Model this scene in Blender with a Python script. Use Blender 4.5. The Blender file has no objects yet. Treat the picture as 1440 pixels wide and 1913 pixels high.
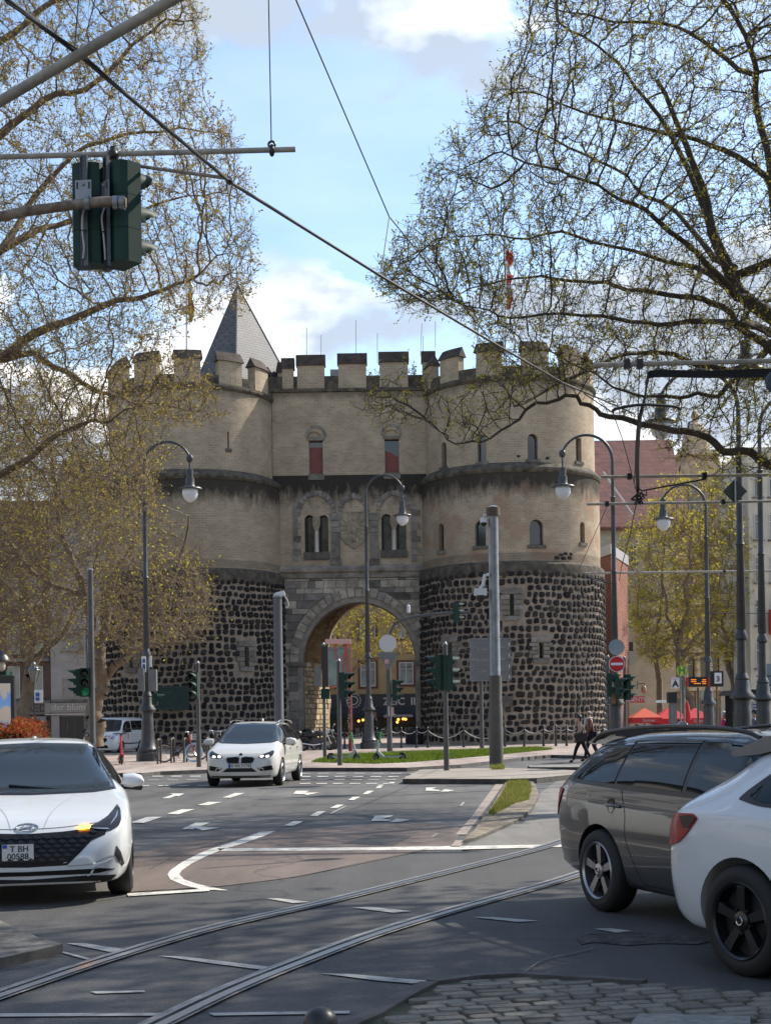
import bpy, bmesh, math, random
import numpy as np
from math import radians, sin, cos, pi, tan, atan2, sqrt
from mathutils import Vector, Matrix
from mathutils.bvhtree import BVHTree
from mathutils.geometry import delaunay_2d_cdt

random.seed(7); np.random.seed(7)
SC = bpy.context.scene
C = SC.collection
# ------------------------------------------------------------------ camera, sky, sun, exposure
F, CX, HOR, EYE, ROLL = 2700.0, 720.0, 1343.0, 1.57, radians(0.8)
cam_d = bpy.data.cameras.new('camera'); cam = bpy.data.objects.new('camera', cam_d); C.objects.link(cam)
cam.location = (0, 0, EYE)
cam.rotation_euler = (Matrix.Rotation(ROLL, 3, 'Y') @ Matrix.Rotation(radians(90), 3, 'X')).to_euler()
cam_d.sensor_fit = 'VERTICAL'; cam_d.sensor_height = 36; cam_d.lens = 36 * F / 1913
cam_d.shift_y = (HOR - 956.5) / 1913; cam_d.clip_start = .1; cam_d.clip_end = 3000
SC.camera = cam
SUN_AZ, SUN_EL = radians(58), radians(40)      # azimuth measured from +Y towards +X
sun_dir = Vector((sin(SUN_AZ) * cos(SUN_EL), cos(SUN_AZ) * cos(SUN_EL), sin(SUN_EL)))
sl = bpy.data.lights.new('sun', 'SUN'); sl.energy = 4.6; sl.angle = radians(.5); sl.color = (1, .93, .82)
so = bpy.data.objects.new('sun', sl); C.objects.link(so); so.rotation_euler = sun_dir.to_track_quat('Z', 'Y').to_euler()
SC.view_settings.view_transform = 'Standard'; SC.view_settings.look = 'None'
SC.view_settings.exposure = 0.62; SC.view_settings.gamma = 1; SC.view_settings.use_curve_mapping = False
SC.render.engine = 'CYCLES'
SC.cycles.max_bounces = 6; SC.cycles.transparent_max_bounces = 8; SC.cycles.caustics_reflective = False
SC.cycles.caustics_refractive = False

def nn(nt, t, **kw):
    n = nt.nodes.new(t)
    for k, v in kw.items():
        if k == 'inp':
            for a, b in v.items(): n.inputs[a].default_value = b
        else: setattr(n, k, v)
    return n
def ramp(nt, src, stops, interp='LINEAR'):
    r = nn(nt, 'ShaderNodeValToRGB'); r.color_ramp.interpolation = interp
    e = r.color_ramp.elements
    while len(e) < len(stops): e.new(.5)
    for i, (p, c) in enumerate(stops):
        e[i].position = p; e[i].color = (c, c, c, 1) if not hasattr(c, '__len__') else (*c, 1)
    nt.links.new(src, r.inputs[0]); return r.outputs[0]
def mth(nt, op, a, b=None, c=None, clamp=False):
    m = nn(nt, 'ShaderNodeMath', operation=op); m.use_clamp = clamp
    for i, x in enumerate((a, b, c)):
        if x is None: continue
        if hasattr(x, 'links'): nt.links.new(x, m.inputs[i])
        else: m.inputs[i].default_value = x
    return m.outputs[0]
def mixc(nt, fac, a, b, blend='MIX'):
    m = nn(nt, 'ShaderNodeMix', data_type='RGBA', blend_type=blend)
    for k, x in ((0, fac), (6, a), (7, b)):
        if hasattr(x, 'links'): nt.links.new(x, m.inputs[k])
        else: m.inputs[k].default_value = x if k == 0 else ((*x, 1) if len(x) == 3 else x)
    return m.outputs[2]

w = bpy.data.worlds.new('World'); SC.world = w; w.use_nodes = True
nt = w.node_tree; nt.nodes.clear()
sky = nn(nt, 'ShaderNodeTexSky', sky_type='NISHITA'); sky.sun_disc = False
sky.sun_elevation = SUN_EL; sky.sun_rotation = SUN_AZ; sky.air_density = 1.2; sky.dust_density = .6; sky.ozone_density = 2.2
SKY_K = .15
tc = nn(nt, 'ShaderNodeTexCoord')
sp = nn(nt, 'ShaderNodeSeparateXYZ'); nt.links.new(tc.outputs['Generated'], sp.inputs[0])
zz = mth(nt, 'ADD', sp.outputs[2], .12)
cx = mth(nt, 'DIVIDE', sp.outputs[0], zz); cy = mth(nt, 'DIVIDE', sp.outputs[1], zz)
cb = nn(nt, 'ShaderNodeCombineXYZ'); nt.links.new(cx, cb.inputs[0]); nt.links.new(cy, cb.inputs[1])
mp = nn(nt, 'ShaderNodeMapping'); mp.inputs['Location'].default_value = (3.1, 1.7, 0); nt.links.new(cb.outputs[0], mp.inputs[0])
n1 = nn(nt, 'ShaderNodeTexNoise', inp={'Scale': 1.6, 'Detail': 9, 'Roughness': .56, 'Distortion': .25}); nt.links.new(mp.outputs[0], n1.inputs[0])
# cumulus on a direction-space lattice, denser towards the horizon all the way round
mp2 = nn(nt, 'ShaderNodeMapping'); mp2.inputs['Scale'].default_value = (1, 1, 1.7); mp2.inputs['Location'].default_value = (.35, .2, .1)
nt.links.new(tc.outputs['Generated'], mp2.inputs[0])
n2 = nn(nt, 'ShaderNodeTexNoise', inp={'Scale': 5.5, 'Detail': 10, 'Roughness': .52, 'Distortion': .1}); nt.links.new(mp2.outputs[0], n2.inputs[0])
elev = sp.outputs[2]
b1 = ramp(nt, elev, [(0, .30), (.20, .31), (.275, .30), (.318, .16), (.335, .08), (.41, .09), (.435, .22), (.60, .16), (1, .12)])
f2 = mth(nt, 'ADD', n2.outputs[0], b1)
cum = ramp(nt, f2, [(.72, 0), (.765, .85), (.84, 1)])
wisp = ramp(nt, n1.outputs[0], [(.46, 0), (.75, .45)])
# lit tops / grey bellies
mp3 = nn(nt, 'ShaderNodeMapping'); mp3.inputs['Scale'].default_value = (1, 1, 1.7); mp3.inputs['Location'].default_value = (.35 - .03, .2 - .02, .1 - .06)
nt.links.new(tc.outputs['Generated'], mp3.inputs[0])
n3 = nn(nt, 'ShaderNodeTexNoise', inp={'Scale': 5.5, 'Detail': 10, 'Roughness': .52, 'Distortion': .1}); nt.links.new(mp3.outputs[0], n3.inputs[0])
dd = mth(nt, 'SUBTRACT', n3.outputs[0], n2.outputs[0])
shade = ramp(nt, mth(nt, 'ADD', mth(nt, 'MULTIPLY', dd, 3.2), .5), [(.26, (.40, .46, .55)), (.50, (.68, .72, .78)), (.68, (1.08, 1.06, 1.03))])
base = mixc(nt, mth(nt, 'MULTIPLY', wisp, .5), sky.outputs[0], (6.0, 6.3, 6.8))
cloudc = mixc(nt, 1.0, shade, (6.8, 6.8, 6.8), 'MULTIPLY')
allc = mixc(nt, cum, base, cloudc)
bg = nn(nt, 'ShaderNodeBackground'); bg.inputs[1].default_value = SKY_K; nt.links.new(allc, bg.inputs[0])
wo = nn(nt, 'ShaderNodeOutputWorld'); nt.links.new(bg.outputs[0], wo.inputs[0])

# ------------------------------------------------------------------ picture position -> place
def P(u, v, d):
    du, dv = u - CX, HOR - v
    x = du * cos(ROLL) + dv * sin(ROLL); z = -du * sin(ROLL) + dv * cos(ROLL)
    return Vector((x * d / F, d, EYE + z * d / F))
def G(u, v, z=0.0):
    du, dv = u - CX, HOR - v
    x = du * cos(ROLL) + dv * sin(ROLL); zz = -du * sin(ROLL) + dv * cos(ROLL)
    d = F * (z - EYE) / zz
    return Vector((x * d / F, d, z))
def X(u, d, v=1300): return P(u, v, d).x
def Z(u, v, d): return P(u, v, d).z

# ------------------------------------------------------------------ materials
MATS = {}
def M(name, col, rough=.6, metal=0, noise=None, bump=None, rnd=0, emit=None, coat=0, spec=.5, col2=None, dirt=0, aniso=None):
    if name in MATS: return MATS[name]
    m = bpy.data.materials.new(name); m.use_nodes = True; nt = m.node_tree
    b = nt.nodes['Principled BSDF']
    b.inputs['Roughness'].default_value = rough; b.inputs['Metallic'].default_value = metal
    b.inputs['Specular IOR Level'].default_value = spec; b.inputs['Coat Weight'].default_value = coat
    b.inputs['Coat Roughness'].default_value = .04
    b.inputs['Base Color'].default_value = (*col, 1)
    tc = nn(nt, 'ShaderNodeTexCoord'); src = tc.outputs['Object']
    cur = None
    if noise:
        n = nn(nt, 'ShaderNodeTexNoise', inp={'Scale': noise[0], 'Detail': 6, 'Roughness': .6})
        if aniso:
            mpp = nn(nt, 'ShaderNodeMapping'); mpp.inputs['Scale'].default_value = aniso; nt.links.new(src, mpp.inputs[0]); nt.links.new(mpp.outputs[0], n.inputs[0])
        else: nt.links.new(src, n.inputs[0])
        a = noise[1]; c2 = col2 or tuple(min(1, c * (1 + a)) for c in col); c1 = tuple(c * (1 - a) for c in col)
        f = ramp(nt, n.outputs[0], [(.32, 0), (.68, 1)]); cur = mixc(nt, f, c1, c2)
    if dirt:
        n = nn(nt, 'ShaderNodeTexNoise', inp={'Scale': 1.3, 'Detail': 8, 'Roughness': .7}); nt.links.new(src, n.inputs[0])
        f = mth(nt, 'MULTIPLY', ramp(nt, n.outputs[0], [(.45, 0), (.7, 1)]), dirt)
        cur = mixc(nt, f, cur if cur is not None else col, tuple(c * .35 for c in col))
    if rnd:
        oi = nn(nt, 'ShaderNodeObjectInfo'); h = nn(nt, 'ShaderNodeHueSaturation')
        v = mth(nt, 'MULTIPLY_ADD', oi.outputs['Random'], 2 * rnd, 1 - rnd); nt.links.new(v, h.inputs['Value'])
        if cur is None: h.inputs['Color'].default_value = (*col, 1)
        else: nt.links.new(cur, h.inputs['Color'])
        cur = h.outputs[0]
    if cur is not None: nt.links.new(cur, b.inputs['Base Color'])
    if bump:
        n = nn(nt, 'ShaderNodeTexNoise', inp={'Scale': bump[0], 'Detail': 5}); nt.links.new(src, n.inputs[0])
        bp = nn(nt, 'ShaderNodeBump', inp={'Strength': bump[1], 'Distance': bump[2] if len(bump) > 2 else .01}); nt.links.new(n.outputs[0], bp.inputs['Height'])
        nt.links.new(bp.outputs[0], b.inputs['Normal'])
    if emit:
        b.inputs['Emission Color'].default_value = (*emit[0], 1); b.inputs['Emission Strength'].default_value = emit[1]
    MATS[name] = m; return m

def leaf_mat(name, c1, c2, tr=.45):
    m = bpy.data.materials.new(name); m.use_nodes = True; nt = m.node_tree; nt.nodes.clear()
    g = nn(nt, 'ShaderNodeNewGeometry'); col = mixc(nt, g.outputs['Random Per Island'], c1, c2)
    d = nn(nt, 'ShaderNodeBsdfDiffuse'); t = nn(nt, 'ShaderNodeBsdfTranslucent'); mx = nn(nt, 'ShaderNodeMixShader'); mx.inputs[0].default_value = tr
    nt.links.new(col, d.inputs[0]); nt.links.new(col, t.inputs[0]); nt.links.new(d.outputs[0], mx.inputs[1]); nt.links.new(t.outputs[0], mx.inputs[2])
    o = nn(nt, 'ShaderNodeOutputMaterial'); nt.links.new(mx.outputs[0], o.inputs[0]); return m

def masonry(name, c1, c2, mortar, bw, bh, R=None, axis='x', stains=(), msize=.012, bumpk=.5, patch=None, dark=(.028, .026, .022)):
    """small courses of tuff or brick; R: wrap round a tower of that radius. stains: (z_top, depth, strength)"""
    m = bpy.data.materials.new(name); m.use_nodes = True; nt = m.node_tree; b = nt.nodes['Principled BSDF']; b.inputs['Roughness'].default_value = .9
    b.inputs['Specular IOR Level'].default_value = .2
    tc = nn(nt, 'ShaderNodeTexCoord'); sp = nn(nt, 'ShaderNodeSeparateXYZ'); nt.links.new(tc.outputs['Object'], sp.inputs[0])
    if R: uu = mth(nt, 'MULTIPLY', mth(nt, 'ARCTAN2', sp.outputs[0], mth(nt, 'MULTIPLY', sp.outputs[1], -1)), R)
    else: uu = sp.outputs[0] if axis == 'x' else (sp.outputs[1] if axis == 'y' else mth(nt, 'ADD', sp.outputs[0], sp.outputs[1]))
    cb = nn(nt, 'ShaderNodeCombineXYZ'); nt.links.new(uu, cb.inputs[0]); nt.links.new(sp.outputs[2], cb.inputs[1])
    wob = nn(nt, 'ShaderNodeTexNoise', inp={'Scale': .8, 'Detail': 3}); nt.links.new(cb.outputs[0], wob.inputs[0])
    va = nn(nt, 'ShaderNodeVectorMath', operation='MULTIPLY_ADD'); nt.links.new(wob.outputs['Color'], va.inputs[0]); va.inputs[1].default_value = (.05, .05, 0); nt.links.new(cb.outputs[0], va.inputs[2])
    br = nn(nt, 'ShaderNodeTexBrick', inp={'Scale': 1, 'Mortar Size': msize, 'Mortar Smooth': .3, 'Bias': 0, 'Brick Width': bw, 'Row Height': bh, 'Color1': (*c1, 1), 'Color2': (*c2, 1), 'Mortar': (*mortar, 1)})
    nt.links.new(va.outputs[0], br.inputs[0])
    n = nn(nt, 'ShaderNodeTexNoise', inp={'Scale': .9, 'Detail': 9, 'Roughness': .65}); nt.links.new(cb.outputs[0], n.inputs[0])
    f = ramp(nt, n.outputs[0], [(.3, .74), (.7, 1.16)])
    cur = mixc(nt, 1.0, br.outputs[0], f, 'MULTIPLY')
    if patch:
        n5 = nn(nt, 'ShaderNodeTexNoise', inp={'Scale': .55, 'Detail': 5}); nt.links.new(cb.outputs[0], n5.inputs[0])
        cur = mixc(nt, mth(nt, 'MULTIPLY', ramp(nt, n5.outputs[0], [(.5, 0), (.58, 1)]), .6), cur, patch)
    ms = nn(nt, 'ShaderNodeMapping'); ms.inputs['Scale'].default_value = (1.5, .55, 1); nt.links.new(cb.outputs[0], ms.inputs[0])
    sn = nn(nt, 'ShaderNodeTexNoise', inp={'Scale': 1.6, 'Detail': 8, 'Roughness': .7}); nt.links.new(ms.outputs[0], sn.inputs[0])
    for zt, dep, st in stains:
        t = mth(nt, 'DIVIDE', mth(nt, 'SUBTRACT', zt, sp.outputs[2]), dep)
        g = ramp(nt, t, [(0, 0), (.004, 1), (.38, .74), (1, 0)])
        k = ramp(nt, mth(nt, 'ADD', mth(nt, 'MULTIPLY', g, .62), mth(nt, 'MULTIPLY', sn.outputs[0], .75)), [(.52, 0), (.86, 1)])
        inside = mth(nt, 'GREATER_THAN', t, 0)
        cur = mixc(nt, mth(nt, 'MULTIPLY', mth(nt, 'MULTIPLY', k, inside), st), cur, dark)
    nt.links.new(cur, b.inputs['Base Color'])
    fn = nn(nt, 'ShaderNodeTexNoise', inp={'Scale': 14, 'Detail': 5}); nt.links.new(tc.outputs['Object'], fn.inputs[0])
    hgt = mth(nt, 'ADD', mth(nt, 'MULTIPLY', mth(nt, 'SUBTRACT', 1, br.outputs['Fac']), .7), mth(nt, 'MULTIPLY', fn.outputs[0], .5))
    bp = nn(nt, 'ShaderNodeBump', inp={'Strength': bumpk, 'Distance': .02}); nt.links.new(hgt, bp.inputs['Height']); nt.links.new(bp.outputs[0], b.inputs['Normal'])
    return m

# ------------------------------------------------------------------ mesh helper
class MB:
    def __init__(s): s.v = []; s.f = []; s.m = []; s.cm = 0
    def add(s, vs, fs):
        o = len(s.v); s.v += [tuple(p) for p in vs]; s.f += [tuple(i + o for i in f) for f in fs]; s.m += [s.cm] * len(fs); return s
    def bx(s, x0, x1, y0, y1, z0, z1):
        return s.add([(x0, y0, z0), (x1, y0, z0), (x1, y1, z0), (x0, y1, z0), (x0, y0, z1), (x1, y0, z1), (x1, y1, z1), (x0, y1, z1)],
                     [(0, 3, 2, 1), (4, 5, 6, 7), (0, 1, 5, 4), (1, 2, 6, 5), (2, 3, 7, 6), (3, 0, 4, 7)])
    def box(s, c, sz, rz=0, rx=0):
        R = Matrix.Rotation(rz, 3, 'Z') @ Matrix.Rotation(rx, 3, 'X'); c = Vector(c); h = Vector(sz) / 2
        vs = [c + R @ Vector((a * h.x, b * h.y, d * h.z)) for d in (-1, 1) for a, b in ((-1, -1), (1, -1), (1, 1), (-1, 1))]
        return s.add(vs, [(0, 3, 2, 1), (4, 5, 6, 7), (0, 1, 5, 4), (1, 2, 6, 5), (2, 3, 7, 6), (3, 0, 4, 7)])
    def tube(s, pts, r, n=8, cap=True, flat=1):
        pts = [Vector(p) for p in pts]; rs = r if hasattr(r, '__len__') else [r] * len(pts); vs = []; fs = []
        t0 = (pts[1] - pts[0]).normalized(); up = Vector((0, 0, 1)) if abs(t0.z) < .9 else Vector((1, 0, 0))
        a = t0.cross(up).normalized()
        for i, p in enumerate(pts):
            t = (pts[min(i + 1, len(pts) - 1)] - pts[max(i - 1, 0)]).normalized()
            a = (a - t * a.dot(t)).normalized(); b = t.cross(a)
            for k in range(n):
                an = 2 * pi * k / n; vs.append(p + (a * cos(an) + b * sin(an) * flat) * rs[i])
        for i in range(len(pts) - 1):
            for k in range(n): fs.append((i * n + k, i * n + (k + 1) % n, (i + 1) * n + (k + 1) % n, (i + 1) * n + k))
        if cap: fs.append(tuple(range(n - 1, -1, -1))); fs.append(tuple((len(pts) - 1) * n + k for k in range(n)))
        return s.add(vs, fs)
    def lathe(s, prof, n=24, c=(0, 0, 0), axis='z', cap=True):
        vs = []; fs = []
        for r, h in prof:
            for k in range(n):
                a = 2 * pi * k / n; p, q = r * cos(a), r * sin(a)
                if axis == 'z': vs.append((c[0] + p, c[1] + q, c[2] + h))
                elif axis == 'x': vs.append((c[0] + h, c[1] + p, c[2] + q))
                else: vs.append((c[0] + q, c[1] + h, c[2] + p))
        for i in range(len(prof) - 1):
            for k in range(n): fs.append((i * n + k, i * n + (k + 1) % n, (i + 1) * n + (k + 1) % n, (i + 1) * n + k))
        if cap: fs.append(tuple(range(n - 1, -1, -1))); fs.append(tuple((len(prof) - 1) * n + k for k in range(n)))
        return s.add(vs, fs)
    def prism(s, poly, axis, a, b):
        n = len(poly); g = {'x': lambda p, t: (t, p[0], p[1]), 'y': lambda p, t: (p[0], t, p[1]), 'z': lambda p, t: (p[0], p[1], t)}[axis]
        vs = [g(p, a) for p in poly] + [g(p, b) for p in poly]
        return s.add(vs, [tuple(range(n)), tuple(range(2 * n - 1, n - 1, -1))] + [(i, i + n, (i + 1) % n + n, (i + 1) % n) for i in range(n)])
    def ell(s, c, r, n=12, m=8):
        r = r if hasattr(r, '__len__') else (r, r, r)
        return s.add([(c[0] + r[0] * sin(pi * i / m) * cos(2 * pi * k / n), c[1] + r[1] * sin(pi * i / m) * sin(2 * pi * k / n), c[2] - r[2] * cos(pi * i / m)) for i in range(m + 1) for k in range(n)],
                     [(i * n + k, i * n + (k + 1) % n, (i + 1) * n + (k + 1) % n, (i + 1) * n + k) for i in range(m) for k in range(n)])
    def poly(s, pts): return s.add(pts, [tuple(range(len(pts)))])
    def torus(s, c, R, r, axis='x', n=24, m=8, a0=0, a1=2 * pi):
        full = abs(a1 - a0 - 2 * pi) < 1e-6; vs = []; fs = []; N = n if full else n + 1
        for i in range(N):
            a = a0 + (a1 - a0) * i / n
            for k in range(m):
                b = 2 * pi * k / m; rr = R + r * cos(b); h = r * sin(b); p, q = rr * cos(a), rr * sin(a)
                vs.append({'x': (c[0] + h, c[1] + p, c[2] + q), 'y': (c[0] + p, c[1] + h, c[2] + q), 'z': (c[0] + p, c[1] + q, c[2] + h)}[axis])
        for i in range(n):
            for k in range(m): fs.append((i * m + k, ((i + 1) % N) * m + k, ((i + 1) % N) * m + (k + 1) % m, i * m + (k + 1) % m))
        return s.add(vs, fs)
    def mesh(s, name, mats, smooth=None, recalc=True):
        me = bpy.data.meshes.new(name); me.from_pydata(s.v, [], s.f)
        for m in (mats if isinstance(mats, (list, tuple)) else [mats]): me.materials.append(m)
        if any(s.m): me.polygons.foreach_set('material_index', s.m)
        if recalc:
            bm = bmesh.new(); bm.from_mesh(me); bmesh.ops.recalc_face_normals(bm, faces=bm.faces); bm.to_mesh(me); bm.free()
        if smooth is not None:
            me.shade_smooth(); me.set_sharp_from_angle(angle=radians(smooth))
        return me
    def build(s, name, mats, parent=None, world=True, smooth=None, recalc=True):
        """world: coordinates are world ones, moved into the parent's frame (parents are unrotated then)"""
        if parent is not None and world:
            L = WLOC.get(parent.name, Vector((0, 0, 0)))
            if L.length: s.v = [(p[0] - L.x, p[1] - L.y, p[2] - L.z) for p in s.v]
        o = bpy.data.objects.new(name, s.mesh(name, mats, smooth, recalc)); C.objects.link(o)
        if parent is not None:
            o.parent = parent; WLOC[o.name] = WLOC.get(parent.name, Vector((0, 0, 0))) if world else Vector((0, 0, 0))
        return o
WLOC = {}
def tag(o, label=None, cat=None, group=None, kind=None):
    for k, v in (('label', label), ('category', cat), ('group', group), ('kind', kind)):
        if v: o[k] = v
    return o
def thing(name, label, cat, loc=(0, 0, 0), rz=0, group=None):
    o = bpy.data.objects.new(name, None); C.objects.link(o); o.location = loc; o.rotation_euler = (0, 0, rz); o.empty_display_size = .2
    WLOC[o.name] = Vector(loc); return tag(o, label, cat, group)
def sub(name, parent, loc=(0, 0, 0), rz=0):
    o = bpy.data.objects.new(name, None); C.objects.link(o); o.parent = parent; o.location = loc; o.rotation_euler = (0, 0, rz); return o
def inst(name, me, parent, mat=None, loc=None, rz=0, scale=(1, 1, 1)):
    o = bpy.data.objects.new(name, me); C.objects.link(o); o.parent = parent
    if loc is not None: o.location = loc; o.rotation_euler = (0, 0, rz); o.scale = scale
    if mat is not None: o.matrix_local = mat
    return o
def copy_tree(o, parent=None):
    c = o.copy(); C.objects.link(c); c.parent = parent
    if parent is not None: c.matrix_parent_inverse = o.matrix_parent_inverse.copy()
    for ch in [x for x in KIDS.get(o.name, [])]: copy_tree(ch, c)
    return c
KIDS = {}
def index_kids(root):
    def rec(o):
        KIDS[o.name] = [c for c in bpy.data.objects if c.parent == o]
        for c in KIDS[o.name]: rec(c)
    rec(root)
def struct(o): o['kind'] = 'structure'; return o
def boolean(o, cutter):
    md = o.modifiers.new('b', 'BOOLEAN'); md.object = cutter; md.operation = 'DIFFERENCE'; md.solver = 'EXACT'
    dg = bpy.context.evaluated_depsgraph_get(); me = bpy.data.meshes.new_from_object(o.evaluated_get(dg)); o.modifiers.clear()
    o.data = me; bpy.data.objects.remove(cutter)
def text_mesh(s, size, ext=.004, bold=0):
    cu = bpy.data.curves.new('lettering', 'FONT'); cu.body = s; cu.size = size; cu.extrude = ext; cu.align_x = 'CENTER'; cu.align_y = 'CENTER'; cu.offset = bold
    cu.resolution_u = 3
    o = bpy.data.objects.new('lettering', cu); C.objects.link(o); dg = bpy.context.evaluated_depsgraph_get()
    me = bpy.data.meshes.new_from_object(o.evaluated_get(dg)); bpy.data.objects.remove(o); return me
def text(s, size, mat, parent, loc, rz=0, rx=pi / 2, ext=.004, bold=0, sx=1, ry=0):
    me = text_mesh(s, size, ext, bold); me.materials.clear(); me.materials.append(mat)
    o = bpy.data.objects.new('lettering', me); C.objects.link(o)
    if parent: o.parent = parent
    o.location = loc; o.rotation_euler = (rx, ry, rz); o.scale = (sx, 1, 1); return o
def rel(parent, p): return Vector(p) - WLOC.get(parent.name, Vector((0, 0, 0)))
def np_mesh(name, V, Fq, mat, smooth=False):
    """V (n,3) float, Fq (m,k) int with one k"""
    me = bpy.data.meshes.new(name); k = Fq.shape[1]
    me.vertices.add(len(V)); me.vertices.foreach_set('co', V.astype(np.float32).ravel())
    me.loops.add(Fq.size); me.loops.foreach_set('vertex_index', Fq.astype(np.int32).ravel())
    me.polygons.add(len(Fq)); me.polygons.foreach_set('loop_start', np.arange(0, Fq.size, k, dtype=np.int32))
    me.update(calc_edges=True); me.materials.append(mat)
    if smooth: me.shade_smooth()
    return me
# ------------------------------------------------------------------ ground, road, markings
def asphalt(name, base, patch, k=1.0):
    m = bpy.data.materials.new(name); m.use_nodes = True; nt = m.node_tree; b = nt.nodes['Principled BSDF']; b.inputs['Roughness'].default_value = .72
    b.inputs['Specular IOR Level'].default_value = .35
    tc = nn(nt, 'ShaderNodeTexCoord')
    fine = nn(nt, 'ShaderNodeTexNoise', inp={'Scale': 90, 'Detail': 3}); nt.links.new(tc.outputs['Object'], fine.inputs[0])
    big = nn(nt, 'ShaderNodeTexNoise', inp={'Scale': .22, 'Detail': 8, 'Roughness': .62, 'Distortion': .5}); nt.links.new(tc.outputs['Object'], big.inputs[0])
    st = nn(nt, 'ShaderNodeMapping'); st.inputs['Scale'].default_value = (1.4, .16, 1); st.inputs['Rotation'].default_value = (0, 0, radians(-38)); nt.links.new(tc.outputs['Object'], st.inputs[0])
    stn = nn(nt, 'ShaderNodeTexNoise', inp={'Scale': 1.0, 'Detail': 7, 'Roughness': .6}); nt.links.new(st.outputs[0], stn.inputs[0])
    c = mixc(nt, ramp(nt, big.outputs[0], [(.38, 0), (.62, 1)]), base, patch)
    c = mixc(nt, 1.0, c, ramp(nt, fine.outputs[0], [(.3, .62), (.7, 1.42)]), 'MULTIPLY')
    c = mixc(nt, 1.0, c, ramp(nt, stn.outputs[0], [(.35, .78), (.65, 1.2)]), 'MULTIPLY')
    vor = nn(nt, 'ShaderNodeTexVoronoi', feature='DISTANCE_TO_EDGE', inp={'Scale': .16}); wv = nn(nt, 'ShaderNodeVectorMath', operation='MULTIPLY_ADD')
    nz = nn(nt, 'ShaderNodeTexNoise', inp={'Scale': .9, 'Detail': 6}); nt.links.new(tc.outputs['Object'], nz.inputs[0]); nt.links.new(nz.outputs['Color'], wv.inputs[0]); wv.inputs[1].default_value = (1.6, 1.6, 0); nt.links.new(tc.outputs['Object'], wv.inputs[2]); nt.links.new(wv.outputs[0], vor.inputs[0])
    crack = ramp(nt, vor.outputs[0], [(0, .55), (.006, 1)]); c = mixc(nt, 1.0, c, crack, 'MULTIPLY')
    nt.links.new(c, b.inputs['Base Color'])
    bp = nn(nt, 'ShaderNodeBump', inp={'Strength': .5, 'Distance': .006}); nt.links.new(fine.outputs[0], bp.inputs['Height']); nt.links.new(bp.outputs[0], b.inputs['Normal'])
    return m
M_ASPH = asphalt('asphalt', (.078, .075, .071), (.122, .117, .110))
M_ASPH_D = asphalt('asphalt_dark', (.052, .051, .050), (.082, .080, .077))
M_ASPH_R = asphalt('asphalt_red', (.118, .092, .078), (.160, .124, .104))
M_PAVE = asphalt('paving', (.30, .235, .20), (.36, .30, .26))
def worn_paint(name, col):
    m = bpy.data.materials.new(name); m.use_nodes = True; nt = m.node_tree; b = nt.nodes['Principled BSDF']; b.inputs['Roughness'].default_value = .75
    tc = nn(nt, 'ShaderNodeTexCoord'); n = nn(nt, 'ShaderNodeTexNoise', inp={'Scale': 6, 'Detail': 9, 'Roughness': .75}); nt.links.new(tc.outputs['Object'], n.inputs[0])
    nt.links.new(mixc(nt, ramp(nt, n.outputs[0], [(.36, .75), (.5, .12), (.7, 0)]), col, (.12, .12, .12)), b.inputs['Base Color']); return m
M_PAINT = worn_paint('road_paint', (.66, .64, .57))
M_PAINT2 = worn_paint('worn_paint', (.36, .35, .33))
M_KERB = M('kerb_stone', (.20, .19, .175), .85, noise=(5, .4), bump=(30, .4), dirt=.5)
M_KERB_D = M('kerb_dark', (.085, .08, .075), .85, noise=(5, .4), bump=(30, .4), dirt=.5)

def sheet(name, pix, z, mat, pts=None, kind='structure', parent=None):
    vs = [G(u, v, z) for u, v in pix] if pts is None else pts
    b = MB(); b.poly(vs); me = b.mesh(name, mat, recalc=False)
    bm = bmesh.new(); bm.from_mesh(me)
    for f in bm.faces:
        if f.normal.z < 0: f.normal_flip()
    bmesh.ops.triangulate(bm, faces=bm.faces); bm.to_mesh(me); bm.free()
    o = bpy.data.objects.new(name, me); C.objects.link(o)
    if parent: o.parent = parent
    else: o['kind'] = kind
    return o
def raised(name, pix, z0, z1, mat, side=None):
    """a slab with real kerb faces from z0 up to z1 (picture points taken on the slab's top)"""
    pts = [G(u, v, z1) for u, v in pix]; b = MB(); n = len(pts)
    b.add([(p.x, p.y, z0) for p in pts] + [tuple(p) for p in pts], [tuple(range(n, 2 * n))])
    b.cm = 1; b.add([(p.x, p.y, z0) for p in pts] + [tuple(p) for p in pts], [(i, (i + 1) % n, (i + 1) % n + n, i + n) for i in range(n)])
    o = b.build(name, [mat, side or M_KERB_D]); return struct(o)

b = MB(); b.poly([(-700, -60, -.03), (700, -60, -.03), (700, 1500, -.03), (-700, 1500, -.03)]); struct(b.build('ground', M_PAVE, recalc=False))
b = MB(); N = 40
b.poly([(-60, -30, 0), (60, -30, 0), (60, 62, 0), (-60, 62, 0)]); road = struct(b.build('road', M_ASPH, recalc=False))
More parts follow.
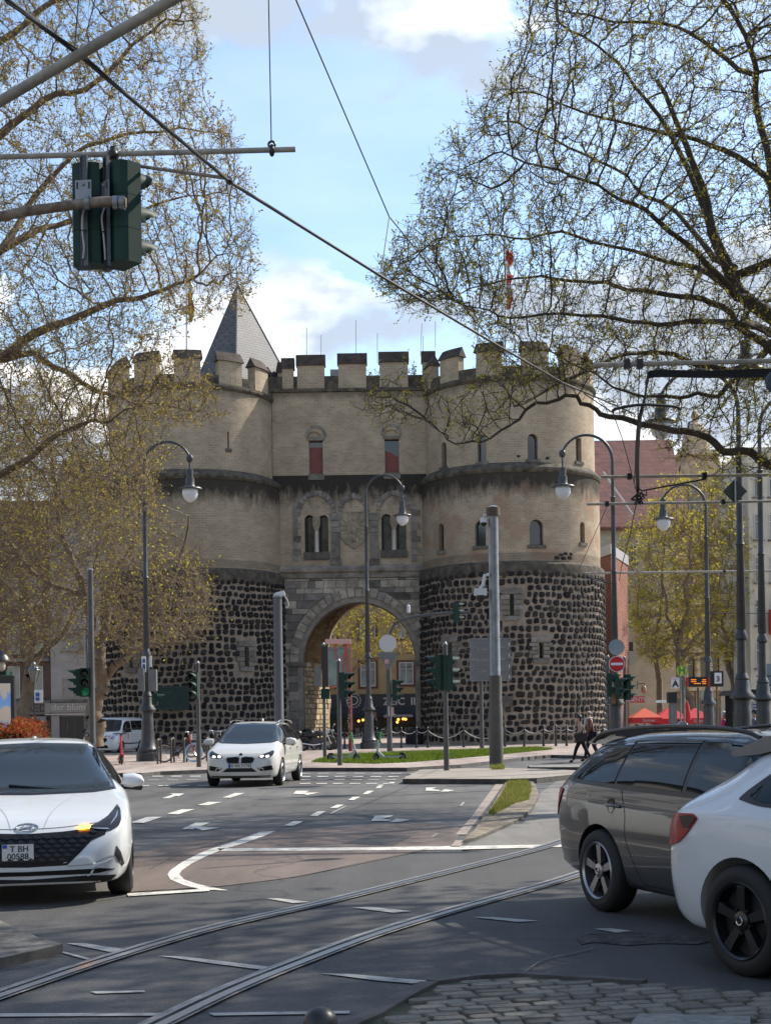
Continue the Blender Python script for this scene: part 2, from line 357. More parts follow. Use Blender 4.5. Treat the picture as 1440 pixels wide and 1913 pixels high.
# darker tram track bed in the foreground, reddish asphalt at the stop box, old patches
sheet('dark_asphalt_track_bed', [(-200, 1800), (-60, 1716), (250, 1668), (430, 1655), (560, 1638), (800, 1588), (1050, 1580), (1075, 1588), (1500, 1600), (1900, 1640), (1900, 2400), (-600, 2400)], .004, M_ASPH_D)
sheet('red_asphalt_patch', [(235, 1600), (330, 1576), (470, 1556), (640, 1543), (775, 1537), (862, 1546), (848, 1584), (800, 1587), (560, 1637), (430, 1654), (245, 1666)], .008, M_ASPH_R)
sheet('light_asphalt_lane', [(1052, 1450), (1200, 1462), (1160, 1560), (1048, 1580), (862, 1590), (905, 1540), (975, 1540), (1010, 1480)], .004, asphalt('asphalt_light', (.15, .14, .125), (.20, .19, .17)))
mk = thing('road_marking', 'white lane arrows, dashes and stop lines painted on the grey road', 'road marking'); mk['kind'] = 'structure'; del mk['category']
def mark(name, pix, mat=None, z=.012): return sheet(name, pix, z, mat or M_PAINT, parent=mk)
def z1(p): return [(x * .4306, 1180 + y * .4306) for x, y in p]
def z5(p): return [(560 + x * .375, 1400 + y * .375) for x, y in p]
mark('stop_line', [(405, 1585), (700, 1582.5), (1050, 1577.5), (1056, 1582), (850, 1587), (414, 1590)])
up = [(1195, 865), (1130, 868), (1000, 915), (920, 940), (860, 965), (790, 1000), (740, 1035), (728, 1052), (740, 1075), (800, 1100), (880, 1120), (990, 1122)]
lo = [(915, 1108), (850, 1092), (800, 1075), (778, 1052), (790, 1035), (830, 1007), (890, 977), (960, 947), (1060, 917), (1150, 885)]
mark('guide_line', z1(up + lo))
mark('edge_line', [(238, 1669), (390, 1660), (392, 1664), (240, 1674)], z=.016)
for p in ([(568, 828), (640, 803), (705, 803), (625, 830)], [(725, 790), (790, 770), (845, 770), (775, 792)], [(858, 752), (905, 738), (962, 739), (905, 753)], [(965, 720), (1020, 700), (1063, 700), (1000, 720)],
          [(1230, 842), (1275, 822), (1318, 822), (1272, 843)]): mark('lane_dash', z1(p))
for p in ([(50, 330), (90, 308), (130, 308), (90, 330)], [(150, 292), (185, 275), (222, 275), (185, 292)], [(240, 252), (265, 236), (302, 236), (270, 252)], [(313, 223), (335, 206), (370, 206), (340, 222)],
          [(377, 193), (395, 176), (420, 176), (402, 192)], [(440, 169), (452, 162), (478, 162), (465, 169)]): mark('lane_dash', z5(p))
mark('turn_arrow', z1([(703, 723), (752, 706), (738, 702), (802, 702), (775, 714), (765, 712), (735, 722)]))
mark('turn_arrow', z1([(788, 857), (850, 828), (912, 828), (868, 845), (905, 848), (955, 850), (878, 863), (862, 856), (845, 852), (840, 857)]))
mark('turn_arrow', z1([(1272, 703), (1285, 690), (1340, 690), (1325, 698), (1387, 698), (1330, 709), (1318, 704), (1300, 705)]))
mark('turn_arrow', z5([(355, 356), (375, 330), (465, 328), (455, 334), (408, 346), (458, 350), (448, 356)])); mark('arrow_head', z5([(445, 363), (480, 344), (553, 350), (500, 361)]))
mark('turn_arrow', z5([(625, 206), (629, 190), (680, 189), (658, 198), (698, 202), (694, 207)])); mark('arrow_head', z5([(697, 210), (722, 198), (768, 203), (735, 210)]))
mark('scuffed_line', z5([(795, 280), (812, 262), (822, 262), (806, 281)]), M_PAINT2); mark('scuffed_line', z5([(652, 433), (680, 419), (690, 419), (664, 434)]), M_PAINT2)
mark('scuffed_line', z5([(145, 320), (225, 281), (237, 280), (160, 321)]), M_PAINT2)
M_PINK = worn_paint('pale_strip', (.33, .27, .22))
mark('pale_strip', z5([(980, 165), (1022, 165), (900, 330), (828, 424), (775, 424), (850, 340)]), M_PINK)
mark('pale_strip', z5([(775, 452), (830, 452), (795, 484), (748, 485)]), M_PINK)
for p in ([(496, 1678), (520, 1678), (580, 1685), (548, 1687)], [(655, 1695), (690, 1694), (770, 1702), (735, 1705)], [(882, 1713), (920, 1713), (1007, 1720), (965, 1722)], [(1110, 1735), (1140, 1734), (1180, 1739), (1150, 1742)],
          [(295, 1785), (345, 1787), (537, 1810), (510, 1814), (400, 1800)], [(600, 1818), (650, 1819), (797, 1832), (770, 1837), (700, 1831)], [(125, 1762), (160, 1762), (245, 1775), (205, 1778)],
          [(100, 1775), (110, 1775), (184, 1794), (178, 1797)], [(170, 1852), (270, 1850), (272, 1853), (180, 1856)], [(-10, 1893), (300, 1892), (305, 1897), (-10, 1899)], [(390, 1892), (653, 1888), (653, 1893), (400, 1897)]):
    mark('worn_dash', p, worn_paint('p', (.40, .39, .36)) if 'pd' not in MATS else MATS['pd'])
    MATS['pd'] = bpy.data.materials['p']
# seams in the surface: thin pale tar lines
def ribbon(name, pts, wd, z, mat, parent=None, kind='structure', dz=0):
    vs = []; n = len(pts)
    for i, p in enumerate(pts):
        t = (pts[min(i + 1, n - 1)] - pts[max(i - 1, 0)]); t.z = 0; t.normalize(); q = Vector((-t.y, t.x, 0))
        vs += [(p.x + q.x * (wd[1] if hasattr(wd, '__len__') else wd / 2), p.y + q.y * (wd[1] if hasattr(wd, '__len__') else wd / 2), z), (p.x + q.x * (wd[0] if hasattr(wd, '__len__') else -wd / 2), p.y + q.y * (wd[0] if hasattr(wd, '__len__') else -wd / 2), z)]
    b = MB(); b.add(vs, [(2 * i, 2 * i + 1, 2 * i + 3, 2 * i + 2) for i in range(n - 1)])
    o = b.build(name, mat, recalc=False)
    if parent: o.parent = parent
    elif kind: o['kind'] = kind
    return o
def cr(pts, k=6):
    """smooth a polyline"""
    pts = [Vector(p) for p in pts]; q = [2 * pts[0] - pts[1]] + pts + [2 * pts[-1] - pts[-2]]; out = []
    for i in range(1, len(q) - 2):
        for j in range(k):
            t = j / k; a, b2, c, d = q[i - 1], q[i], q[i + 1], q[i + 2]
            out.append(.5 * ((2 * b2) + (c - a) * t + (2 * a - 5 * b2 + 4 * c - d) * t * t + (3 * b2 - a - 3 * c + d) * t ** 3))
    out.append(pts[-1]); return out
M_SEAM = M('seam', (.13, .127, .12), .9, noise=(9, .5))
for pp in ([(80, 1700), (200, 1682), (330, 1664), (430, 1655), (560, 1638), (680, 1612), (800, 1587)], [(870, 1886), (930, 1858), (960, 1838), (1010, 1800), (1070, 1785), (1110, 1775)], [(280, 1625), (330, 1600), (400, 1578), (470, 1560)]):
    ribbon('surface_seam', cr([G(u, v) for u, v in pp]), .013, .017, M_SEAM, mk)
M_STEEL = M('rail_steel', (.62, .61, .60), .30, 1.0); M_GRV = M('rail_groove', (.012, .012, .012), .9); M_CONC = M('track_concrete', (.25, .245, .235), .85, noise=(8, .3), dirt=.4)
railA = [(-260, 1950), (-120, 1905), (0, 1863), (200, 1795), (400, 1736), (600, 1690), (760, 1650), (900, 1615), (1000, 1589), (1060, 1569), (1130, 1540), (1200, 1512)]
railB = [(180, 1975), (300, 1915), (430, 1853), (560, 1800), (700, 1748), (850, 1702), (1000, 1660), (1075, 1637), (1180, 1600), (1300, 1556)]
for pix, lb in ((railA, 'curved tram rail farther from the camera crossing the dark asphalt'), (railB, 'curved tram rail nearer the camera beside the cobbled corner')):
    pts = cr([G(u, v) for u, v in pix], 10); t = thing('tram_rail', lb, 'tram rail'); t['kind'] = 'structure'; del t['category']
    ribbon('rail_bed', pts, .19, .018, M_CONC, t); ribbon('rail_head', pts, (-.075, -.012), .026, M_STEEL, t); ribbon('rail_groove', pts, (-.012, .022), .023, M_GRV, t); ribbon('rail_lip', pts, (.022, .045), .026, M_STEEL, t)

sheet('broken_asphalt_patch', [(1075, 1752), (1100, 1744), (1180, 1741), (1260, 1746), (1330, 1757), (1300, 1764), (1230, 1762), (1170, 1766), (1110, 1760), (1085, 1764)], .010, M('broken_asphalt', (.030, .028, .026), .95, noise=(7, .6), bump=(22, 1.0, .04), col2=(.09, .085, .08)))
sheet('tarred_patch', [(640, 1575), (700, 1560), (770, 1561), (735, 1579)], .0125, M_ASPH_D)
# far kerbs, pavements, islands
M_COB = None
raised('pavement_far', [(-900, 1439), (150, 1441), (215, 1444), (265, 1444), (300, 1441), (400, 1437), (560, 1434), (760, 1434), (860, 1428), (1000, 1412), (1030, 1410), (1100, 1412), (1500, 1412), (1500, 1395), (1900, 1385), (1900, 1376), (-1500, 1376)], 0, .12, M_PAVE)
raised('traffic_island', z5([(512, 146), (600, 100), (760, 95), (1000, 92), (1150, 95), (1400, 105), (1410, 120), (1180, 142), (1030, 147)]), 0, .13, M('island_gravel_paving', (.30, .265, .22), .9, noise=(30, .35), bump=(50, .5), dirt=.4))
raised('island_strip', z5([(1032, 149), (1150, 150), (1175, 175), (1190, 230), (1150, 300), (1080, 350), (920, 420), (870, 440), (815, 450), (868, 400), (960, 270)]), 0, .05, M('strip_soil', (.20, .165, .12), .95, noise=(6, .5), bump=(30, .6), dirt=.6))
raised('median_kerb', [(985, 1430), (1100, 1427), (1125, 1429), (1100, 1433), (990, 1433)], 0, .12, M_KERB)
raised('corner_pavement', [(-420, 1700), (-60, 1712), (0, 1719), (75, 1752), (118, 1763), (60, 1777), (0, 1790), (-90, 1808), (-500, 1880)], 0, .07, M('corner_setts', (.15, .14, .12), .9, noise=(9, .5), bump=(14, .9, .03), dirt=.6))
# dashes of the far crossings
for row, (v, u0, u1) in enumerate(((1467.5, 185, 385), (1457, 205, 400), (1450, 215, 420), (1444.8, 560, 800), (1450.5, 560, 830), (1456.5, 560, 800), (1463.5, 560, 740))):
    u = u0
    while u < u1:
        mark('crossing_dash', [(u, v - .6), (u + 20, v - .7), (u + 20, v + .5), (u, v + .6)], M_PAINT2 if row % 2 else None); u += 37 - row
# grass on the islands: real blades
def blades(name, poly_pts, n, h, wd, label, z=.12, mat=None):
    xs = [p.x for p in poly_pts]; ys = [p.y for p in poly_pts]; pts = []
    def inside(x, y):
        c = False; m = len(poly_pts)
        for i in range(m):
            a, bb = poly_pts[i], poly_pts[(i + 1) % m]
            if (a.y > y) != (bb.y > y) and x < (bb.x - a.x) * (y - a.y) / (bb.y - a.y) + a.x: c = not c
        return c
    while len(pts) < n:
        x, y = random.uniform(min(xs), max(xs)), random.uniform(min(ys), max(ys))
        if inside(x, y): pts.append((x, y))
    V = []; Fq = []
    for i, (x, y) in enumerate(pts):
        a = random.uniform(0, 6.28); hh = h * random.uniform(.4, 1.2); lx, ly = random.gauss(0, hh * .35), random.gauss(0, hh * .35); c, s = cos(a) * wd, sin(a) * wd
        V += [(x - c, y - s, z), (x + c, y + s, z), (x + lx, y + ly, z + hh)]; Fq.append((3 * i, 3 * i + 1, 3 * i + 2))
    o = bpy.data.objects.new(name, np_mesh(name, np.array(V), np.array(Fq), mat)); C.objects.link(o); return tag(o, label, 'grass', kind='stuff')
M_GRASS = leaf_mat('grass', (.09, .14, .02), (.20, .26, .045), .35); M_GRASS2 = leaf_mat('dry_grass', (.16, .19, .03), (.32, .30, .10), .35)
gp = [G(u, v, .12) for u, v in [(582, 1424), (625, 1411), (760, 1406), (1000, 1397), (1034, 1400), (900, 1413), (770, 1424), (700, 1427)]]
b = MB(); b.poly([(p.x, p.y, .125) for p in gp]); o = b.build('grass_strip', M('turf', (.07, .11, .02), .95, noise=(3, .4)), recalc=False); struct(o)
if o.data.polygons[0].normal.z < 0: o.data.flip_normals()
blades('grass', gp, 26000, .10, .02, 'bright green grass strip in front of the gate', .125, M_GRASS)
blades('grass_tuft', [G(u, v, .05) for u, v in z5([(1045, 152), (1130, 155), (1150, 190), (1140, 250), (1060, 275), (960, 330), (940, 320), (1000, 240)])], 6000, .09, .008, 'yellow green weeds along the narrow island strip', .05, M_GRASS2)
blades('grass_tuft', [G(u, v, .13) for u, v in [(915, 1434), (940, 1433), (942, 1437), (920, 1438)]], 900, .12, .01, 'small weeds at the foot of the thick grey mast', .13, M_GRASS2)

# cobbled corner, bottom right: every sett its own piece
cobz = .05
cp = [G(u, v, cobz) for u, v in [(640, 1925), (712, 1893), (770, 1858), (820, 1832), (890, 1822), (965, 1818), (1200, 1832), (1460, 1853), (1750, 1880), (1750, 2300), (560, 2300)]]
b = MB(); b.poly([(p.x, p.y, cobz - .022) for p in cp]); cob = b.build('cobbled_pavement', M('cobble_joint', (.055, .06, .035), .95, noise=(7, .5), bump=(40, .5)), recalc=False); struct(cob)
if cob.data.polygons[0].normal.z < 0: cob.data.flip_normals()
kb = MB(); n = 7
for i in range(6):
    a, c = cp[i], cp[i + 1]; t = (c - a).normalized(); q = Vector((-t.y, t.x, 0)) * .12
    kb.add([(a.x, a.y, -.01), (c.x, c.y, -.01), (c.x + q.x, c.y + q.y, -.01), (a.x + q.x, a.y + q.y, -.01), (a.x, a.y, cobz), (c.x, c.y, cobz), (c.x + q.x, c.y + q.y, cobz - .01), (a.x + q.x, a.y + q.y, cobz - .01)],
           [(4, 5, 6, 7), (0, 1, 5, 4), (1, 2, 6, 5), (2, 3, 7, 6), (3, 0, 4, 7)])
kb.build('cobble_kerb', M_KERB_D, cob)
M_SETT = M('granite_sett', (.165, .148, .118), .8, noise=(6, .35), bump=(45, .5, .004), rnd=.32, dirt=.5)
def poly_in(x, y, poly):
    c = False; m = len(poly)
    for i in range(m):
        a, bb = poly[i], poly[(i + 1) % m]
        if (a.y > y) != (bb.y > y) and x < (bb.x - a.x) * (y - a.y) / (bb.y - a.y) + a.x: c = not c
    return c
setts = []
for k in range(10):
    b = MB(); n = 8; j = [random.uniform(.86, 1.0) for _ in range(8)]
    base = [(-.5, -.35), (-.35, -.5), (.35, -.5), (.5, -.35), (.5, .35), (.35, .5), (-.35, .5), (-.5, .35)]
    o1 = [(x * jj, y * jj, 0) for (x, y), jj in zip(base, j)]; o2 = [(x * jj * .97, y * jj * .97, .7) for (x, y), jj in zip(base, j)]; o3 = [(x * jj * .93, y * jj * .90, .92 + random.uniform(-.10, .10)) for (x, y), jj in zip(base, j)]
    b.add(o1 + o2 + o3, [(i, (i + 1) % 8, (i + 1) % 8 + 8, i + 8) for i in range(8)] + [(i + 8, (i + 1) % 8 + 8, (i + 1) % 8 + 16, i + 16) for i in range(8)] + [tuple(range(16, 24))])
    setts.append(b.mesh('sett', M_SETT, smooth=35))
an = radians(14); cells = []
for r in range(-30, 60):
    sx = -3.4 + random.uniform(0, .15)
    while sx < 10:
        wq = random.choice((.13, .16, .18, .20, .24)); x = sx + wq / 2; sx += wq + .006; y = 3 + r * .104 + .035 * sin(x * 1.1) + random.uniform(-.004, .004)
        x, y = x * cos(an) - y * sin(an) + 1.0, x * sin(an) + y * cos(an)
        if poly_in(x, y, cp) and all(poly_in(x + a, y + bb, cp) for a, bb in ((.09, 0), (-.09, 0), (0, .06), (0, -.06))):
            if y > 5.3 and abs(x) / y < .30: cells.append((x, y, wq))
cells.sort(key=lambda c: c[1]); rest = MB()
slab = [G(1180, 1912, cobz), G(1195, 1897, cobz), G(1400, 1903, cobz), G(1402, 1925, cobz), G(1180, 1925, cobz)]
cells = [c for c in cells if not poly_in(c[0], c[1], slab)]
for i, (x, y, wq) in enumerate(cells):
    me = random.choice(setts); sc = (wq * random.uniform(.99, 1.05), .101 * random.uniform(.95, 1.04), .020 + random.uniform(-.003, .004)); rz = an + random.uniform(-.045, .045)
    if i < 300: inst('sett', me, cob, None, (x, y, cobz - .022), rz, sc)
    else:
        Mx = Matrix.Translation((x, y, cobz - .022)) @ Matrix.Rotation(rz, 4, 'Z') @ Matrix.Diagonal((*sc, 1)); rest.add([Mx @ v.co for v in me.vertices], [tuple(p.vertices) for p in me.polygons])
if rest.v: tag(rest.build('setts', M_SETT, cob), kind='stuff')
b = MB(); b.prism([(p.x, p.y) for p in slab], 'z', cobz - .02, cobz + .012); b.build('stone_slab', M('slab', (.2, .195, .18), .85, noise=(12, .3)), cob)
# dark round bollard head at the bottom edge
t = thing('ball_bollard', 'dark metal bollard with a round ball head at the cobbled corner', 'bollard', tuple(G(604, 2290)))
x, y = t.location.x, t.location.y; s = F / y; rB = 33 / s; zb = Z(604, 1913, y)
b = MB(); b.lathe([(rB * .62, 0), (rB * .62, zb - rB * 1.2)], 20, (x, y, 0)); b.build('post', M('cast_iron', (.03, .03, .032), .4, .3, noise=(20, .3)), t, smooth=40)
b = MB(); b.ell((x, y, zb), rB, 24, 16); b.build('ball_head', M('cast_iron', (.03, .03, .032)), t, smooth=60)
# ------------------------------------------------------------------ the medieval gate
GD = 82.0
TUFF1, TUFF2, MORT = (.385, .305, .215), (.315, .25, .172), (.44, .38, .29)
city = thing('city_gate', 'medieval double-tower stone gate with battlements and a tall archway', 'gate building', (0, GD, 0))
STG = ((15.0, 1.9, .95), (20.0, .7, .5), (9.9, .5, .7), (22.4, 1.0, .6))
def tower_mat(nm, R, st, pt=None): return masonry(nm, TUFF1, TUFF2, MORT, .36, .125, R=R, stains=st, bumpk=.35, patch=pt)
M_MORTAR = M('mortar', (.30, .245, .19), .95, noise=(2.2, .25), bump=(18, .7, .03), dirt=.35)
M_BASALT = M('basalt', (.022, .0205, .0205), .85, noise=(5, .4), bump=(14, .6, .02), rnd=.5, spec=.25)
M_BASALT2 = M('basalt_warm', (.042, .036, .031), .85, noise=(5, .4), bump=(14, .6, .02), rnd=.5, spec=.25)
M_CAP = M('merlon_cap', (.050, .040, .032), .9, noise=(3, .5), bump=(20, .5, .02), dirt=.5, col2=(.085, .06, .045))
M_SOOT = M('weathered_ledge', (.075, .066, .052), .95, noise=(2.5, .55), bump=(12, .8, .04), col2=(.15, .125, .09), dirt=.5)
M_GLASSD = M('dark_glass', (.015, .018, .02), .08, spec=.8)
M_GREYST = M('grey_stone', (.20, .18, .155), .9, noise=(3, .3), bump=(16, .6, .02), rnd=.28, dirt=.3)
M_ASHLAR = M('ashlar', (.36, .315, .25), .9, noise=(2.2, .3), bump=(12, .7, .03), rnd=.15, dirt=.5)
M_DKST = M('dark_stone', (.135, .12, .10), .9, noise=(3, .4), bump=(14, .6, .02), rnd=.3, dirt=.4)

stones = []
for k in range(18):
    b = MB(); n = random.choice((7, 8, 8, 9)); pts = []
    for i in range(n):
        a = 2 * pi * i / n + random.uniform(-.18, .18); sq = 1 / max(abs(cos(a)), abs(sin(a))) ** .62; r = .5 * sq * random.uniform(.8, 1.06); pts.append((r * cos(a), r * sin(a)))
    o1 = [(x, .0, z) for x, z in pts]; o2 = [(x * .93, -.8, z * .93) for x, z in pts]; o3 = [(x * .62, -1.15 + random.uniform(-.1, .1), z * .62) for x, z in pts]
    b.add(o1 + o2 + o3, [(i, (i + 1) % n, (i + 1) % n + n, i + n) for i in range(n)] + [(i + n, (i + 1) % n + n, (i + 1) % n + 2 * n, i + 2 * n) for i in range(n)] + [tuple(range(2 * n, 3 * n))])
    stones.append(b)
stone_me = [s.mesh('basalt_stone', M_BASALT) for s in stones]; stone_me2 = [s.mesh('basalt_stone', M_BASALT2) for s in stones]

def arch_poly(x0, x1, z0, zs, n=10, point=0):
    r = (x1 - x0) / 2; c = (x0 + x1) / 2
    return [(x0, z0), (x1, z0)] + [(c + r * cos(a), zs + r * (1 + point) * sin(a)) for a in [pi * i / n for i in range(n + 1)]]

TW = []
def tower(cx, R0, R1, R2, zl, zm, zc, wins, slits, key):
    """R0 basalt base, R1 middle drum, R2 top drum; openings: (px centre, width m, z0, z1, arched)"""
    tw = sub('round_tower', city, (cx, 0, 0)); WLOC[tw.name] = Vector((cx, GD, 0))
    L = lambda name, prof, m, n=72, sm=30: MB().lathe(prof, n).build(name, m, tw, world=False, smooth=sm)
    base = L('base_drum', [(R0 + .06, 0), (R0, 2), (R0 - .02, zl - .75), (R0 - .02, zl - .65)], M_MORTAR)
    L('base_band', [(R0 - .1, zl - .75), (R0 + .04, zl - .73), (R0 + .06, zl - .35), (R0 + .03, zl - .12), (R1 - .1, zl + .12)], M_SOOT)
    mid = L('middle_drum', [(R1, zl - .1), (R1, zm - .28)], tower_mat('tuff_mid_' + key, R1, ((zm - .15, 2.0, .93), (zl + .5, .9, .35)), (.30, .19, .13) if key == 'b' else None))
    L('string_course', [(R1 - .05, zm - .34), (R1 + .05, zm - .30), (R1 + .12, zm - .16), (R1 + .10, zm - .05), (R2 - .05, zm + .30)], M_SOOT)
    top = L('top_drum', [(R2, zm + .02), (R2, zc)], tower_mat('tuff_top_' + key, R2, ((zc, .8, .5),)))
    L('cornice', [(R2 - .1, zc - .2), (R2 + .05, zc - .17), (R2 + .13, zc - .05), (R2 + .13, zc + .06), (R2 - .05, zc + .14)], M_SOOT)
    L('parapet', [(R2 - .02, zc + .05), (R2, zc + .62), (R2 - .5, zc + .62), (R2 - .5, zc - .1)], M_SOOT, sm=20)
    for lst, ob, R in ((wins, None, None), (slits, base, R0)):
        cut = {}
        for u, wd, v0, v1, arched in lst:
            zc0 = None
            tgt, RR = (base, R0) if ob else ((mid, R1) if v0 > 920 else (top, R2))
            # find the angle on the drum seen at column u
            for it in range(3): pass
            ang = 0
            for _ in range(12):
                y = GD - RR * cos(ang); x = X(u, y, v0); ang = math.asin(max(-.97, min(.97, (x - cx) / RR)))
            y = GD - RR * cos(ang); za, zb = Z(u, v0, y), Z(u, v1, y)
            cut.setdefault(tgt.name, [tgt, []])[1].append((ang, wd, za, zb, arched, RR))
        for tgt, ls in cut.values():
            cm = MB()
            for ang, wd, za, zb, arched, RR in ls:
                pl = arch_poly(-wd / 2, wd / 2, za, zb - wd / 2) if arched else [(-wd / 2, za), (wd / 2, za), (wd / 2, zb), (-wd / 2, zb)]
                m0 = MB(); m0.prism(pl, 'y', -RR - 1, -RR + .55); Rz = Matrix.Rotation(ang, 3, 'Z'); cm.add([Rz @ Vector(p) for p in m0.v], m0.f)
            co = cm.build('cutter', M_MORTAR); co.location = (cx, GD, 0); bpy.context.view_layer.update()
            boolean(tgt, co)
            for ang, wd, za, zb, arched, RR in ls:
                Rz = Matrix.Rotation(ang, 3, 'Z')
                def put(name, mb, mt): mb.v = [Rz @ Vector(p) for p in mb.v]; return mb.build(name, mt, tw, world=False)
                m1 = MB(); m1.bx(-wd / 2, wd / 2, -RR + .30, -RR + .32, za, zb); put('window_pane', m1, M_GLASSD)
                m1 = MB()
                if not ob:
                    for xx in (-wd / 2, wd / 2 - .05): m1.bx(xx, xx + .05, -RR + .26, -RR + .31, za, zb)
                    m1.bx(-wd / 2, wd / 2, -RR + .26, -RR + .31, za, za + .06)
                    put('window_frame', m1, M('dark_frame', (.06, .06, .055), .6))
                    m1 = MB(); m1.bx(-wd / 2 - .12, wd / 2 + .12, -RR - .08, -RR + .2, za - .18, za - .01); put('window_sill', m1, M_DKST)
                else:
                    for s in (-1, 1):
                        for q in range(4):
                            h = (zb - za) / 4; ww = .34 + .16 * (q % 2); x0 = wd / 2 if s > 0 else -wd / 2 - ww
                            m1 = MB(); m1.bx(x0, x0 + ww, -RR - .06, -RR + .1, za + q * h + .02, za + (q + 1) * h - .02); put('surround_stone', m1, M_GREYST)
                    m1 = MB(); m1.bx(-wd / 2 - .4, wd / 2 + .4, -RR - .08, -RR + .1, zb + .02, zb + .3); put('lintel_stone', m1, M_GREYST)
                    m1 = MB(); m1.bx(-wd / 2 - .3, wd / 2 + .3, -RR - .10, -RR + .1, za - .25, za - .02); put('sill_stone', m1, M_GREYST)
    # merlons
    nM = 12
    for i in range(nM):
        a = 2 * pi * i / nM + radians(5 if key == 'a' else 12.5); wdt = 1.42
        Rz = Matrix.Rotation(a, 3, 'Z'); m0 = MB(); da = wdt / R2 / 2; rr = R2 + .01; q = R2 - .5; ns = 4
        vs = []
        for k in range(ns + 1):
            t = -da + 2 * da * k / ns
            vs += [(rr * sin(t), -rr * cos(t), zc + .14), (q * sin(t), -q * cos(t), zc + .14), (rr * sin(t), -rr * cos(t), zc + 1.45), (q * sin(t), -q * cos(t), zc + 1.45)]
        fs = [(4 * k, 4 * k + 4, 4 * k + 6, 4 * k + 2) for k in range(ns)] + [(4 * k + 1, 4 * k + 3, 4 * k + 7, 4 * k + 5) for k in range(ns)] + [(0, 2, 3, 1), (4 * ns, 4 * ns + 1, 4 * ns + 3, 4 * ns + 2)] + [(4 * k + 2, 4 * k + 6, 4 * k + 7, 4 * k + 3) for k in range(ns)]
        m0.add([Rz @ Vector(p) for p in vs], fs); mer = m0.build('merlon', top_m if False else bpy.data.materials['tuff_top_' + key], tw, world=False)
        m0 = MB(); t = da + .025; hh = .55 + .03 * sin(i * 3.1)
        ro, ri, rm = rr + .10, q - .10, (rr + q) / 2
        P4 = []
        for k in range(ns + 1):
            tt = -t + 2 * t * k / ns
            P4 += [(ro * sin(tt), -ro * cos(tt), zc + 1.42), (rm * sin(tt * .97), -rm * cos(tt * .97), zc + 1.42 + hh), (ri * sin(tt), -ri * cos(tt), zc + 1.42)]
        fs = [(3 * k, 3 * k + 3, 3 * k + 4, 3 * k + 1) for k in range(ns)] + [(3 * k + 1, 3 * k + 4, 3 * k + 5, 3 * k + 2) for k in range(ns)] + [(3 * k + 2, 3 * k + 5, 3 * k + 3, 3 * k) for k in range(ns)] + [(0, 1, 2), (3 * ns, 3 * ns + 2, 3 * ns + 1)]
        m0.add([Rz @ Vector(p) for p in vs][:0] + [Rz @ Vector(p) for p in P4], fs); m0.build('merlon_cap', M_CAP, tw, world=False)
    MB().lathe([(R2 - .2, zc - .05), (.01, zc - .05)], 40).build('roof_deck', M_SOOT, tw, world=False)
    TW.append((tw, cx, R0, zl, slits, key)); return tw
XL, XR = X(365, GD, 1250), X(956.5, GD, 1250)
tower(XL, 5.17, 5.0, 4.62, 9.75, 14.85, 19.6, [(427, .10, 838, 806, 0), ], [(461, .28, 1245, 1208, 1), (247, .26, 1248, 1216, 0)], 'a')
tower(XR, 5.2, 5.02, 4.78, 9.85, 14.95, 19.75,
      [(824, .45, 1029, 978, 1), (897, .62, 1020, 972, 1), (1002, .75, 1018, 970, 1), (1088, .42, 1014, 975, 1), (829, .42, 872, 826, 1), (900, .5, 862, 812, 1), (995, .56, 858, 810, 1), (1081, .5, 862, 818, 0)],
      [(956, .22, 1150, 1110, 0), (1010, .28, 1230, 1200, 1), (842, .26, 1235, 1200, 1)], 'b')
# basalt stones: the 300 that show largest are parts, the rest one mesh per tower
cand = []
for ti, (tw, cx, R0, zl, slits, key) in enumerate(TW):
    sl = []
    for u, wd, v0, v1, ar in slits:
        ang = 0
        for _ in range(12):
            y = GD - R0 * cos(ang); x = X(u, y, v0); ang = math.asin(max(-.97, min(.97, (x - cx) / R0)))
        y = GD - R0 * cos(ang); sl.append((ang * R0, Z(u, v0, y), Z(u, v1, y)))
    z = .28; row = 0
    while z < zl - .78:
        h = random.uniform(.28, .37) * (1.05 if z < 3.5 else 1); s = -R0 * 1.75 + random.uniform(0, .4)
        while s < R0 * 1.75:
            wdt = random.choice((.25, .29, .33, .35, .38, .52 if random.random() < .25 else .34)) * (1.06 if z < 3.5 else 1); gap = random.uniform(.045, .09); c = s + wdt / 2
            if not any(abs(c - a0) < .62 and z0 - .45 < z + h / 2 < z1 + .45 for a0, z0, z1 in sl):
                cand.append((ti, c / R0, z + h / 2 + random.uniform(-.05, .05) + .035 * sin(c * 1.3 + ti) * min(1, z / 2) * (z < zl - 1.2), wdt * random.uniform(.9, 1.08), h * random.uniform(.80, 1.08)))
            s += wdt + gap
        z += h + .03; row += 1
def stone_rank(c):
    ti, a, z, wd, h = c; s = wd * h * max(0, cos(a))
    if ti == 0 and (a < -.25 or z < 2.2): s *= .1
    return -s
cand.sort(key=stone_rank); rest = [MB(), MB()]; cnt = 0
for i, (ti, a, z, wd, h) in enumerate(cand):
    tw, cx, R0 = TW[ti][0], TW[ti][1], TW[ti][2]; k = random.randrange(18)
    RR = R0 + .05 * (1 - min(1, z / 2))
    Mx = Matrix.Rotation(a, 4, 'Z') @ Matrix.Translation((0, -RR + .02, z)) @ Matrix.Rotation(random.uniform(-.15, .15), 4, 'Y') @ Matrix.Diagonal((wd, .085, h, 1))
    if i < 300: inst('basalt_stone', (stone_me if random.random() < .75 else stone_me2)[k], tw, Mx)
    else: rest[ti].cm = 0 if random.random() < .7 else 1; rest[ti].add([Mx @ Vector(v) for v in stones[k].v], stones[k].f)
for ti in (0, 1):
    m2 = bpy.data.materials.new('basalt_far'); o = rest[ti].build('basalt_stones', [M_BASALT, M_BASALT2], TW[ti][0], world=False); o['kind'] = 'stuff'

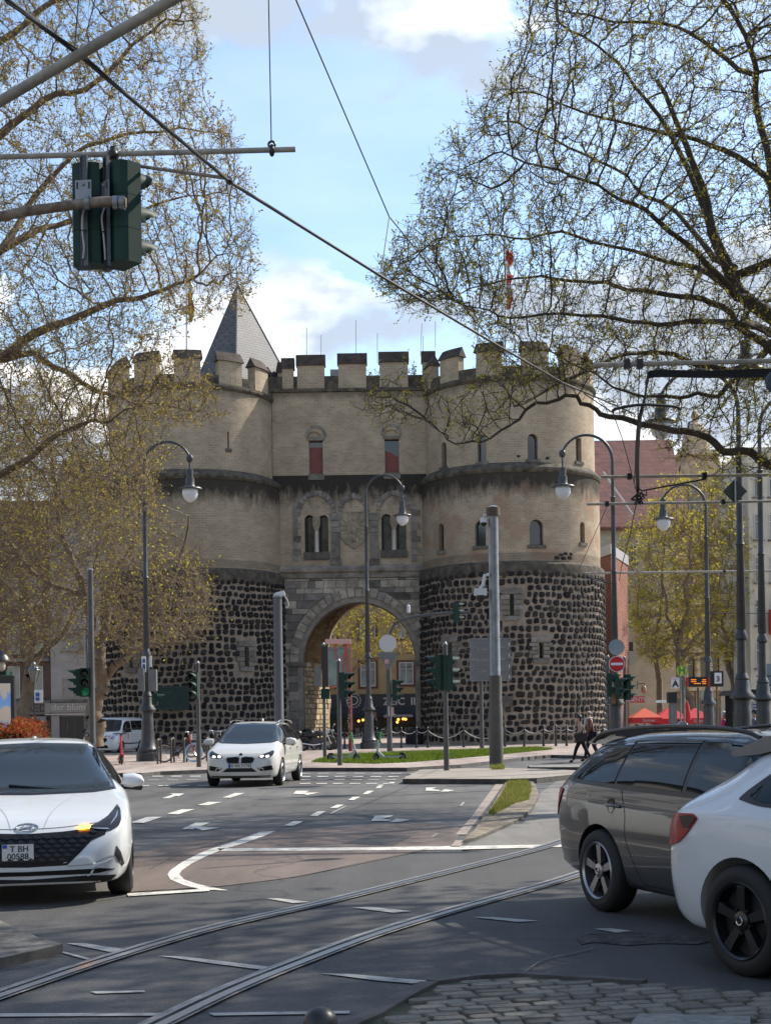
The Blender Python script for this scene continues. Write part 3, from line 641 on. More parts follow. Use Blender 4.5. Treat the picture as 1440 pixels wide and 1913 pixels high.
# ---- centre block between the towers
x0, x1 = XL + 4.6, XR - 4.6; FY = -.6       # front plane relative to GD
blk = sub('gate_block', city, (0, 0, 0)); WLOC[blk.name] = Vector((0, GD, 0))
bw = lambda mb, name, m, sm=None: mb.build(name, m, blk, world=False, smooth=sm)
gd = GD + FY
M_TUFFG = masonry('tuff_gate', TUFF1, TUFF2, MORT, .36, .125, stains=((15.35, 2.3, .97), (20.1, .7, .45)), bumpk=.35)
XA, RA, ZS = X(671.5, gd, 1235), 3.16, Z(671, 1236, gd)       # arch centre, radius, springing
up = MB(); up.bx(x0, x1, FY, FY + 6.8, 10.0, 20.1); up = bw(up, 'upper_wall', M_TUFFG)
lowr = MB(); lowr.bx(x0, x1, FY, FY + 1.3, 0, 10.0); lowr = bw(lowr, 'lower_wall', M('rubble_core', (.26, .225, .18), .95, noise=(2, .3), bump=(12, .6, .03), dirt=.5))
ct = MB(); ct.prism(arch_poly(XA - RA, XA + RA, -1, ZS, 24, .06), 'y', FY - 1, FY + 3); co = ct.build('cutter', M_MORTAR); co.location = (0, GD, 0); bpy.context.view_layer.update(); boolean(lowr, co)
def pxrect(u0, u1, va, vb): return X(u0, gd, va), X(u1, gd, va), Z((u0 + u1) / 2, vb, gd), Z((u0 + u1) / 2, va, gd)   # va top, vb bottom
ct = MB(); rects = [pxrect(577, 603, 823, 885), pxrect(718, 745, 820, 883)]
for a, c, z0, z1 in rects: ct.prism([(a, z0), (c, z0), (c, z1), (a, z1)], 'y', FY - 1, FY + .35)
for a, c, z0, z1 in (pxrect(572, 601, 800, 822), pxrect(715, 746, 797, 819)): ct.prism(arch_poly(a + .02, c - .02, z0 + .04, z0 + .1, 10, -.1), 'y', FY - 1, FY + .10)
tw_ = [pxrect(569, 587, 962, 1032), pxrect(595, 613, 962, 1031), pxrect(712, 731, 960, 1028), pxrect(740, 758, 960, 1027)]
for a, c, z0, z1 in tw_: ct.prism(arch_poly(a, c, z0, z1 - (c - a) / 2), 'y', FY - 1, FY + .6)
co = ct.build('cutter', M_MORTAR); co.location = (0, GD, 0); bpy.context.view_layer.update(); boolean(up, co)
M_REDREFL = M('reflected_roof_red', (.16, .028, .018), .5, noise=(2, .2))
for i, (a, c, z0, z1) in enumerate(rects):
    m0 = MB(); m0.bx(a, c, FY + .30, FY + .33, z0, z1); bw(m0, 'window_pane', M_GLASSD)
    m0 = MB(); zt = z1 - (.35 if i == 0 else .75); m0.prism([(a + .04, z0 + .05), (c - .04, z0 + .05), (c - .04, zt - (.25 if i else 0)), ((a + c) / 2, zt), (a + .04, zt + (.12 if i else 0))], 'y', FY + .24, FY + .29); bw(m0, 'red_roof_reflection', M_REDREFL)  # red shape painted in as a red roof reflected in the pane
    m0 = MB(); m0.bx(a - .06, c + .06, FY - .05, FY + .25, z0 - .35, z0 - .003); bw(m0, 'window_sill', M_DKST)
    m0 = MB(); m0.bx(a - .1, c + .1, FY - .05, FY + .2, z1 + .003, z1 + .16); bw(m0, 'window_lintel', M_GREYST)
    m0 = MB(); cxx, zz0 = (a + c) / 2, z1 + .18
    for k in range(9):
        a0, a1 = pi * k / 9 + .02, pi * (k + 1) / 9 - .02; r0, r1 = .46, .62
        m1 = MB(); m1.prism([(cxx + r0 * cos(a0), zz0 + r0 * sin(a0) * 1.15), (cxx + r1 * cos(a0), zz0 + r1 * sin(a0) * 1.15), (cxx + r1 * cos(a1), zz0 + r1 * sin(a1) * 1.15), (cxx + r0 * cos(a1), zz0 + r0 * sin(a1) * 1.15)], 'y', FY - .03, FY + .1); bw(m1, 'arch_stone', M_GREYST)
M_TREEGL = M('tree_reflection_glass', (.03, .032, .02), .12, spec=.25, noise=(2.2, .6), col2=(.10, .10, .05))  # olive mottling painted in as trees reflected in the glass
for i, (a, c, z0, z1) in enumerate(tw_):
    m0 = MB(); m0.bx(a, c, FY + .42, FY + .45, z0, z1); bw(m0, 'window_pane', M_TREEGL)
    m0 = MB(); m0.bx(a + .001, a + .14, FY + .05, FY + .5, z0, z1 - .2); bw(m0, 'window_jamb', M('black_jamb', (.02, .018, .016), .9))  # near-black strip along the left side of each opening
for i in (0, 2):
    a = tw_[i][1]; c = tw_[i + 1][0]; mx = (a + c) / 2; z0, z1 = tw_[i][2], tw_[i][3]
    m0 = MB(); m0.lathe([(.12, z0), (.12, z0 + .12), (.085, z0 + .2), (.075, z1 - .95), (.10, z1 - .9)], 14, (mx, FY - .02, 0)); bw(m0, 'colonnette', M('pale_marble', (.48, .46, .43), .7, noise=(3, .15)), 40)
    m0 = MB(); m0.prism([(mx - .1, z1 - .9), (mx + .1, z1 - .9), (mx + .22, z1 - .5), (mx + .2, z1 - .15), (mx - .2, z1 - .15), (mx - .22, z1 - .5)], 'y', FY - .12, FY + .1); bw(m0, 'capital', M('capital_stone', (.24, .195, .135), .9, noise=(6, .3)))
    m0 = MB(); m0.bx(tw_[i][0] - .06, tw_[i + 1][1] + .06, FY - .10, FY + .3, z0 - .42, z0 - .004); bw(m0, 'sill_block', M_DKST)
# three blind arches
for (u0, u1, vs, rad_e) in ((555, 628, 958, 0), (632, 690, 955, 0), (703, 768, 953, 0)):
    a, c = X(u0, gd, vs), X(u1, gd, vs); zs = Z((u0 + u1) / 2, vs, gd); cxx = (a + c) / 2; r1 = (c - a) / 2; r0 = r1 - .24; n = 13
    for k in range(n):
        a0, a1 = pi * k / n + .012, pi * (k + 1) / n - .012; e = 1.12; jj = random.uniform(-.02, .03)
        m1 = MB(); m1.prism([(cxx + r0 * cos(a0), zs + r0 * e * sin(a0)), (cxx + (r1 + jj) * cos(a0), zs + (r1 + jj) * e * sin(a0)), (cxx + (r1 + jj) * cos(a1), zs + (r1 + jj) * e * sin(a1)), (cxx + r0 * cos(a1), zs + r0 * e * sin(a1))], 'y', FY - .07 - abs(jj), FY + .05)
        bw(m1, 'arch_stone', M_GREYST)
for u0, u1 in ((620, 635), (692, 706)):
    a, c = X(u0, gd, 1000), X(u1, gd, 1000); zz = Z(u0, 1056, gd); zt = Z(u0, 958, gd); n = 5; hs = [zz + (zt - zz) * t for t in (0, .12, .62, .72, .85, 1)]
    for k in range(n):
        m1 = MB(); m1.bx(a - (.08 if k in (0, 4) else 0), c + (.08 if k in (0, 4) else 0), FY - .10, FY + .03, hs[k] + .012, hs[k + 1] - .012); bw(m1, 'pilaster_stone', M_GREYST if k != 0 else M_DKST)
for u0, wdt in ((548, .42), (768, .5)):
    zz = Z(u0, 1050, gd)
    for k in range(9):
        ww = wdt * (1 if k % 2 else .6); m1 = MB(); a = X(u0, gd, 1000); a = a if u0 < 700 else a
        m1.bx(a, a + ww, FY - .045, FY + .03, zz + k * .37 + .02, zz + (k + 1) * .37 - .03); bw(m1, 'quoin_stone', M_DKST if (k in (1, 3, 4) and u0 < 700) else M_GREYST)
# coat of arms
cu, cz = X(661, gd, 990), Z(661, 990, gd); sw = .80; M_REL = M('carved_stone', (.30, .25, .18), .85, noise=(4, .3), bump=(20, .4), dirt=.6)
shp = [(-sw, .98), (sw, .98), (sw, .1), (sw * .92, -.35), (sw * .6, -.72), (0, -1.05), (-sw * .6, -.72), (-sw * .92, -.35), (-sw, .1)]
m1 = MB(); m1.prism([(cu + x, cz + z) for x, z in shp], 'y', FY - .05, FY + .02); sh = bw(m1, 'carved_shield', M_REL)
m2 = MB(); ring = shp + [shp[0]]
for p, q in zip(ring, ring[1:]): m2.tube([(cu + p[0], FY - .06, cz + p[1]), (cu + q[0], FY - .06, cz + q[1])], .035, 6)
m2.build('shield_rim', M_REL, blk, world=False)
m2 = MB(); e = lambda x, z, rx, rz, ry=.09: m2.ell((cu + x, FY - .06, cz + z), (rx, ry, rz), 10, 7)
e(0, .62, .11, .13); e(.1, .60, .09, .04); e(0, 0, .19, .30, .13); e(0, -.45, .10, .25)
for s in (-1, 1):
    for k in range(6):
        a = radians(70 - 28 * k); r0, r1 = .26, .66 - .03 * abs(k - 2)
        m2.tube([(cu + s * (.12 + r0 * cos(a) * .6), FY - .06, cz + .15 + r0 * sin(a) * .7), (cu + s * (.1 + r1 * cos(a)), FY - .07, cz + .15 + r1 * sin(a))], [.035, .055], 6)
    m2.tube([(cu + s * .1, FY - .06, cz - .25), (cu + s * .32, FY - .07, cz - .45), (cu + s * .36, FY - .06, cz - .55)], [.05, .04, .02], 6)
    m2.tube([(cu + s * .03, FY - .06, cz - .5), (cu + s * .2, FY - .07, cz - .75)], [.05, .03], 6)
m2.build('carved_eagle', M_REL, blk, world=False, smooth=50)
# horizontal mouldings over the arch
m1 = MB(); m1.prism([(FY + .02, 9.52), (FY - .10, 9.55), (FY - .14, 9.66), (FY - .06, 9.72), (FY - .06, 9.80), (FY - .2, 9.9), (FY - .24, 10.08), (FY - .05, 10.22), (FY + .02, 10.22)], 'x', XL + 4.9, XR - 4.9); bw(m1, 'string_moulding', M('moulding_stone', (.27, .24, .20), .9, noise=(1.5, .45), dirt=.6))
m1 = MB(); m1.prism([(FY + .02, 20.0), (FY - .12, 20.04), (FY - .12, 20.2), (FY + .02, 20.24)], 'x', XL + 4.4, XR - 4.4); bw(m1, 'parapet_moulding', M_SOOT)
m1 = MB(); m1.bx(XL + 4.3, XR - 4.3, FY + .1, FY + .5, 20.1, 20.95); m1.bx(x0, x1, FY + .5, FY + 6.7, 20.1, 20.3); bw(m1, 'parapet', M_SOOT)
mme = None
for u0, u1, vt in ((527, 548, 668), (555, 606, 662), (632, 684, 659), (709, 762, 656), (789, 812, 655)):
    a, c = X(u0, gd, 700), X(u1, gd, 700); zt = Z((u0 + u1) / 2, vt, gd)
    m1 = MB(); m1.bx(a, c, FY + .02, FY + .55, 20.243, zt - .62); bw(m1, 'merlon', M_TUFFG)
    m1 = MB(); m1.prism([(FY - .08, zt - .62), (FY + .08, zt), (FY + .55, zt), (FY + .66, zt - .62)], 'x', a - .06, c + .06); bw(m1, 'merlon_cap', M_CAP)
for k in range(2):   # merlons of the side flank seen between the left tower and the centre wall
    m1 = MB(); yy = 1.3 + k * 2.0; m1.bx(x0 + .2, x0 + .7, yy, yy + 1.1, 20.1, 21.6); bw(m1, 'merlon', M_TUFFG)
    m1 = MB(); m1.prism([(x0 + .1, 21.6), (x0 + .2, 22.2), (x0 + .75, 22.2), (x0 + .85, 21.6)], 'y', yy - .05, yy + 1.15); bw(m1, 'merlon_cap', M_CAP)
# great arch: two rings of voussoirs
nV = 27
for ring, (r0, r1, y0, y1, mt) in enumerate(((RA + .30, RA + .74, -.06, .1, M_ASHLAR), (RA - .02, RA + .28, .10, .9, M_DKST))):
    for k in range(nV):
        a0, a1 = pi * k / nV + .006, pi * (k + 1) / nV - .006; jj = random.uniform(-.05, .07) if ring == 0 else 0; e = 1.06
        m1 = MB(); m1.prism([(XA + r0 * cos(a0), ZS + r0 * e * sin(a0)), (XA + (r1 + jj) * cos(a0), ZS + (r1 + jj) * e * sin(a0)), (XA + (r1 + jj) * cos(a1), ZS + (r1 + jj) * e * sin(a1)), (XA + r0 * cos(a1), ZS + r0 * e * sin(a1))], 'y', FY + y0 - abs(jj) * .4, FY + y1)
        bw(m1, 'voussoir', M_GREYST if (ring == 0 and k % 7 == 3) else mt)
    # jamb blocks
    for s in (-1, 1):
        z = .1; k = 0
        while z < ZS - .1:
            h = min(random.uniform(.38, .6), ZS - z); ra, rb = r0, r1 + (random.uniform(.0, .1) if ring == 0 else 0)
            xa, xb = sorted((XA + s * ra, XA + s * rb)); m1 = MB(); m1.bx(xa, xb, FY + y0 - random.uniform(0, .03), FY + y1, z + .012, z + h - .012); bw(m1, 'jamb_stone', random.choice((M_ASHLAR, M_ASHLAR, M_GREYST, M_DKST)) if ring == 0 else mt); z += h; k += 1
for s in (-1, 1):
    m1 = MB(); xa, xb = sorted((XA + s * (RA - .12), XA + s * (RA + .9))); m1.bx(xa, xb, FY - .16, FY + .9, ZS - .22, ZS + .02); bw(m1, 'impost', M_DKST)
# ashlar facing around the arch
z = .1; r1 = RA + .80; xl, xr = XL + 5.05, XR - 5.05
while z < 9.45:
    h = min(random.uniform(.30, .46), 9.5 - z); zc_ = z + h / 2
    def edge(zq):
        t = zq - ZS
        if t <= 0: return r1
        t /= 1.06
        return sqrt(max(0, r1 * r1 - t * t))
    for s in (-1, 1):
        e0, e1 = edge(z), edge(z + h); lim = (XA - xl) if s < 0 else (xr - XA)
        if min(e0, e1) == 0 and zc_ > ZS + r1: e0 = e1 = 0
        xs = max(e0, 0) ; pos = min(e0, e1)
        cur0, cur1 = e0, e1
        while min(cur0, cur1) < lim - .05:
            wdt = random.uniform(.4, .85); n0 = min(lim, max(cur0, cur1) + wdt)
            if lim - n0 < .25: n0 = lim
            if n0 - cur0 > .06:
                pj = random.uniform(-.045, .0); q = [(XA + s * (cur0 + .012), z + .012), (XA + s * (n0 - .012), z + .012), (XA + s * (n0 - .012), z + h - .012), (XA + s * (cur1 + .012), z + h - .012)]
                m1 = MB(); m1.prism(q, 'y', FY - .05 + pj, FY + .01); bw(m1, 'ashlar_block', random.choice((M_ASHLAR, M_ASHLAR, M_ASHLAR, M_ASHLAR, M_GREYST, M_DKST) if random.random() < .4 else (M_ASHLAR, M_ASHLAR, M_GREYST)))
            cur0 = cur1 = n0
    z += h
# passage walls, vault ribs, rear arch
M_WARM = M('warm_rubble', (.40, .31, .20), .95, noise=(3.5, .35), bump=(9, 1.0, .08), dirt=.5)
M_REDBR = masonry('passage_brick', (.22, .13, .09), (.17, .10, .07), (.30, .25, .20), .26, .085, axis='y')
DB = FY + 5.6; xe = X(613, GD + DB, 1300); m1 = MB(); m1.prism([(x0, FY + 1.3), (XA - RA - .25, FY + 1.3), (xe, DB + .1), (xe, DB + 1.2), (x0, DB + 1.2)], 'z', 0, ZS); bw(m1, 'passage_wall', M_WARM)
m1 = MB(); m1.bx(XA + RA + .15, x1, FY + 1.3, FY + 6.8, 0, ZS); bw(m1, 'passage_wall', M_WARM)
RV = RA + .2; n = 20; vs = []
for yy in (FY + 1.3, FY + 5.6):
    for k in range(n + 1): a = pi * k / n; vs.append((XA + (RV + .0) * cos(a), yy, ZS + RV * 1.12 * sin(a)))
m1 = MB(); m1.add(vs, [(k, k + 1, k + n + 2, k + n + 1) for k in range(n)]); bw(m1, 'vault', M_REDBR)
for s in (-1, 1): m1 = MB(); xa, xb = sorted((XA + s * (RV - .02), XA + s * (RV + 1.5))); m1.bx(xa, xb, FY + 1.31, FY + 6.7, ZS, ZS + 5); bw(m1, 'spandrel_wall', M_REDBR)
m1 = MB(); m1.bx(x0, x1, FY + 1.3, FY + 6.7, 9.4, 10); bw(m1, 'ceiling_slab', M_SOOT)
back = MB(); back.bx(x0, x1, FY + 5.6, FY + 6.79, 0, 9.99); back = bw(back, 'rear_wall', M_WARM)
bl, br_ = X(613, GD + FY + 5.6, 1250), X(779, GD + FY + 5.6, 1250)
ct = MB(); ct.prism(arch_poly(bl, br_, -1, 5.6, 24, .12), 'y', FY + 4, FY + 9); co = ct.build('cutter', M_MORTAR); co.location = (0, GD, 0); bpy.context.view_layer.update(); boolean(back, co)
for k in range(25):
    a0, a1 = pi * k / 25 + .01, pi * (k + 1) / 25 - .01; r0 = (br_ - bl) / 2 - .01; r1_ = r0 + .3; cxx = (bl + br_) / 2
    m1 = MB(); m1.prism([(cxx + r0 * cos(a0), 5.6 + r0 * 1.12 * sin(a0)), (cxx + r1_ * cos(a0), 5.6 + r1_ * 1.12 * sin(a0)), (cxx + r1_ * cos(a1), 5.6 + r1_ * 1.12 * sin(a1)), (cxx + r0 * cos(a1), 5.6 + r0 * 1.12 * sin(a1))], 'y', FY + 5.48, FY + 5.59); bw(m1, 'rear_voussoir', M('pale_rib', (.42, .35, .26), .9, noise=(3, .3)))
# irregular warm stones in the lit passage wall (left side, seen end on)
M_WST = M('warm_stone', (.46, .36, .235), .95, noise=(5, .35), bump=(10, .8, .05), rnd=.3, dirt=.4)
z = .15
xw = XA - RA - .25
while z < ZS - .1:
    h = random.uniform(.2, .34); y = FY + 1.4
    while y < FY + 5.3:
        wdt = random.uniform(.35, .7); b2 = MB(); tt_ = (y + wdt / 2 - FY - 1.3) / 4.4; xq = xw + (xe - xw) * tt_; b2.box((xq + random.uniform(-.02, .05), y + wdt / 2, z + h / 2), (.22, wdt - .05, h - .045), rz=-atan2(xe - xw, 4.4)); bw(b2, 'passage_stone', M_WST); y += wdt
    z += h
# battered guard stones at the arch foot
for u in (575, 775):
    m1 = MB(); xx = X(u, gd, 1390); m1.ell((xx, FY - .35, .35), (.55, .45, .75), 10, 8); bw(m1, 'guard_stone', M_BASALT, 60)
# green netting box on the left tower
ang = -.28; tw = TW[0][0]; R = 5.2
px, pz0, pz1 = X(325, GD - R, 1300), Z(325, 1325, GD - R), Z(325, 1283, GD - R)
m1 = MB(); m1.bx(px - .82 - XL, px + .82 - XL, -R - .35, -R + .5, pz0, pz1); o = m1.build('green_case', M('green_netting', (.012, .035, .03), .6, noise=(6, .4), bump=(30, .5)), tw, world=False)
m1 = MB()
for a, c, z0, z1 in ((-.84, -.76, pz0, pz1), (.76, .84, pz0, pz1), (-.76, .76, pz1 - .06, pz1 + .02), (-.76, .76, pz0 - .02, pz0 + .06)): m1.bx(px + a - XL, px + c - XL, -R - .38, -R - .352, z0, z1)
m1.build('case_frame', M('green_frame', (.02, .05, .042), .4), tw, world=False)
# dark plaque low on the right tower, small black stones above the band
m1 = MB(); xx = X(945, GD - 5.2, 1310); m1.bx(xx - .35 - XR, xx + .35 - XR, -5.30, -5.0, Z(945, 1320, 76.8), Z(945, 1300, 76.8)); m1.build('plaque', M_DKST, TW[1][0], world=False)
for u, v, s in [(1040, 1042, 1), (1052, 1043, 1), (1064, 1042, 1), (1048, 1036, .8), (1056, 1034, .8), (1066, 1035, .8), (968, 852, .6), (1022, 856, .7)]:
    R = 5.02 if v > 900 else 4.78; ang = 0
    for _ in range(12): ang = math.asin(max(-.97, min(.97, (X(u, GD - R * cos(ang), v) - XR) / R)))
    zq = Z(u, v, GD - R * cos(ang)); Mx = Matrix.Rotation(ang, 4, 'Z') @ Matrix.Translation((0, -R + .01, zq)) @ Matrix.Diagonal((.36 * s, .05, .22 * s, 1)); inst('basalt_inset', stone_me[(u + v) % 18], TW[1][0], Mx)

# slate pyramid roof behind the left tower
def tile_mat(name, c1, c2, mort, bw_, bh):
    m = bpy.data.materials.new(name); m.use_nodes = True; nt = m.node_tree; b = nt.nodes['Principled BSDF']; b.inputs['Roughness'].default_value = .55
    tc = nn(nt, 'ShaderNodeTexCoord'); sp_ = nn(nt, 'ShaderNodeSeparateXYZ'); nt.links.new(tc.outputs['Object'], sp_.inputs[0])
    cb = nn(nt, 'ShaderNodeCombineXYZ'); nt.links.new(mth(nt, 'ADD', sp_.outputs[0], mth(nt, 'MULTIPLY', sp_.outputs[1], .7)), cb.inputs[0]); nt.links.new(sp_.outputs[2], cb.inputs[1])
    br = nn(nt, 'ShaderNodeTexBrick', inp={'Scale': 1, 'Mortar Size': .018, 'Brick Width': bw_, 'Row Height': bh, 'Color1': (*c1, 1), 'Color2': (*c2, 1), 'Mortar': (*mort, 1)}); nt.links.new(cb.outputs[0], br.inputs[0])
    n = nn(nt, 'ShaderNodeTexNoise', inp={'Scale': 1.2, 'Detail': 6}); nt.links.new(tc.outputs['Object'], n.inputs[0])
    nt.links.new(mixc(nt, 1, br.outputs[0], ramp(nt, n.outputs[0], [(.3, .7), (.7, 1.2)]), 'MULTIPLY'), b.inputs['Base Color'])
    bp = nn(nt, 'ShaderNodeBump', inp={'Strength': .5, 'Distance': .02}); nt.links.new(mth(nt, 'SUBTRACT', 1, br.outputs['Fac']), bp.inputs['Height']); nt.links.new(bp.outputs[0], b.inputs['Normal']); return m
M_SLATE = tile_mat('slate', (.085, .088, .10), (.060, .063, .075), (.025, .025, .03), .3, .16)
dR = 84.0; ap = P(443, 530, dR); lf = P(383, 672, dR + .3); rt = P(518, 668, dR + .8); fr = P(441, 690, dR - 2.0); zb = 20.0
def down(p, q, z): t = (z - p.z) / (q.z - p.z); return p + (q - p) * t
lf, rt, fr = down(ap, lf, zb), down(ap, rt, zb), down(ap, fr, zb); bk = lf + rt - fr
m1 = MB(); m1.add([ap, lf, fr, rt, bk], [(0, 1, 2), (0, 2, 3), (0, 3, 4), (0, 4, 1)]); ro = m1.build('slate_spire', M_SLATE, TW[0][0])
m1 = MB(); m1.tube([ap - Vector((0, 0, .3)), ap + Vector((0, 0, .1))], [.08, .05], 8); m1.tube([ap, ap + Vector((0, 0, 1.2))], .02, 6); m1.build('finial', M_CAP, TW[0][0])
m1 = MB(); m1.tube([ap, fr], .05, 6); m1.tube([ap, rt], .04, 6); m1.build('ridge_flashing', M('lead', (.10, .10, .11), .5), TW[0][0])
# aerial rods on the roofs
m1 = MB()
for u, v0, v1 in ((573, 612, 662), (600, 626, 662), (665, 598, 660), (705, 622, 670), (785, 604, 655), (813, 600, 640), (790, 628, 655)):
    m1.tube([P(u, v1 + 10, 84), P(u + (3 if u == 785 else 0), v0, 84)], .018, 5)
m1.bx(X(617, 84, 700), X(632, 84, 700), 84, 84.5, 20.3, Z(620, 690, 84)); m1.build('aerial_rod', M('aerial', (.25, .25, .25), .5), blk)
# flags
def flag(u, v0, v1, f0, f1, cols, label, d=84, wpx=14):
    t = thing('flagpole', label, 'flag', tuple(P(u, v1, d))); m1 = MB(); m1.tube([P(u, v1, d), P(u, v0, d)], [.07, .045], 10); m1.build('pole', M('white_pole', (.7, .7, .68), .4), t, smooth=40)
    n = 26; W = 9; zt, zb = Z(u, f0, d), Z(u, f1, d); xx = X(u, d, f0)
    bands = len(cols)
    for k, c in enumerate(cols):
        m1 = MB(); vs = []; fs = []; i0, i1 = int(n * k / bands), int(n * (k + 1) / bands)
        for i in range(i0, i1 + 1):
            q = i / n; ww = wpx / F * d * (.55 + .45 * sin(q * 9 + 1) ** 2 * (1 - .3 * q))
            for j in range(W):
                s = j / (W - 1); vs.append((xx + .06 + ww * s, d + .12 * sin(s * 12 + q * 7), zt + (zb - zt) * q - .25 * s * (1 - q) + .1 * sin(q * 10 + s * 3)))
        m = i1 - i0 + 1
        for i in range(m - 1):
            for j in range(W - 1): fs.append((i * W + j, i * W + j + 1, (i + 1) * W + j + 1, (i + 1) * W + j))
        m1.add(vs, fs); m1.build('flag_cloth', M('cloth_%d_%d' % (u, k), c, .8, noise=(4, .1)), t, smooth=60, recalc=False)
flag(349, 478, 700, 492, 600, [(.75, .73, .68), (.72, .70, .62), (.62, .34, .02), (.62, .34, .02)], 'white and gold flag hanging slack on the left tower')
flag(943, 438, 665, 468, 576, [(.55, .03, .04), (.72, .70, .7), (.6, .04, .05), (.72, .7, .7), (.55, .03, .05)], 'red and white flag hanging slack on the right tower')
# ------------------------------------------------------------------ trees: limbs grown through each crown, twigs and young leaves
def pip(px, py, poly):
    c = np.zeros(len(px), bool); m = len(poly)
    for i in range(m):
        x0, y0 = poly[i]; x1, y1 = poly[(i + 1) % m]
        if y0 == y1: continue
        k = ((y0 > py) != (y1 > py)) & (px < (x1 - x0) * (py - y0) / (y1 - y0) + x0); c ^= k
    return c
def Pn(u, v, d):
    du, dv = u - CX, HOR - v
    return np.stack([(du * cos(ROLL) + dv * sin(ROLL)) * d / F, d, EYE + (-du * sin(ROLL) + dv * cos(ROLL)) * d / F], 1)
def segs(A, B, ra, rb, sides):
    n = len(A); D = B - A; L = np.linalg.norm(D, axis=1, keepdims=True) + 1e-9; D = D / L
    up = np.where(np.abs(D[:, 2:3]) > .9, np.array([[1., 0, 0]]), np.array([[0., 0, 1]])); U = np.cross(D, up); U /= np.linalg.norm(U, axis=1, keepdims=True) + 1e-9; W_ = np.cross(D, U)
    V = np.empty((n, 2 * sides, 3))
    for k in range(sides):
        a = 2 * pi * k / sides; o = U * cos(a) + W_ * sin(a); V[:, k] = A + o * ra[:, None]; V[:, sides + k] = B + o * rb[:, None]
    base = (np.arange(n) * 2 * sides)[:, None]
    Q = np.concatenate([np.stack([base[:, 0] + k, base[:, 0] + (k + 1) % sides, base[:, 0] + sides + (k + 1) % sides, base[:, 0] + sides + k], 1) for k in range(sides)])
    return V.reshape(-1, 3), Q
def join(parts):
    Vs, Qs, o = [], [], 0
    for V, Q in parts: Vs.append(V); Qs.append(Q + o); o += len(V)
    return np.concatenate(Vs), np.concatenate(Qs)
def obj_np(name, V, Q, mat, parent, smooth=False):
    L = WLOC[parent.name]; V = V - np.array([L.x, L.y, L.z]); o = bpy.data.objects.new(name, np_mesh(name, V, Q, mat, smooth)); C.objects.link(o); o.parent = parent; return o

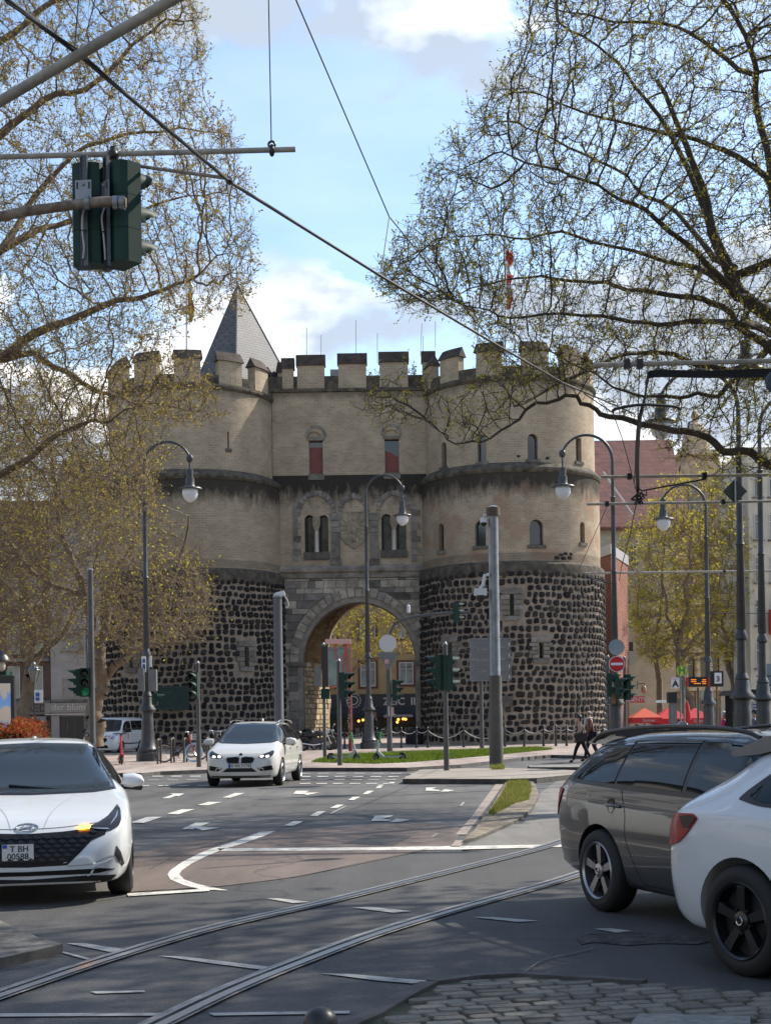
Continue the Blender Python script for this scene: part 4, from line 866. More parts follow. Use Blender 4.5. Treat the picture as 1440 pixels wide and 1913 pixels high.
def tree(name, label, base, limbs, env, n_attr, step=.35, di=3.0, dk=.6, twig_n=2, twig_l=(.12, .4), leaf_n=3, leaf=.05, tip=.006, bark=None, leafm=None, group=None, seed=1, iters=90, trunk_r=None, expo=2.3, lowleaf=1.0, droop=.0, twig_thr=.02):
    """limbs: polylines [(point, radius)...] the first being the trunk; env: list of (poly px, d0, d1, weight)"""
    rs = np.random.RandomState(seed); root = thing(name, label, 'tree', tuple(base), group=group)
    pos, par, fix = [], [], []
    for li, limb in enumerate(limbs):
        prev = -1
        if li > 0:   # spring from the nearest existing node
            p0 = np.array(limb[0][0]); prev = int(np.argmin([np.sum((np.array(q) - p0) ** 2) for q in pos]))
        pts = [Vector(p) for p, r in limb]; rad = [r for p, r in limb]
        sm = cr(pts, 5); wj = [Vector(rs.normal(0, 1, 3)) for _ in sm]; wj = [(wj[max(q - 1, 0)] + wj[q] * 2 + wj[min(q + 1, len(wj) - 1)]) / 4 for q in range(len(wj))]; wob = step * .38; sm = [p + wj[q] * wob * (1 if 0 < q else 0) for q, p in enumerate(sm)]; srad = np.interp(np.linspace(0, len(rad) - 1, len(sm)), range(len(rad)), rad)
        lastp = None
        for p, r in zip(sm, srad):
            if lastp is not None and (p - lastp).length < step * .6: continue
            pos.append(tuple(p)); par.append(prev); fix.append(r); prev = len(pos) - 1; lastp = p
    # attractors
    AT = []
    tw_ = sum(e[3] for e in env)
    for poly, d0, d1, wt in env:
        n = int(n_attr * wt / tw_); got = []; xs = [p[0] for p in poly]; ys = [p[1] for p in poly]; c = 0
        while c < n:
            u = rs.uniform(min(xs), max(xs), n * 2); v = rs.uniform(min(ys), max(ys), n * 2); k = pip(u, v, poly)
            d = rs.uniform(d0, d1, n * 2); g = Pn(u, v, d)[k]; got.append(g); c += len(g)
        AT.append(np.concatenate(got)[:n])
    AT = np.concatenate(AT)
    pos = [np.array(p) for p in pos]; Ppos = np.array(pos); near = np.zeros(len(AT), int); nd = np.full(len(AT), 1e9)
    def upd(i0, Pn_):
        nonlocal near, nd
        for c0 in range(0, len(Pn_), 400):
            q = Pn_[c0:c0 + 400]; d = ((AT[:, None, :] - q[None]) ** 2).sum(2); j = d.argmin(1); m = d[np.arange(len(AT)), j]; b = m < nd; nd[b] = m[b]; near[b] = i0 + c0 + j[b]
    upd(0, Ppos); alive = np.ones(len(AT), bool); par = list(par); allp = [Ppos]; tot = len(Ppos)
    for it in range(iters):
        k = alive & (nd < (di * (1 + it * .03)) ** 2)
        if not k.any(): break
        cat = Ppos; idx = near[k]; dv = AT[k] - Ppos[idx]; dv /= np.linalg.norm(dv, axis=1, keepdims=True) + 1e-9
        un, inv = np.unique(idx, return_inverse=True); acc = np.zeros((len(un), 3)); np.add.at(acc, inv, dv)
        acc /= np.linalg.norm(acc, axis=1, keepdims=True) + 1e-9; acc += rs.normal(0, .17, acc.shape); acc[:, 2] += .04; acc /= np.linalg.norm(acc, axis=1, keepdims=True)
        new = Ppos[un] + acc * step * rs.uniform(.7, 1.1, (len(un), 1)); i0 = len(Ppos); Ppos = np.concatenate([Ppos, new]); par += list(un)
        upd(i0, new); alive &= nd > dk * dk
        if not alive.any(): break
    N = len(Ppos); parr = np.array(par); r = np.zeros(N); ch = np.zeros(N, int); acc = np.zeros(N)
    for i in range(N - 1, -1, -1):
        r[i] = tip if acc[i] == 0 else acc[i] ** (1 / expo)
        if i < len(fix): r[i] = max(r[i] if r[i] < fix[i] * 1.1 else fix[i], fix[i])
        if parr[i] >= 0: acc[parr[i]] += r[i] ** expo; ch[parr[i]] += 1
    ii = np.where(parr >= 0)[0]; A = Ppos[parr[ii]]; B = Ppos[ii]; rb = r[ii]; ra = np.minimum(r[parr[ii]], rb * 1.25)
    ext = (B - A) * .06
    th = rb > .035; parts = []
    if th.any(): parts.append(segs(A[th] - ext[th], B[th] + ext[th], ra[th], rb[th], 7))
    md = (~th) & (rb > .012)
    if md.any(): parts.append(segs(A[md], B[md] + ext[md], ra[md], rb[md], 4))
    sm_ = rb <= .012
    if sm_.any(): parts.append(segs(A[sm_], B[sm_], ra[sm_], rb[sm_], 3))
    big = rb > .07
    V, Q = join(parts); obj_np('branches', V, Q, bark, root, True)
    # twigs on thin wood
    tn = np.where(r < twig_thr)[0]; tn = tn[tn >= len(fix)] if len(tn) else tn
    src = np.repeat(tn, twig_n); n = len(src)
    dirp = Ppos[src] - Ppos[np.maximum(parr[src], 0)]; dirp /= np.linalg.norm(dirp, axis=1, keepdims=True) + 1e-9
    dr = dirp * .8 + rs.normal(0, .55, (n, 3)); dr[:, 2] += .12 - droop; dr /= np.linalg.norm(dr, axis=1, keepdims=True)
    Lg = rs.uniform(twig_l[0], twig_l[1], (n, 1)); A = Ppos[src] + rs.uniform(-.5, .5, (n, 1)) * dirp * step; Mid = A + dr * Lg * .55; d2 = dr + rs.normal(0, .28, (n, 3)); d2[:, 2] += .25 - droop; d2 /= np.linalg.norm(d2, axis=1, keepdims=True); E = Mid + d2 * Lg * .5
    r1 = np.full(n, tip * .75); r2 = np.full(n, tip * .4)
    V, Q = join([segs(A, Mid, r1, r1 * .85, 3), segs(Mid, E, r1 * .85, r2, 3)])
    # side spurs
    s2 = rs.permutation(n)[:n // 2]; S = Mid[s2]; sd = rs.normal(0, 1, (len(s2), 3)); sd /= np.linalg.norm(sd, axis=1, keepdims=True); SE = S + sd * Lg[s2] * .4
    V2, Q2 = segs(S, SE, r1[s2] * .7, r2[s2], 3); V, Q = join([(V, Q), (V2, Q2)]); obj_np('twigs', V, Q, bark, root)
    if leaf_n > 0:
        ends = np.concatenate([E, SE, Mid[rs.permutation(n)[:n // 3]]]); m = len(ends); keep = rs.permutation(m)[:int(m * min(1, leaf_n))]
        if leaf_n > 1: ends = ends[keep[:int(m * .5)]]; ends = np.repeat(ends, int(round(leaf_n)) + 1, axis=0); ends = ends + rs.normal(0, leaf * .55, ends.shape)
        else: ends = ends[keep]
        m = len(ends); a = rs.normal(0, 1, (m, 3)); a /= np.linalg.norm(a, axis=1, keepdims=True); b = np.cross(a, rs.normal(0, 1, (m, 3))); b /= np.linalg.norm(b, axis=1, keepdims=True) + 1e-9
        s = leaf * rs.uniform(.5, 1.2, (m, 1)); VV = np.stack([ends, ends + a * s + b * s * .45, ends + a * s * 1.9 , ends + a * s - b * s * .45], 1).reshape(-1, 3); QQ = np.arange(4 * m).reshape(-1, 4)
        obj_np('young_leaves', VV, QQ, leafm, root)
    print(name, 'nodes', N, 'twigs', n)
    return root

M_BARK = M('plane_bark', (.115, .095, .075), .9, noise=(5, .5), bump=(25, .6, .02), col2=(.26, .235, .18))
M_BARKD = M('twig_bark', (.070, .053, .037), .9, noise=(3, .35))
M_BARKB = M('pale_twig_bark', (.17, .125, .085), .9, noise=(3, .35))
LEAF1 = leaf_mat('young_leaf', (.26, .21, .05), (.42, .38, .08), .5)
LEAF2 = leaf_mat('bronze_leaf', (.24, .17, .07), (.40, .33, .09), .5)
LEAF3 = leaf_mat('yellow_leaf', (.34, .27, .05), (.52, .46, .06), .55)
def pl(*a): return [(P(u, v, d), r) for u, v, d, r in a]

# big plane tree on the right: trunk just outside the frame
D = 27
tree('plane_tree', 'large spreading plane tree whose budding boughs overhang from the right', P(1720, 1504, D), [
    [(P(1720, 1504, D), 0.390), (P(1715, 1250, D), 0.312), (P(1690, 1000, D), 0.281), (P(1600, 800, D), 0.234), (P(1500, 660, D), 0.187), (P(1400, 560, D), 0.133), (P(1330, 430, D), 0.094), (P(1290, 300, D), 0.062), (P(1230, 150, D), 0.039)],
    pl((1640, 950, D, 0.115), (1500, 885, D - .3, 0.086), (1440, 868, D - .6, 0.079), (1370, 850, D - .8, 0.072), (1300, 808, D - 1, 0.065), (1200, 795, D - 1, 0.058), (1105, 765, D - 1.2, 0.043), (1060, 742, D - 1.5, 0.032), (990, 760, D - 1.6, 0.029), (940, 795, D - 1.8, 0.022), (860, 832, D - 2, 0.016), (800, 805, D - 2, 0.009)),
    pl((1560, 745, D, 0.144), (1440, 655, D + 1, 0.086), (1350, 580, D + 1.5, 0.065), (1240, 545, D + 1.5, 0.050), (1130, 525, D + 1, 0.036), (1010, 520, D + 1, 0.025), (900, 535, D + 1, 0.014), (800, 560, D + 1, 0.009)),
    pl((1520, 690, D, 0.144), (1450, 700, D + 2, 0.065), (1330, 690, D + 2, 0.058), (1200, 660, D + 2, 0.040), (1050, 720, D + 1, 0.029), (960, 760, D, 0.018)),
    pl((1500, 660, D, 0.130), (1470, 520, D - 1, 0.094), (1440, 380, D - 1, 0.072), (1420, 200, D - 1, 0.058), (1390, 60, D - 1.5, 0.043), (1300, -60, D - 1, 0.036)),
    pl((1400, 560, D, 0.094), (1300, 470, D - 1, 0.050), (1180, 380, D - 1.5, 0.036), (1060, 330, D - 1.5, 0.025), (930, 290, D - 1, 0.014)),
    pl((1330, 430, D, 0.072), (1250, 250, D + 1, 0.043), (1150, 120, D + 1, 0.029), (1040, 40, D + 1, 0.022)),
    pl((1440, 640, D + 1, 0.072), (1370, 720, D, 0.043), (1290, 740, D, 0.036), (1180, 735, D, 0.025), (1090, 680, D, 0.018), (980, 640, D, 0.013)),
    pl((1460, 480, D, 0.072), (1540, 350, D + 1, 0.058), (1560, 150, D + 1, 0.050)),
    pl((1690, 1000, D, 0.216), (1800, 700, D + 1, 0.144), (1900, 400, D + 1, 0.101), (1850, 100, D, 0.072)),
    pl((1400, 560, D, .08), (1270, 495, D + 2, .045), (1110, 450, D + 2, .03), (960, 440, D + 2, .02), (840, 450, D + 2, .012)),
    pl((1430, 330, D - 1, .06), (1300, 265, D, .04), (1150, 225, D, .028), (1010, 190, D, .015)),
    pl((1410, 140, D - 1, .05), (1280, 70, D, .035), (1150, 40, D, .025), (1020, 20, D, .014)),
    pl((1370, 500, D, .07), (1240, 380, D + 3, .04), (1120, 300, D + 3, .03), (980, 240, D + 3, .016)),
    pl((1500, 660, D, .1), (1400, 610, D - 2, .06), (1260, 600, D - 2, .04), (1120, 590, D - 2, .03), (960, 580, D - 2, .018), (850, 570, D - 2, .01)),
], [([(960, -150), (985, 30), (945, 100), (870, 215), (800, 290), (770, 400), (690, 520), (735, 575), (880, 590), (1110, 640), (1440, 640), (1700, 650), (1900, 300), (1800, -200)], D - 4, D + 4, 5),
    ([(690, 520), (760, 420), (860, 420), (980, 600), (870, 610), (740, 575)], D - 2, D + 2, .5),
    ([(880, 600), (1440, 600), (1650, 700), (1640, 830), (1440, 820), (1260, 700), (1100, 720), (900, 700)], D - 3, D + 3, 1.3),
    ([(840, 790), (880, 700), (1050, 640), (1100, 690), (960, 760), (890, 835)], D - 3, D - .5, .5),
    ([(660, 740), (700, 690), (800, 690), (850, 760), (790, 790), (700, 800)], D - 3, D - 1.5, .32),
    ([(1100, 740), (1440, 720), (1640, 800), (1440, 900), (1250, 870)], D - 2, D + 3, .35)],
    17000, step=.19, di=2.2, dk=.27, twig_n=2, twig_l=(.10, .34), leaf_n=1.99, leaf=.034, tip=.0058, bark=M_BARKD, leafm=LEAF1, seed=3, iters=70, expo=2.25)
# big tree on the left, trunk outside the frame
D = 30
tree('plane_tree', 'large budding plane tree whose boughs reach in from the left behind the hanging traffic lights', P(-420, 1500, D), [
    [(P(-420, 1500, D), .5), (P(-410, 1200, D), .4), (P(-380, 900, D), .34), (P(-300, 650, D), .28), (P(-220, 450, D), .22), (P(-150, 200, D), .16), (P(-60, -20, D), .1)],
    pl((-330, 780, D, .2), (-150, 740, D, .13), (0, 668, D, .10), (70, 620, D, .09), (140, 588, D, .075), (220, 565, D - .5, .06), (300, 542, D - .5, .045), (370, 510, D - .5, .025), (430, 470, D, .012)),
    pl((-300, 650, D, .18), (-120, 520, D, .12), (0, 470, D, .09), (110, 420, D + 1, .06), (220, 395, D + 1, .04), (330, 370, D + 1, .02), (420, 360, D + 1, .012)),
    pl((-220, 450, D, .16), (-60, 300, D, .1), (60, 200, D, .07), (180, 150, D, .05), (280, 60, D, .03), (350, 40, D, .015)),
    pl((-150, 200, D, .12), (0, 80, D, .07), (120, -10, D, .05)),
    pl((-300, 700, D, .18), (-80, 690, D + 1, .09), (60, 665, D + 1, .07), (150, 710, D + 1, .055), (210, 740, D + 1, .035), (300, 760, D, .02), (380, 770, D, .01)),
    pl((-350, 900, D, .2), (-100, 910, D - 1, .09), (20, 880, D - 1, .07), (110, 810, D - 1, .05), (190, 780, D - 1, .03)),
    pl((0, 470, D, .08), (100, 330, D + 1, .05), (220, 260, D + 1, .035), (340, 240, D + 1, .02), (430, 250, D + 1, .012)),
], [([(-250, -150), (330, -100), (385, 30), (395, 130), (350, 150), (380, 200), (440, 215), (450, 300), (475, 400), (480, 470), (475, 560), (400, 600), (250, 640), (0, 700), (-250, 700)], D - 4, D + 4, 5),
    ([(0, 600), (240, 600), (400, 700), (415, 780), (300, 800), (180, 800), (0, 860), (-150, 860)], D - 3, D + 3, 1.5),
    ([(200, 690), (300, 660), (400, 720), (418, 770), (330, 800), (230, 800)], D - 2.5, D - .5, .5),
    ([(-150, 800), (180, 790), (300, 850), (290, 960), (100, 1000), (-150, 1000)], D - 3, D + 3, .9)],
    15000, step=.20, di=2.3, dk=.29, twig_n=2, twig_l=(.10, .36), leaf_n=1.99, leaf=.038, tip=.0056, bark=M_BARKB, leafm=LEAF2, seed=5, iters=70, expo=2.25)
# brown budding tree in front of the left tower
D = 62
b0 = G(185, 1388, 0);
tree('street_tree', 'brown budding street tree with a forked dark trunk in front of the left tower', P(178, 1395, D), [
    [(P(178, 1393, D), .42), (P(180, 1330, D), .36), (P(188, 1280, D), .3), (P(185, 1200, D), .24), (P(160, 1120, D), .18), (P(120, 1000, D), .12), (P(100, 850, D), .07)],
    pl((188, 1280, D, .22), (235, 1215, D, .16), (275, 1150, D, .12), (330, 1060, D, .08), (360, 960, D, .04)),
    pl((235, 1215, D, .14), (310, 1205, D - 1, .07), (380, 1190, D - 2, .03)),
    pl((185, 1200, D, .18), (220, 1080, D + 1, .1), (260, 960, D + 1, .06), (280, 860, D, .03)),
    pl((160, 1120, D, .14), (80, 1080, D, .09), (10, 1000, D, .05)),
], [([(-60, 760), (60, 720), (200, 760), (300, 900), (300, 1000), (390, 1040), (400, 1130), (380, 1190), (300, 1230), (180, 1200), (0, 1230), (-60, 1100)], D - 4, D + 4, 5),
    ([(60, 680), (330, 840), (250, 960), (40, 900)], D - 4, D + 4, .7),
    ([(200, 1000), (370, 1060), (400, 1160), (260, 1220), (180, 1150)], D - 5, D, 1.1)],
    5200, step=.38, di=4, dk=.62, twig_n=5, twig_l=(.35, 1.1), leaf_n=.42, leaf=.075, tip=.011, bark=M_BARKB, leafm=LEAF3, seed=8, iters=60, group='budding street trees left of the gate')
D = 70
tree('street_tree', 'brown budding street tree with a straight trunk near the left picture edge', P(52, 1393, D), [
    [(P(46, 1393, D), .38), (P(50, 1300, D), .33), (P(58, 1230, D), .28), (P(55, 1120, D), .2), (P(40, 980, D), .12), (P(30, 850, D), .06)],
    pl((58, 1250, D, .2), (100, 1195, D, .14), (150, 1130, D, .1), (190, 1060, D, .05)),
    pl((55, 1150, D, .18), (10, 1090, D, .12), (-50, 1000, D, .07)),
], [([(-200, 780), (30, 740), (150, 820), (230, 1000), (200, 1120), (140, 1180), (30, 1215), (-200, 1215)], D - 4, D + 4, 5)],
    3600, step=.42, di=5, dk=.7, twig_n=6, twig_l=(.4, 1.2), leaf_n=.4, leaf=.08, tip=.012, bark=M_BARKB, leafm=LEAF3, seed=9, iters=50, group='budding street trees left of the gate')
# trees beyond, right side
for i, (ub, D, vb, env, lab, sd, n) in enumerate((
    (1283, 98, 1385, [(1190, 1060), (1230, 900), (1330, 880), (1390, 960), (1400, 1130), (1370, 1240), (1200, 1240), (1175, 1150)], 'pale spotted plane tree behind the tram stop signs', 12, 2400),
    (1372, 105, 1380, [(1290, 1000), (1340, 850), (1440, 840), (1560, 900), (1560, 1200), (1420, 1260), (1320, 1220)], 'budding tree with an upright trunk near the right picture edge', 13, 1900),
    (1235, 112, 1378, [(1165, 1180), (1150, 1010), (1230, 930), (1330, 980), (1330, 1200), (1240, 1250)], 'budding tree rising beyond the red umbrellas', 14, 1500),
    (1090, 135, 1372, [(1140, 1150), (1120, 950), (1200, 900), (1300, 960), (1320, 1150), (1200, 1230)], 'thin far budding tree behind the red brick annexe', 15, 900))):
    ux = sum(p[0] for p in env) / len(env)
    tree('street_tree', lab, P(ub, vb, D), [
        [(P(ub, vb, D), .30), (P(ub - 4, 1290, D), .25), (P(ub - 12, 1210, D), .2), (P((ub + ux) / 2, 1120, D), .13), (P(ux, 1020, D), .07)],
        pl((ub - 8, 1230, D, .16), ((ub + ux) / 2 + 40, 1150, D, .1), (ux + 60, 1060, D, .05)), pl((ub - 8, 1225, D, .16), ((ub + ux) / 2 - 40, 1160, D, .1), (ux - 50, 1080, D, .05))],
        [(env, D - 4, D + 4, 1)], n, step=.55, di=6, dk=1.0, twig_n=5, twig_l=(.4, 1.3), leaf_n=2, leaf=.125, tip=.014, bark=M_BARKB, leafm=LEAF3, seed=sd, iters=40, group='budding trees on the square right of the gate')
D = 104
tree('street_tree', 'yellow green budding tree seen through the archway', P(700, 1380, D), [
    [(P(612, 1385, D), .25), (P(612, 1300, D), .22), (P(640, 1220, D), .18), (P(680, 1150, D), .1)],
    pl((612, 1290, D, .18), (680, 1240, D, .12), (760, 1225, D, .08), (830, 1220, D, .04)), pl((640, 1220, D, .1), (600, 1150, D, .06))],
    [([(580, 1100), (800, 1090), (800, 1225), (700, 1215), (640, 1240), (590, 1230)], D - 4, D + 3, 1)], 1500, step=.4, di=5, dk=.7, twig_n=4, twig_l=(.3, .9), leaf_n=2, leaf=.10, tip=.010, bark=M_BARKB, leafm=LEAF3, seed=21, iters=40)

tree('plane_tree', 'unseen plane tree added on the right, its crown shading the near road', (15.5, 15.5, 0), [  # tree out of view, added to dapple the near road with shade
    [(Vector((15.5, 15.5, 0)), .4), (Vector((15.4, 15.3, 3)), .33), (Vector((15.3, 15.4, 6)), .28), (Vector((15, 15, 9)), .2), (Vector((14.5, 15, 13)), .1)],
    [(Vector((15.3, 15.4, 5)), .2), (Vector((13, 13, 8)), .14), (Vector((11, 11, 10)), .08)], [(Vector((15.3, 15.4, 5.5)), .2), (Vector((18, 18, 9)), .14), (Vector((19, 20, 12)), .08)],
    [(Vector((15.3, 15.4, 6)), .2), (Vector((13, 18, 9)), .14), (Vector((12, 20, 12)), .08)], [(Vector((15.3, 15.4, 6)), .2), (Vector((17, 12, 9)), .14), (Vector((18, 10, 12)), .08)]],
    [([(1700, -1900), (2900, -2100), (3800, -1200), (4100, 200), (3300, 700), (2300, 560), (2050, 100)], 11, 20, 1)], 5200, step=.4, di=5, dk=.5, twig_n=3, twig_l=(.3, .8), leaf_n=1.99, leaf=.12, tip=.010, bark=M_BARKD, leafm=LEAF1, seed=31, iters=50)
# ------------------------------------------------------------------ buildings round the square
M_WIN = M('window_pane', (.03, .035, .04), .06, spec=.9, noise=(1.5, .5), col2=(.09, .10, .11))
M_FRAME = M('window_frame_white', (.50, .48, .44), .6)
def facade_win(par, x0, x1, z0, z1, y, fr=M_FRAME, pane=M_WIN, mull=1, sill=True, d=.12):
    """a window set into / on a wall plane y (towards -Y); par is the building; a part with pane and sill"""
    f = .07; m = MB(); a = y - .05
    m.bx(x0, x0 + f, a, y + d, z0, z1); m.bx(x1 - f, x1, a, y + d, z0, z1); m.bx(x0 + f, x1 - f, a, y + d, z0, z0 + f); m.bx(x0 + f, x1 - f, a, y + d, z1 - f, z1)
    for k in range(mull): xx = x0 + (x1 - x0) * (k + 1) / (mull + 1); m.bx(xx - .03, xx + .03, a, y + d, z0 + f, z1 - f)
    if z1 - z0 > 1.6: m.bx(x0 + f, x1 - f, a, y + d, z0 + (z1 - z0) * .68, z0 + (z1 - z0) * .68 + .05)
    w_ = m.build('window', fr, par); m = MB(); m.bx(x0 + f, x1 - f, y - .02, y - .012, z0 + f, z1 - f); m.build('pane', pane, w_)
    if sill: m = MB(); m.bx(x0 - .1, x1 + .1, y - .16, y - .001, z0 - .12, z0 - .003); m.build('sill', M_GREYST, w_)
    return w_
def house(name, label, u0, u1, d, h, mat, deep=9, cat='building', rows=(), zbase=0):
    x0, x1 = X(u0, d), X(u1, d); t = thing(name, label, cat, ((x0 + x1) / 2, d, 0)); m = MB(); m.bx(x0, x1, d, d + deep, zbase, h); m.build('wall', mat, t); return t, x0, x1
# left pair
M_BRN = masonry('brown_brick', (.15, .085, .06), (.12, .065, .045), (.19, .16, .13), .25, .08, bumpk=.2)
d = 100; t, x0, x1 = house('corner_house', 'brown brick corner house behind the two street trees at left', -160, 95, d, 17, M_BRN)
for u0, u1, va, vb in ((16, 39, 1245, 1304), (-40, -15, 1245, 1304), (58, 82, 1245, 1304), (16, 39, 1165, 1220), (58, 82, 1165, 1220), (16, 39, 1080, 1130), (58, 82, 1080, 1130)):
    facade_win(t, X(u0, d), X(u1, d), Z(u0, vb, d), Z(u0, va, d), d, mull=1)
m = MB(); m.bx(x0, x1, d - .25, d - .001, Z(50, 1335, d), Z(50, 1309, d)); m.build('sign_band', M('band_brown', (.22, .185, .155), .8, dirt=.4), t)
text('MAED', .78, M('letters_dark_red', (.06, .018, .015), .5), t, rel(t, (X(62, d), d - .27, Z(62, 1324, d))))
for u0, u1 in ((30, 88), (-40, 20)):
    m = MB(); m.bx(X(u0, d), X(u1, d), d - .06, d - .004, .3, Z(50, 1339, d)); m.build('shop_window', M_WIN, t)
    m = MB(); m.bx(X(u0, d), X(u1, d), d - .3, d - .07, Z(50, 1346, d), Z(50, 1340, d)); m.build('awning_box', M('grey_box', (.3, .29, .27), .7), t)
m = MB(); m.bx(x0, x1, d - .3, d - .001, Z(50, 1236, d), Z(50, 1230, d)); m.build('cornice', M_GREYST, t)
d = 97; t, x0, x1 = house('flower_shop_house', 'pale grey rendered house with a florist shopfront beside the left tower', 96, 240, d, 16, M('grey_render', (.33, .315, .30), .9, noise=(1, .15), dirt=.3))
for u0, u1, va, vb, mu in ((116, 157, 1266, 1306, 1), (180, 205, 1266, 1306, 1), (116, 157, 1180, 1215, 1), (180, 205, 1180, 1215, 1)):
    facade_win(t, X(u0, d), X(u1, d), Z(u0, vb, d), Z(u0, va, d), d, fr=M('beige_frame', (.33, .30, .26), .6), pane=M('curtained_pane', (.22, .21, .19), .3, noise=(3, .3)), mull=mu)
m = MB(); m.bx(x0, x1, d - .15, d - .001, Z(150, 1311, d), Z(150, 1307, d)); m.build('ledge', M_GREYST, t)
m = MB(); m.bx(X(86, d), x1, d - .30, d - .001, Z(150, 1331, d), Z(150, 1313, d)); m.build('fascia_board', M('fascia_taupe', (.26, .24, .215), .7), t)
text('der blumenladen', .62, M('pale_letters', (.52, .50, .46), .5), t, rel(t, (X(157, d), d - .32, Z(150, 1321, d))))
m = MB(); m.bx(X(86, d), x1, d - .34, d - .305, Z(150, 1335, d), Z(150, 1333, d)); m.build('blind_rail', M_FRAME, t)
m = MB(); m.bx(X(113, d), X(156, d), d - .05, d - .002, .15, Z(150, 1338, d)); m.build('shop_entrance', M('shop_dark', (.012, .012, .015), .25), t)
for u in (126, 140): m = MB(); m.bx(X(u, d), X(u + 1.2, d), d - .08, d - .051, .15, Z(150, 1339, d)); m.build('door_bar', M_DKST, t)
m = MB(); m.bx(X(158, d), X(195, d), d - .05, d - .002, .6, Z(150, 1338, d)); m.build('shop_window', M_WIN, t)
m = MB(); m.bx(X(97, d), X(112, d), d - .2, d - .002, .1, Z(150, 1337, d)); m.build('pier', M('pier_grey', (.30, .285, .26), .8), t)
m = MB(); m.prism([(d - .3, 16), (d + 4.5, 20), (d + 9.3, 16)], 'x', x0, x1); m.build('roof', M_SLATE, t)

# behind the arch: the yellow house with the dark restaurant front
d = 122; t, x0, x1 = house('yellow_house', 'ochre yellow house with a dark restaurant front seen through the archway', 470, 900, d, 17, M('ochre_render', (.36, .25, .12), .85, noise=(1, .12), dirt=.25))
BRF = M('brown_window_frame', (.10, .035, .02), .5)
for u0, u1, va, vb in ((672, 704, 1236, 1284), (744, 774, 1236, 1280), (740, 760, 1158, 1194), (672, 704, 1155, 1196), (600, 632, 1236, 1284), (600, 632, 1155, 1196)):
    m = MB(); a, c, z0, z1 = X(u0, d), X(u1, d), Z(u0, vb, d), Z(u0, va, d); m.bx(a - .12, c + .12, d - .06, d - .001, z0 - .12, z1 + .12); m.build('window_surround', BRF, t)
    facade_win(t, a + .08, c - .08, z0 + .06, z1 - .06, d - .07, mull=1, pane=M('pale_pane', (.16, .18, .17), .08, noise=(.8, .5), col2=(.34, .36, .34)), sill=False, d=.04)
m = MB(); m.bx(X(560, d), X(830, d), d - .9, d - .001, Z(700, 1322, d), Z(700, 1297, d)); m.build('fascia', M('fascia_black', (.018, .022, .026), .5), t)
m = MB(); m.prism([(d - .9, Z(700, 1322, d)), (d - 2.2, Z(700, 1332, d)), (d - 2.2, Z(700, 1341, d)), (d - 2.15, Z(700, 1341, d)), (d - 2.1, Z(700, 1333, d)), (d - .88, Z(700, 1324, d))], 'x', X(620, d), X(830, d)); m.build('awning', M('awning_black', (.014, .016, .02), .8), t)
ML = M('sign_white', (.42, .41, .39), .5)
text('ZEIC  IL', .86, ML, t, rel(t, (X(748, d), d - .93, Z(750, 1311, d))), bold=.02)
text('al di Borrento', .42, ML, t, rel(t, (X(743, d), d - 2.23, Z(745, 1337, d))), bold=.01)
m = MB(); c = P(661, 1309, d); m.torus((c.x, d - .93, c.z), .34, .05, 'y', 24, 6)
for k in range(16): a = 2 * pi * k / 16; m.box((c.x + .58 * cos(a), d - .93, c.z + .58 * sin(a)), (.1, .02, .13), rz=0)
m.build('round_emblem', ML, t)
m = MB(); m.bx(X(560, d), X(830, d), d - .07, d - .002, .1, Z(700, 1322, d)); m.build('restaurant_front', M('front_dark', (.012, .011, .010), .2), t)
for u in (640, 682, 712, 733, 762, 790): m = MB(); m.bx(X(u, d), X(u + 2, d), d - .14, d - .071, .1, Z(700, 1330, d)); m.build('front_post', M('post_brown', (.03, .022, .018), .6), t)
m = MB(); m.bx(X(630, d), X(830, d), d - .2, d - .141, .1, .75); m.build('stall_riser', M('riser_dark', (.03, .028, .026), .7), t)
for u, v in ((670, 1347), (678, 1345), (744, 1344), (742, 1349), (753, 1343), (757.5, 1343.5)):
    c = P(u, v, d - .3); m = MB(); m.ell(c, .11, 10, 8); m.build('lamp_bulb', M('warm_bulb', (1, .5, .1), .5, emit=((1, .36, .05), 2.5)), t)
    m = MB(); m.tube([(c.x, c.y, c.z), (c.x, c.y, c.z + .9)], .012, 4); m.build('lamp_cord', M_CAP, t)
rs = random.Random(4)
for k in range(14):   # plants and chairs in front of the restaurant, dim behind the arch
    u = rs.uniform(650, 790); g = P(u, 1370, 117); tt = thing('cafe_chair', 'cafe chair outside the dark restaurant beyond the archway', 'chair', (g.x, 117 + rs.uniform(-1, 1), .0), rs.uniform(0, 6), 'cafe chairs beyond the archway')
    m = MB(); m.bx(-.22, .22, -.22, .22, .43, .47); m.build('seat', M('rattan', (.12, .10, .08), .8), tt, world=False)
    m = MB(); m.bx(-.22, .22, .19, .23, .5, .88); m.build('backrest', M('rattan', (.1, .1, .1)), tt, world=False)
    for a, b_ in ((-.2, -.2), (.2, -.2), (-.2, .2), (.2, .2)): m = MB(); m.tube([(a, b_, 0), (a, b_, .43)], .015, 5); m.build('leg', M_STEEL, tt, world=False)

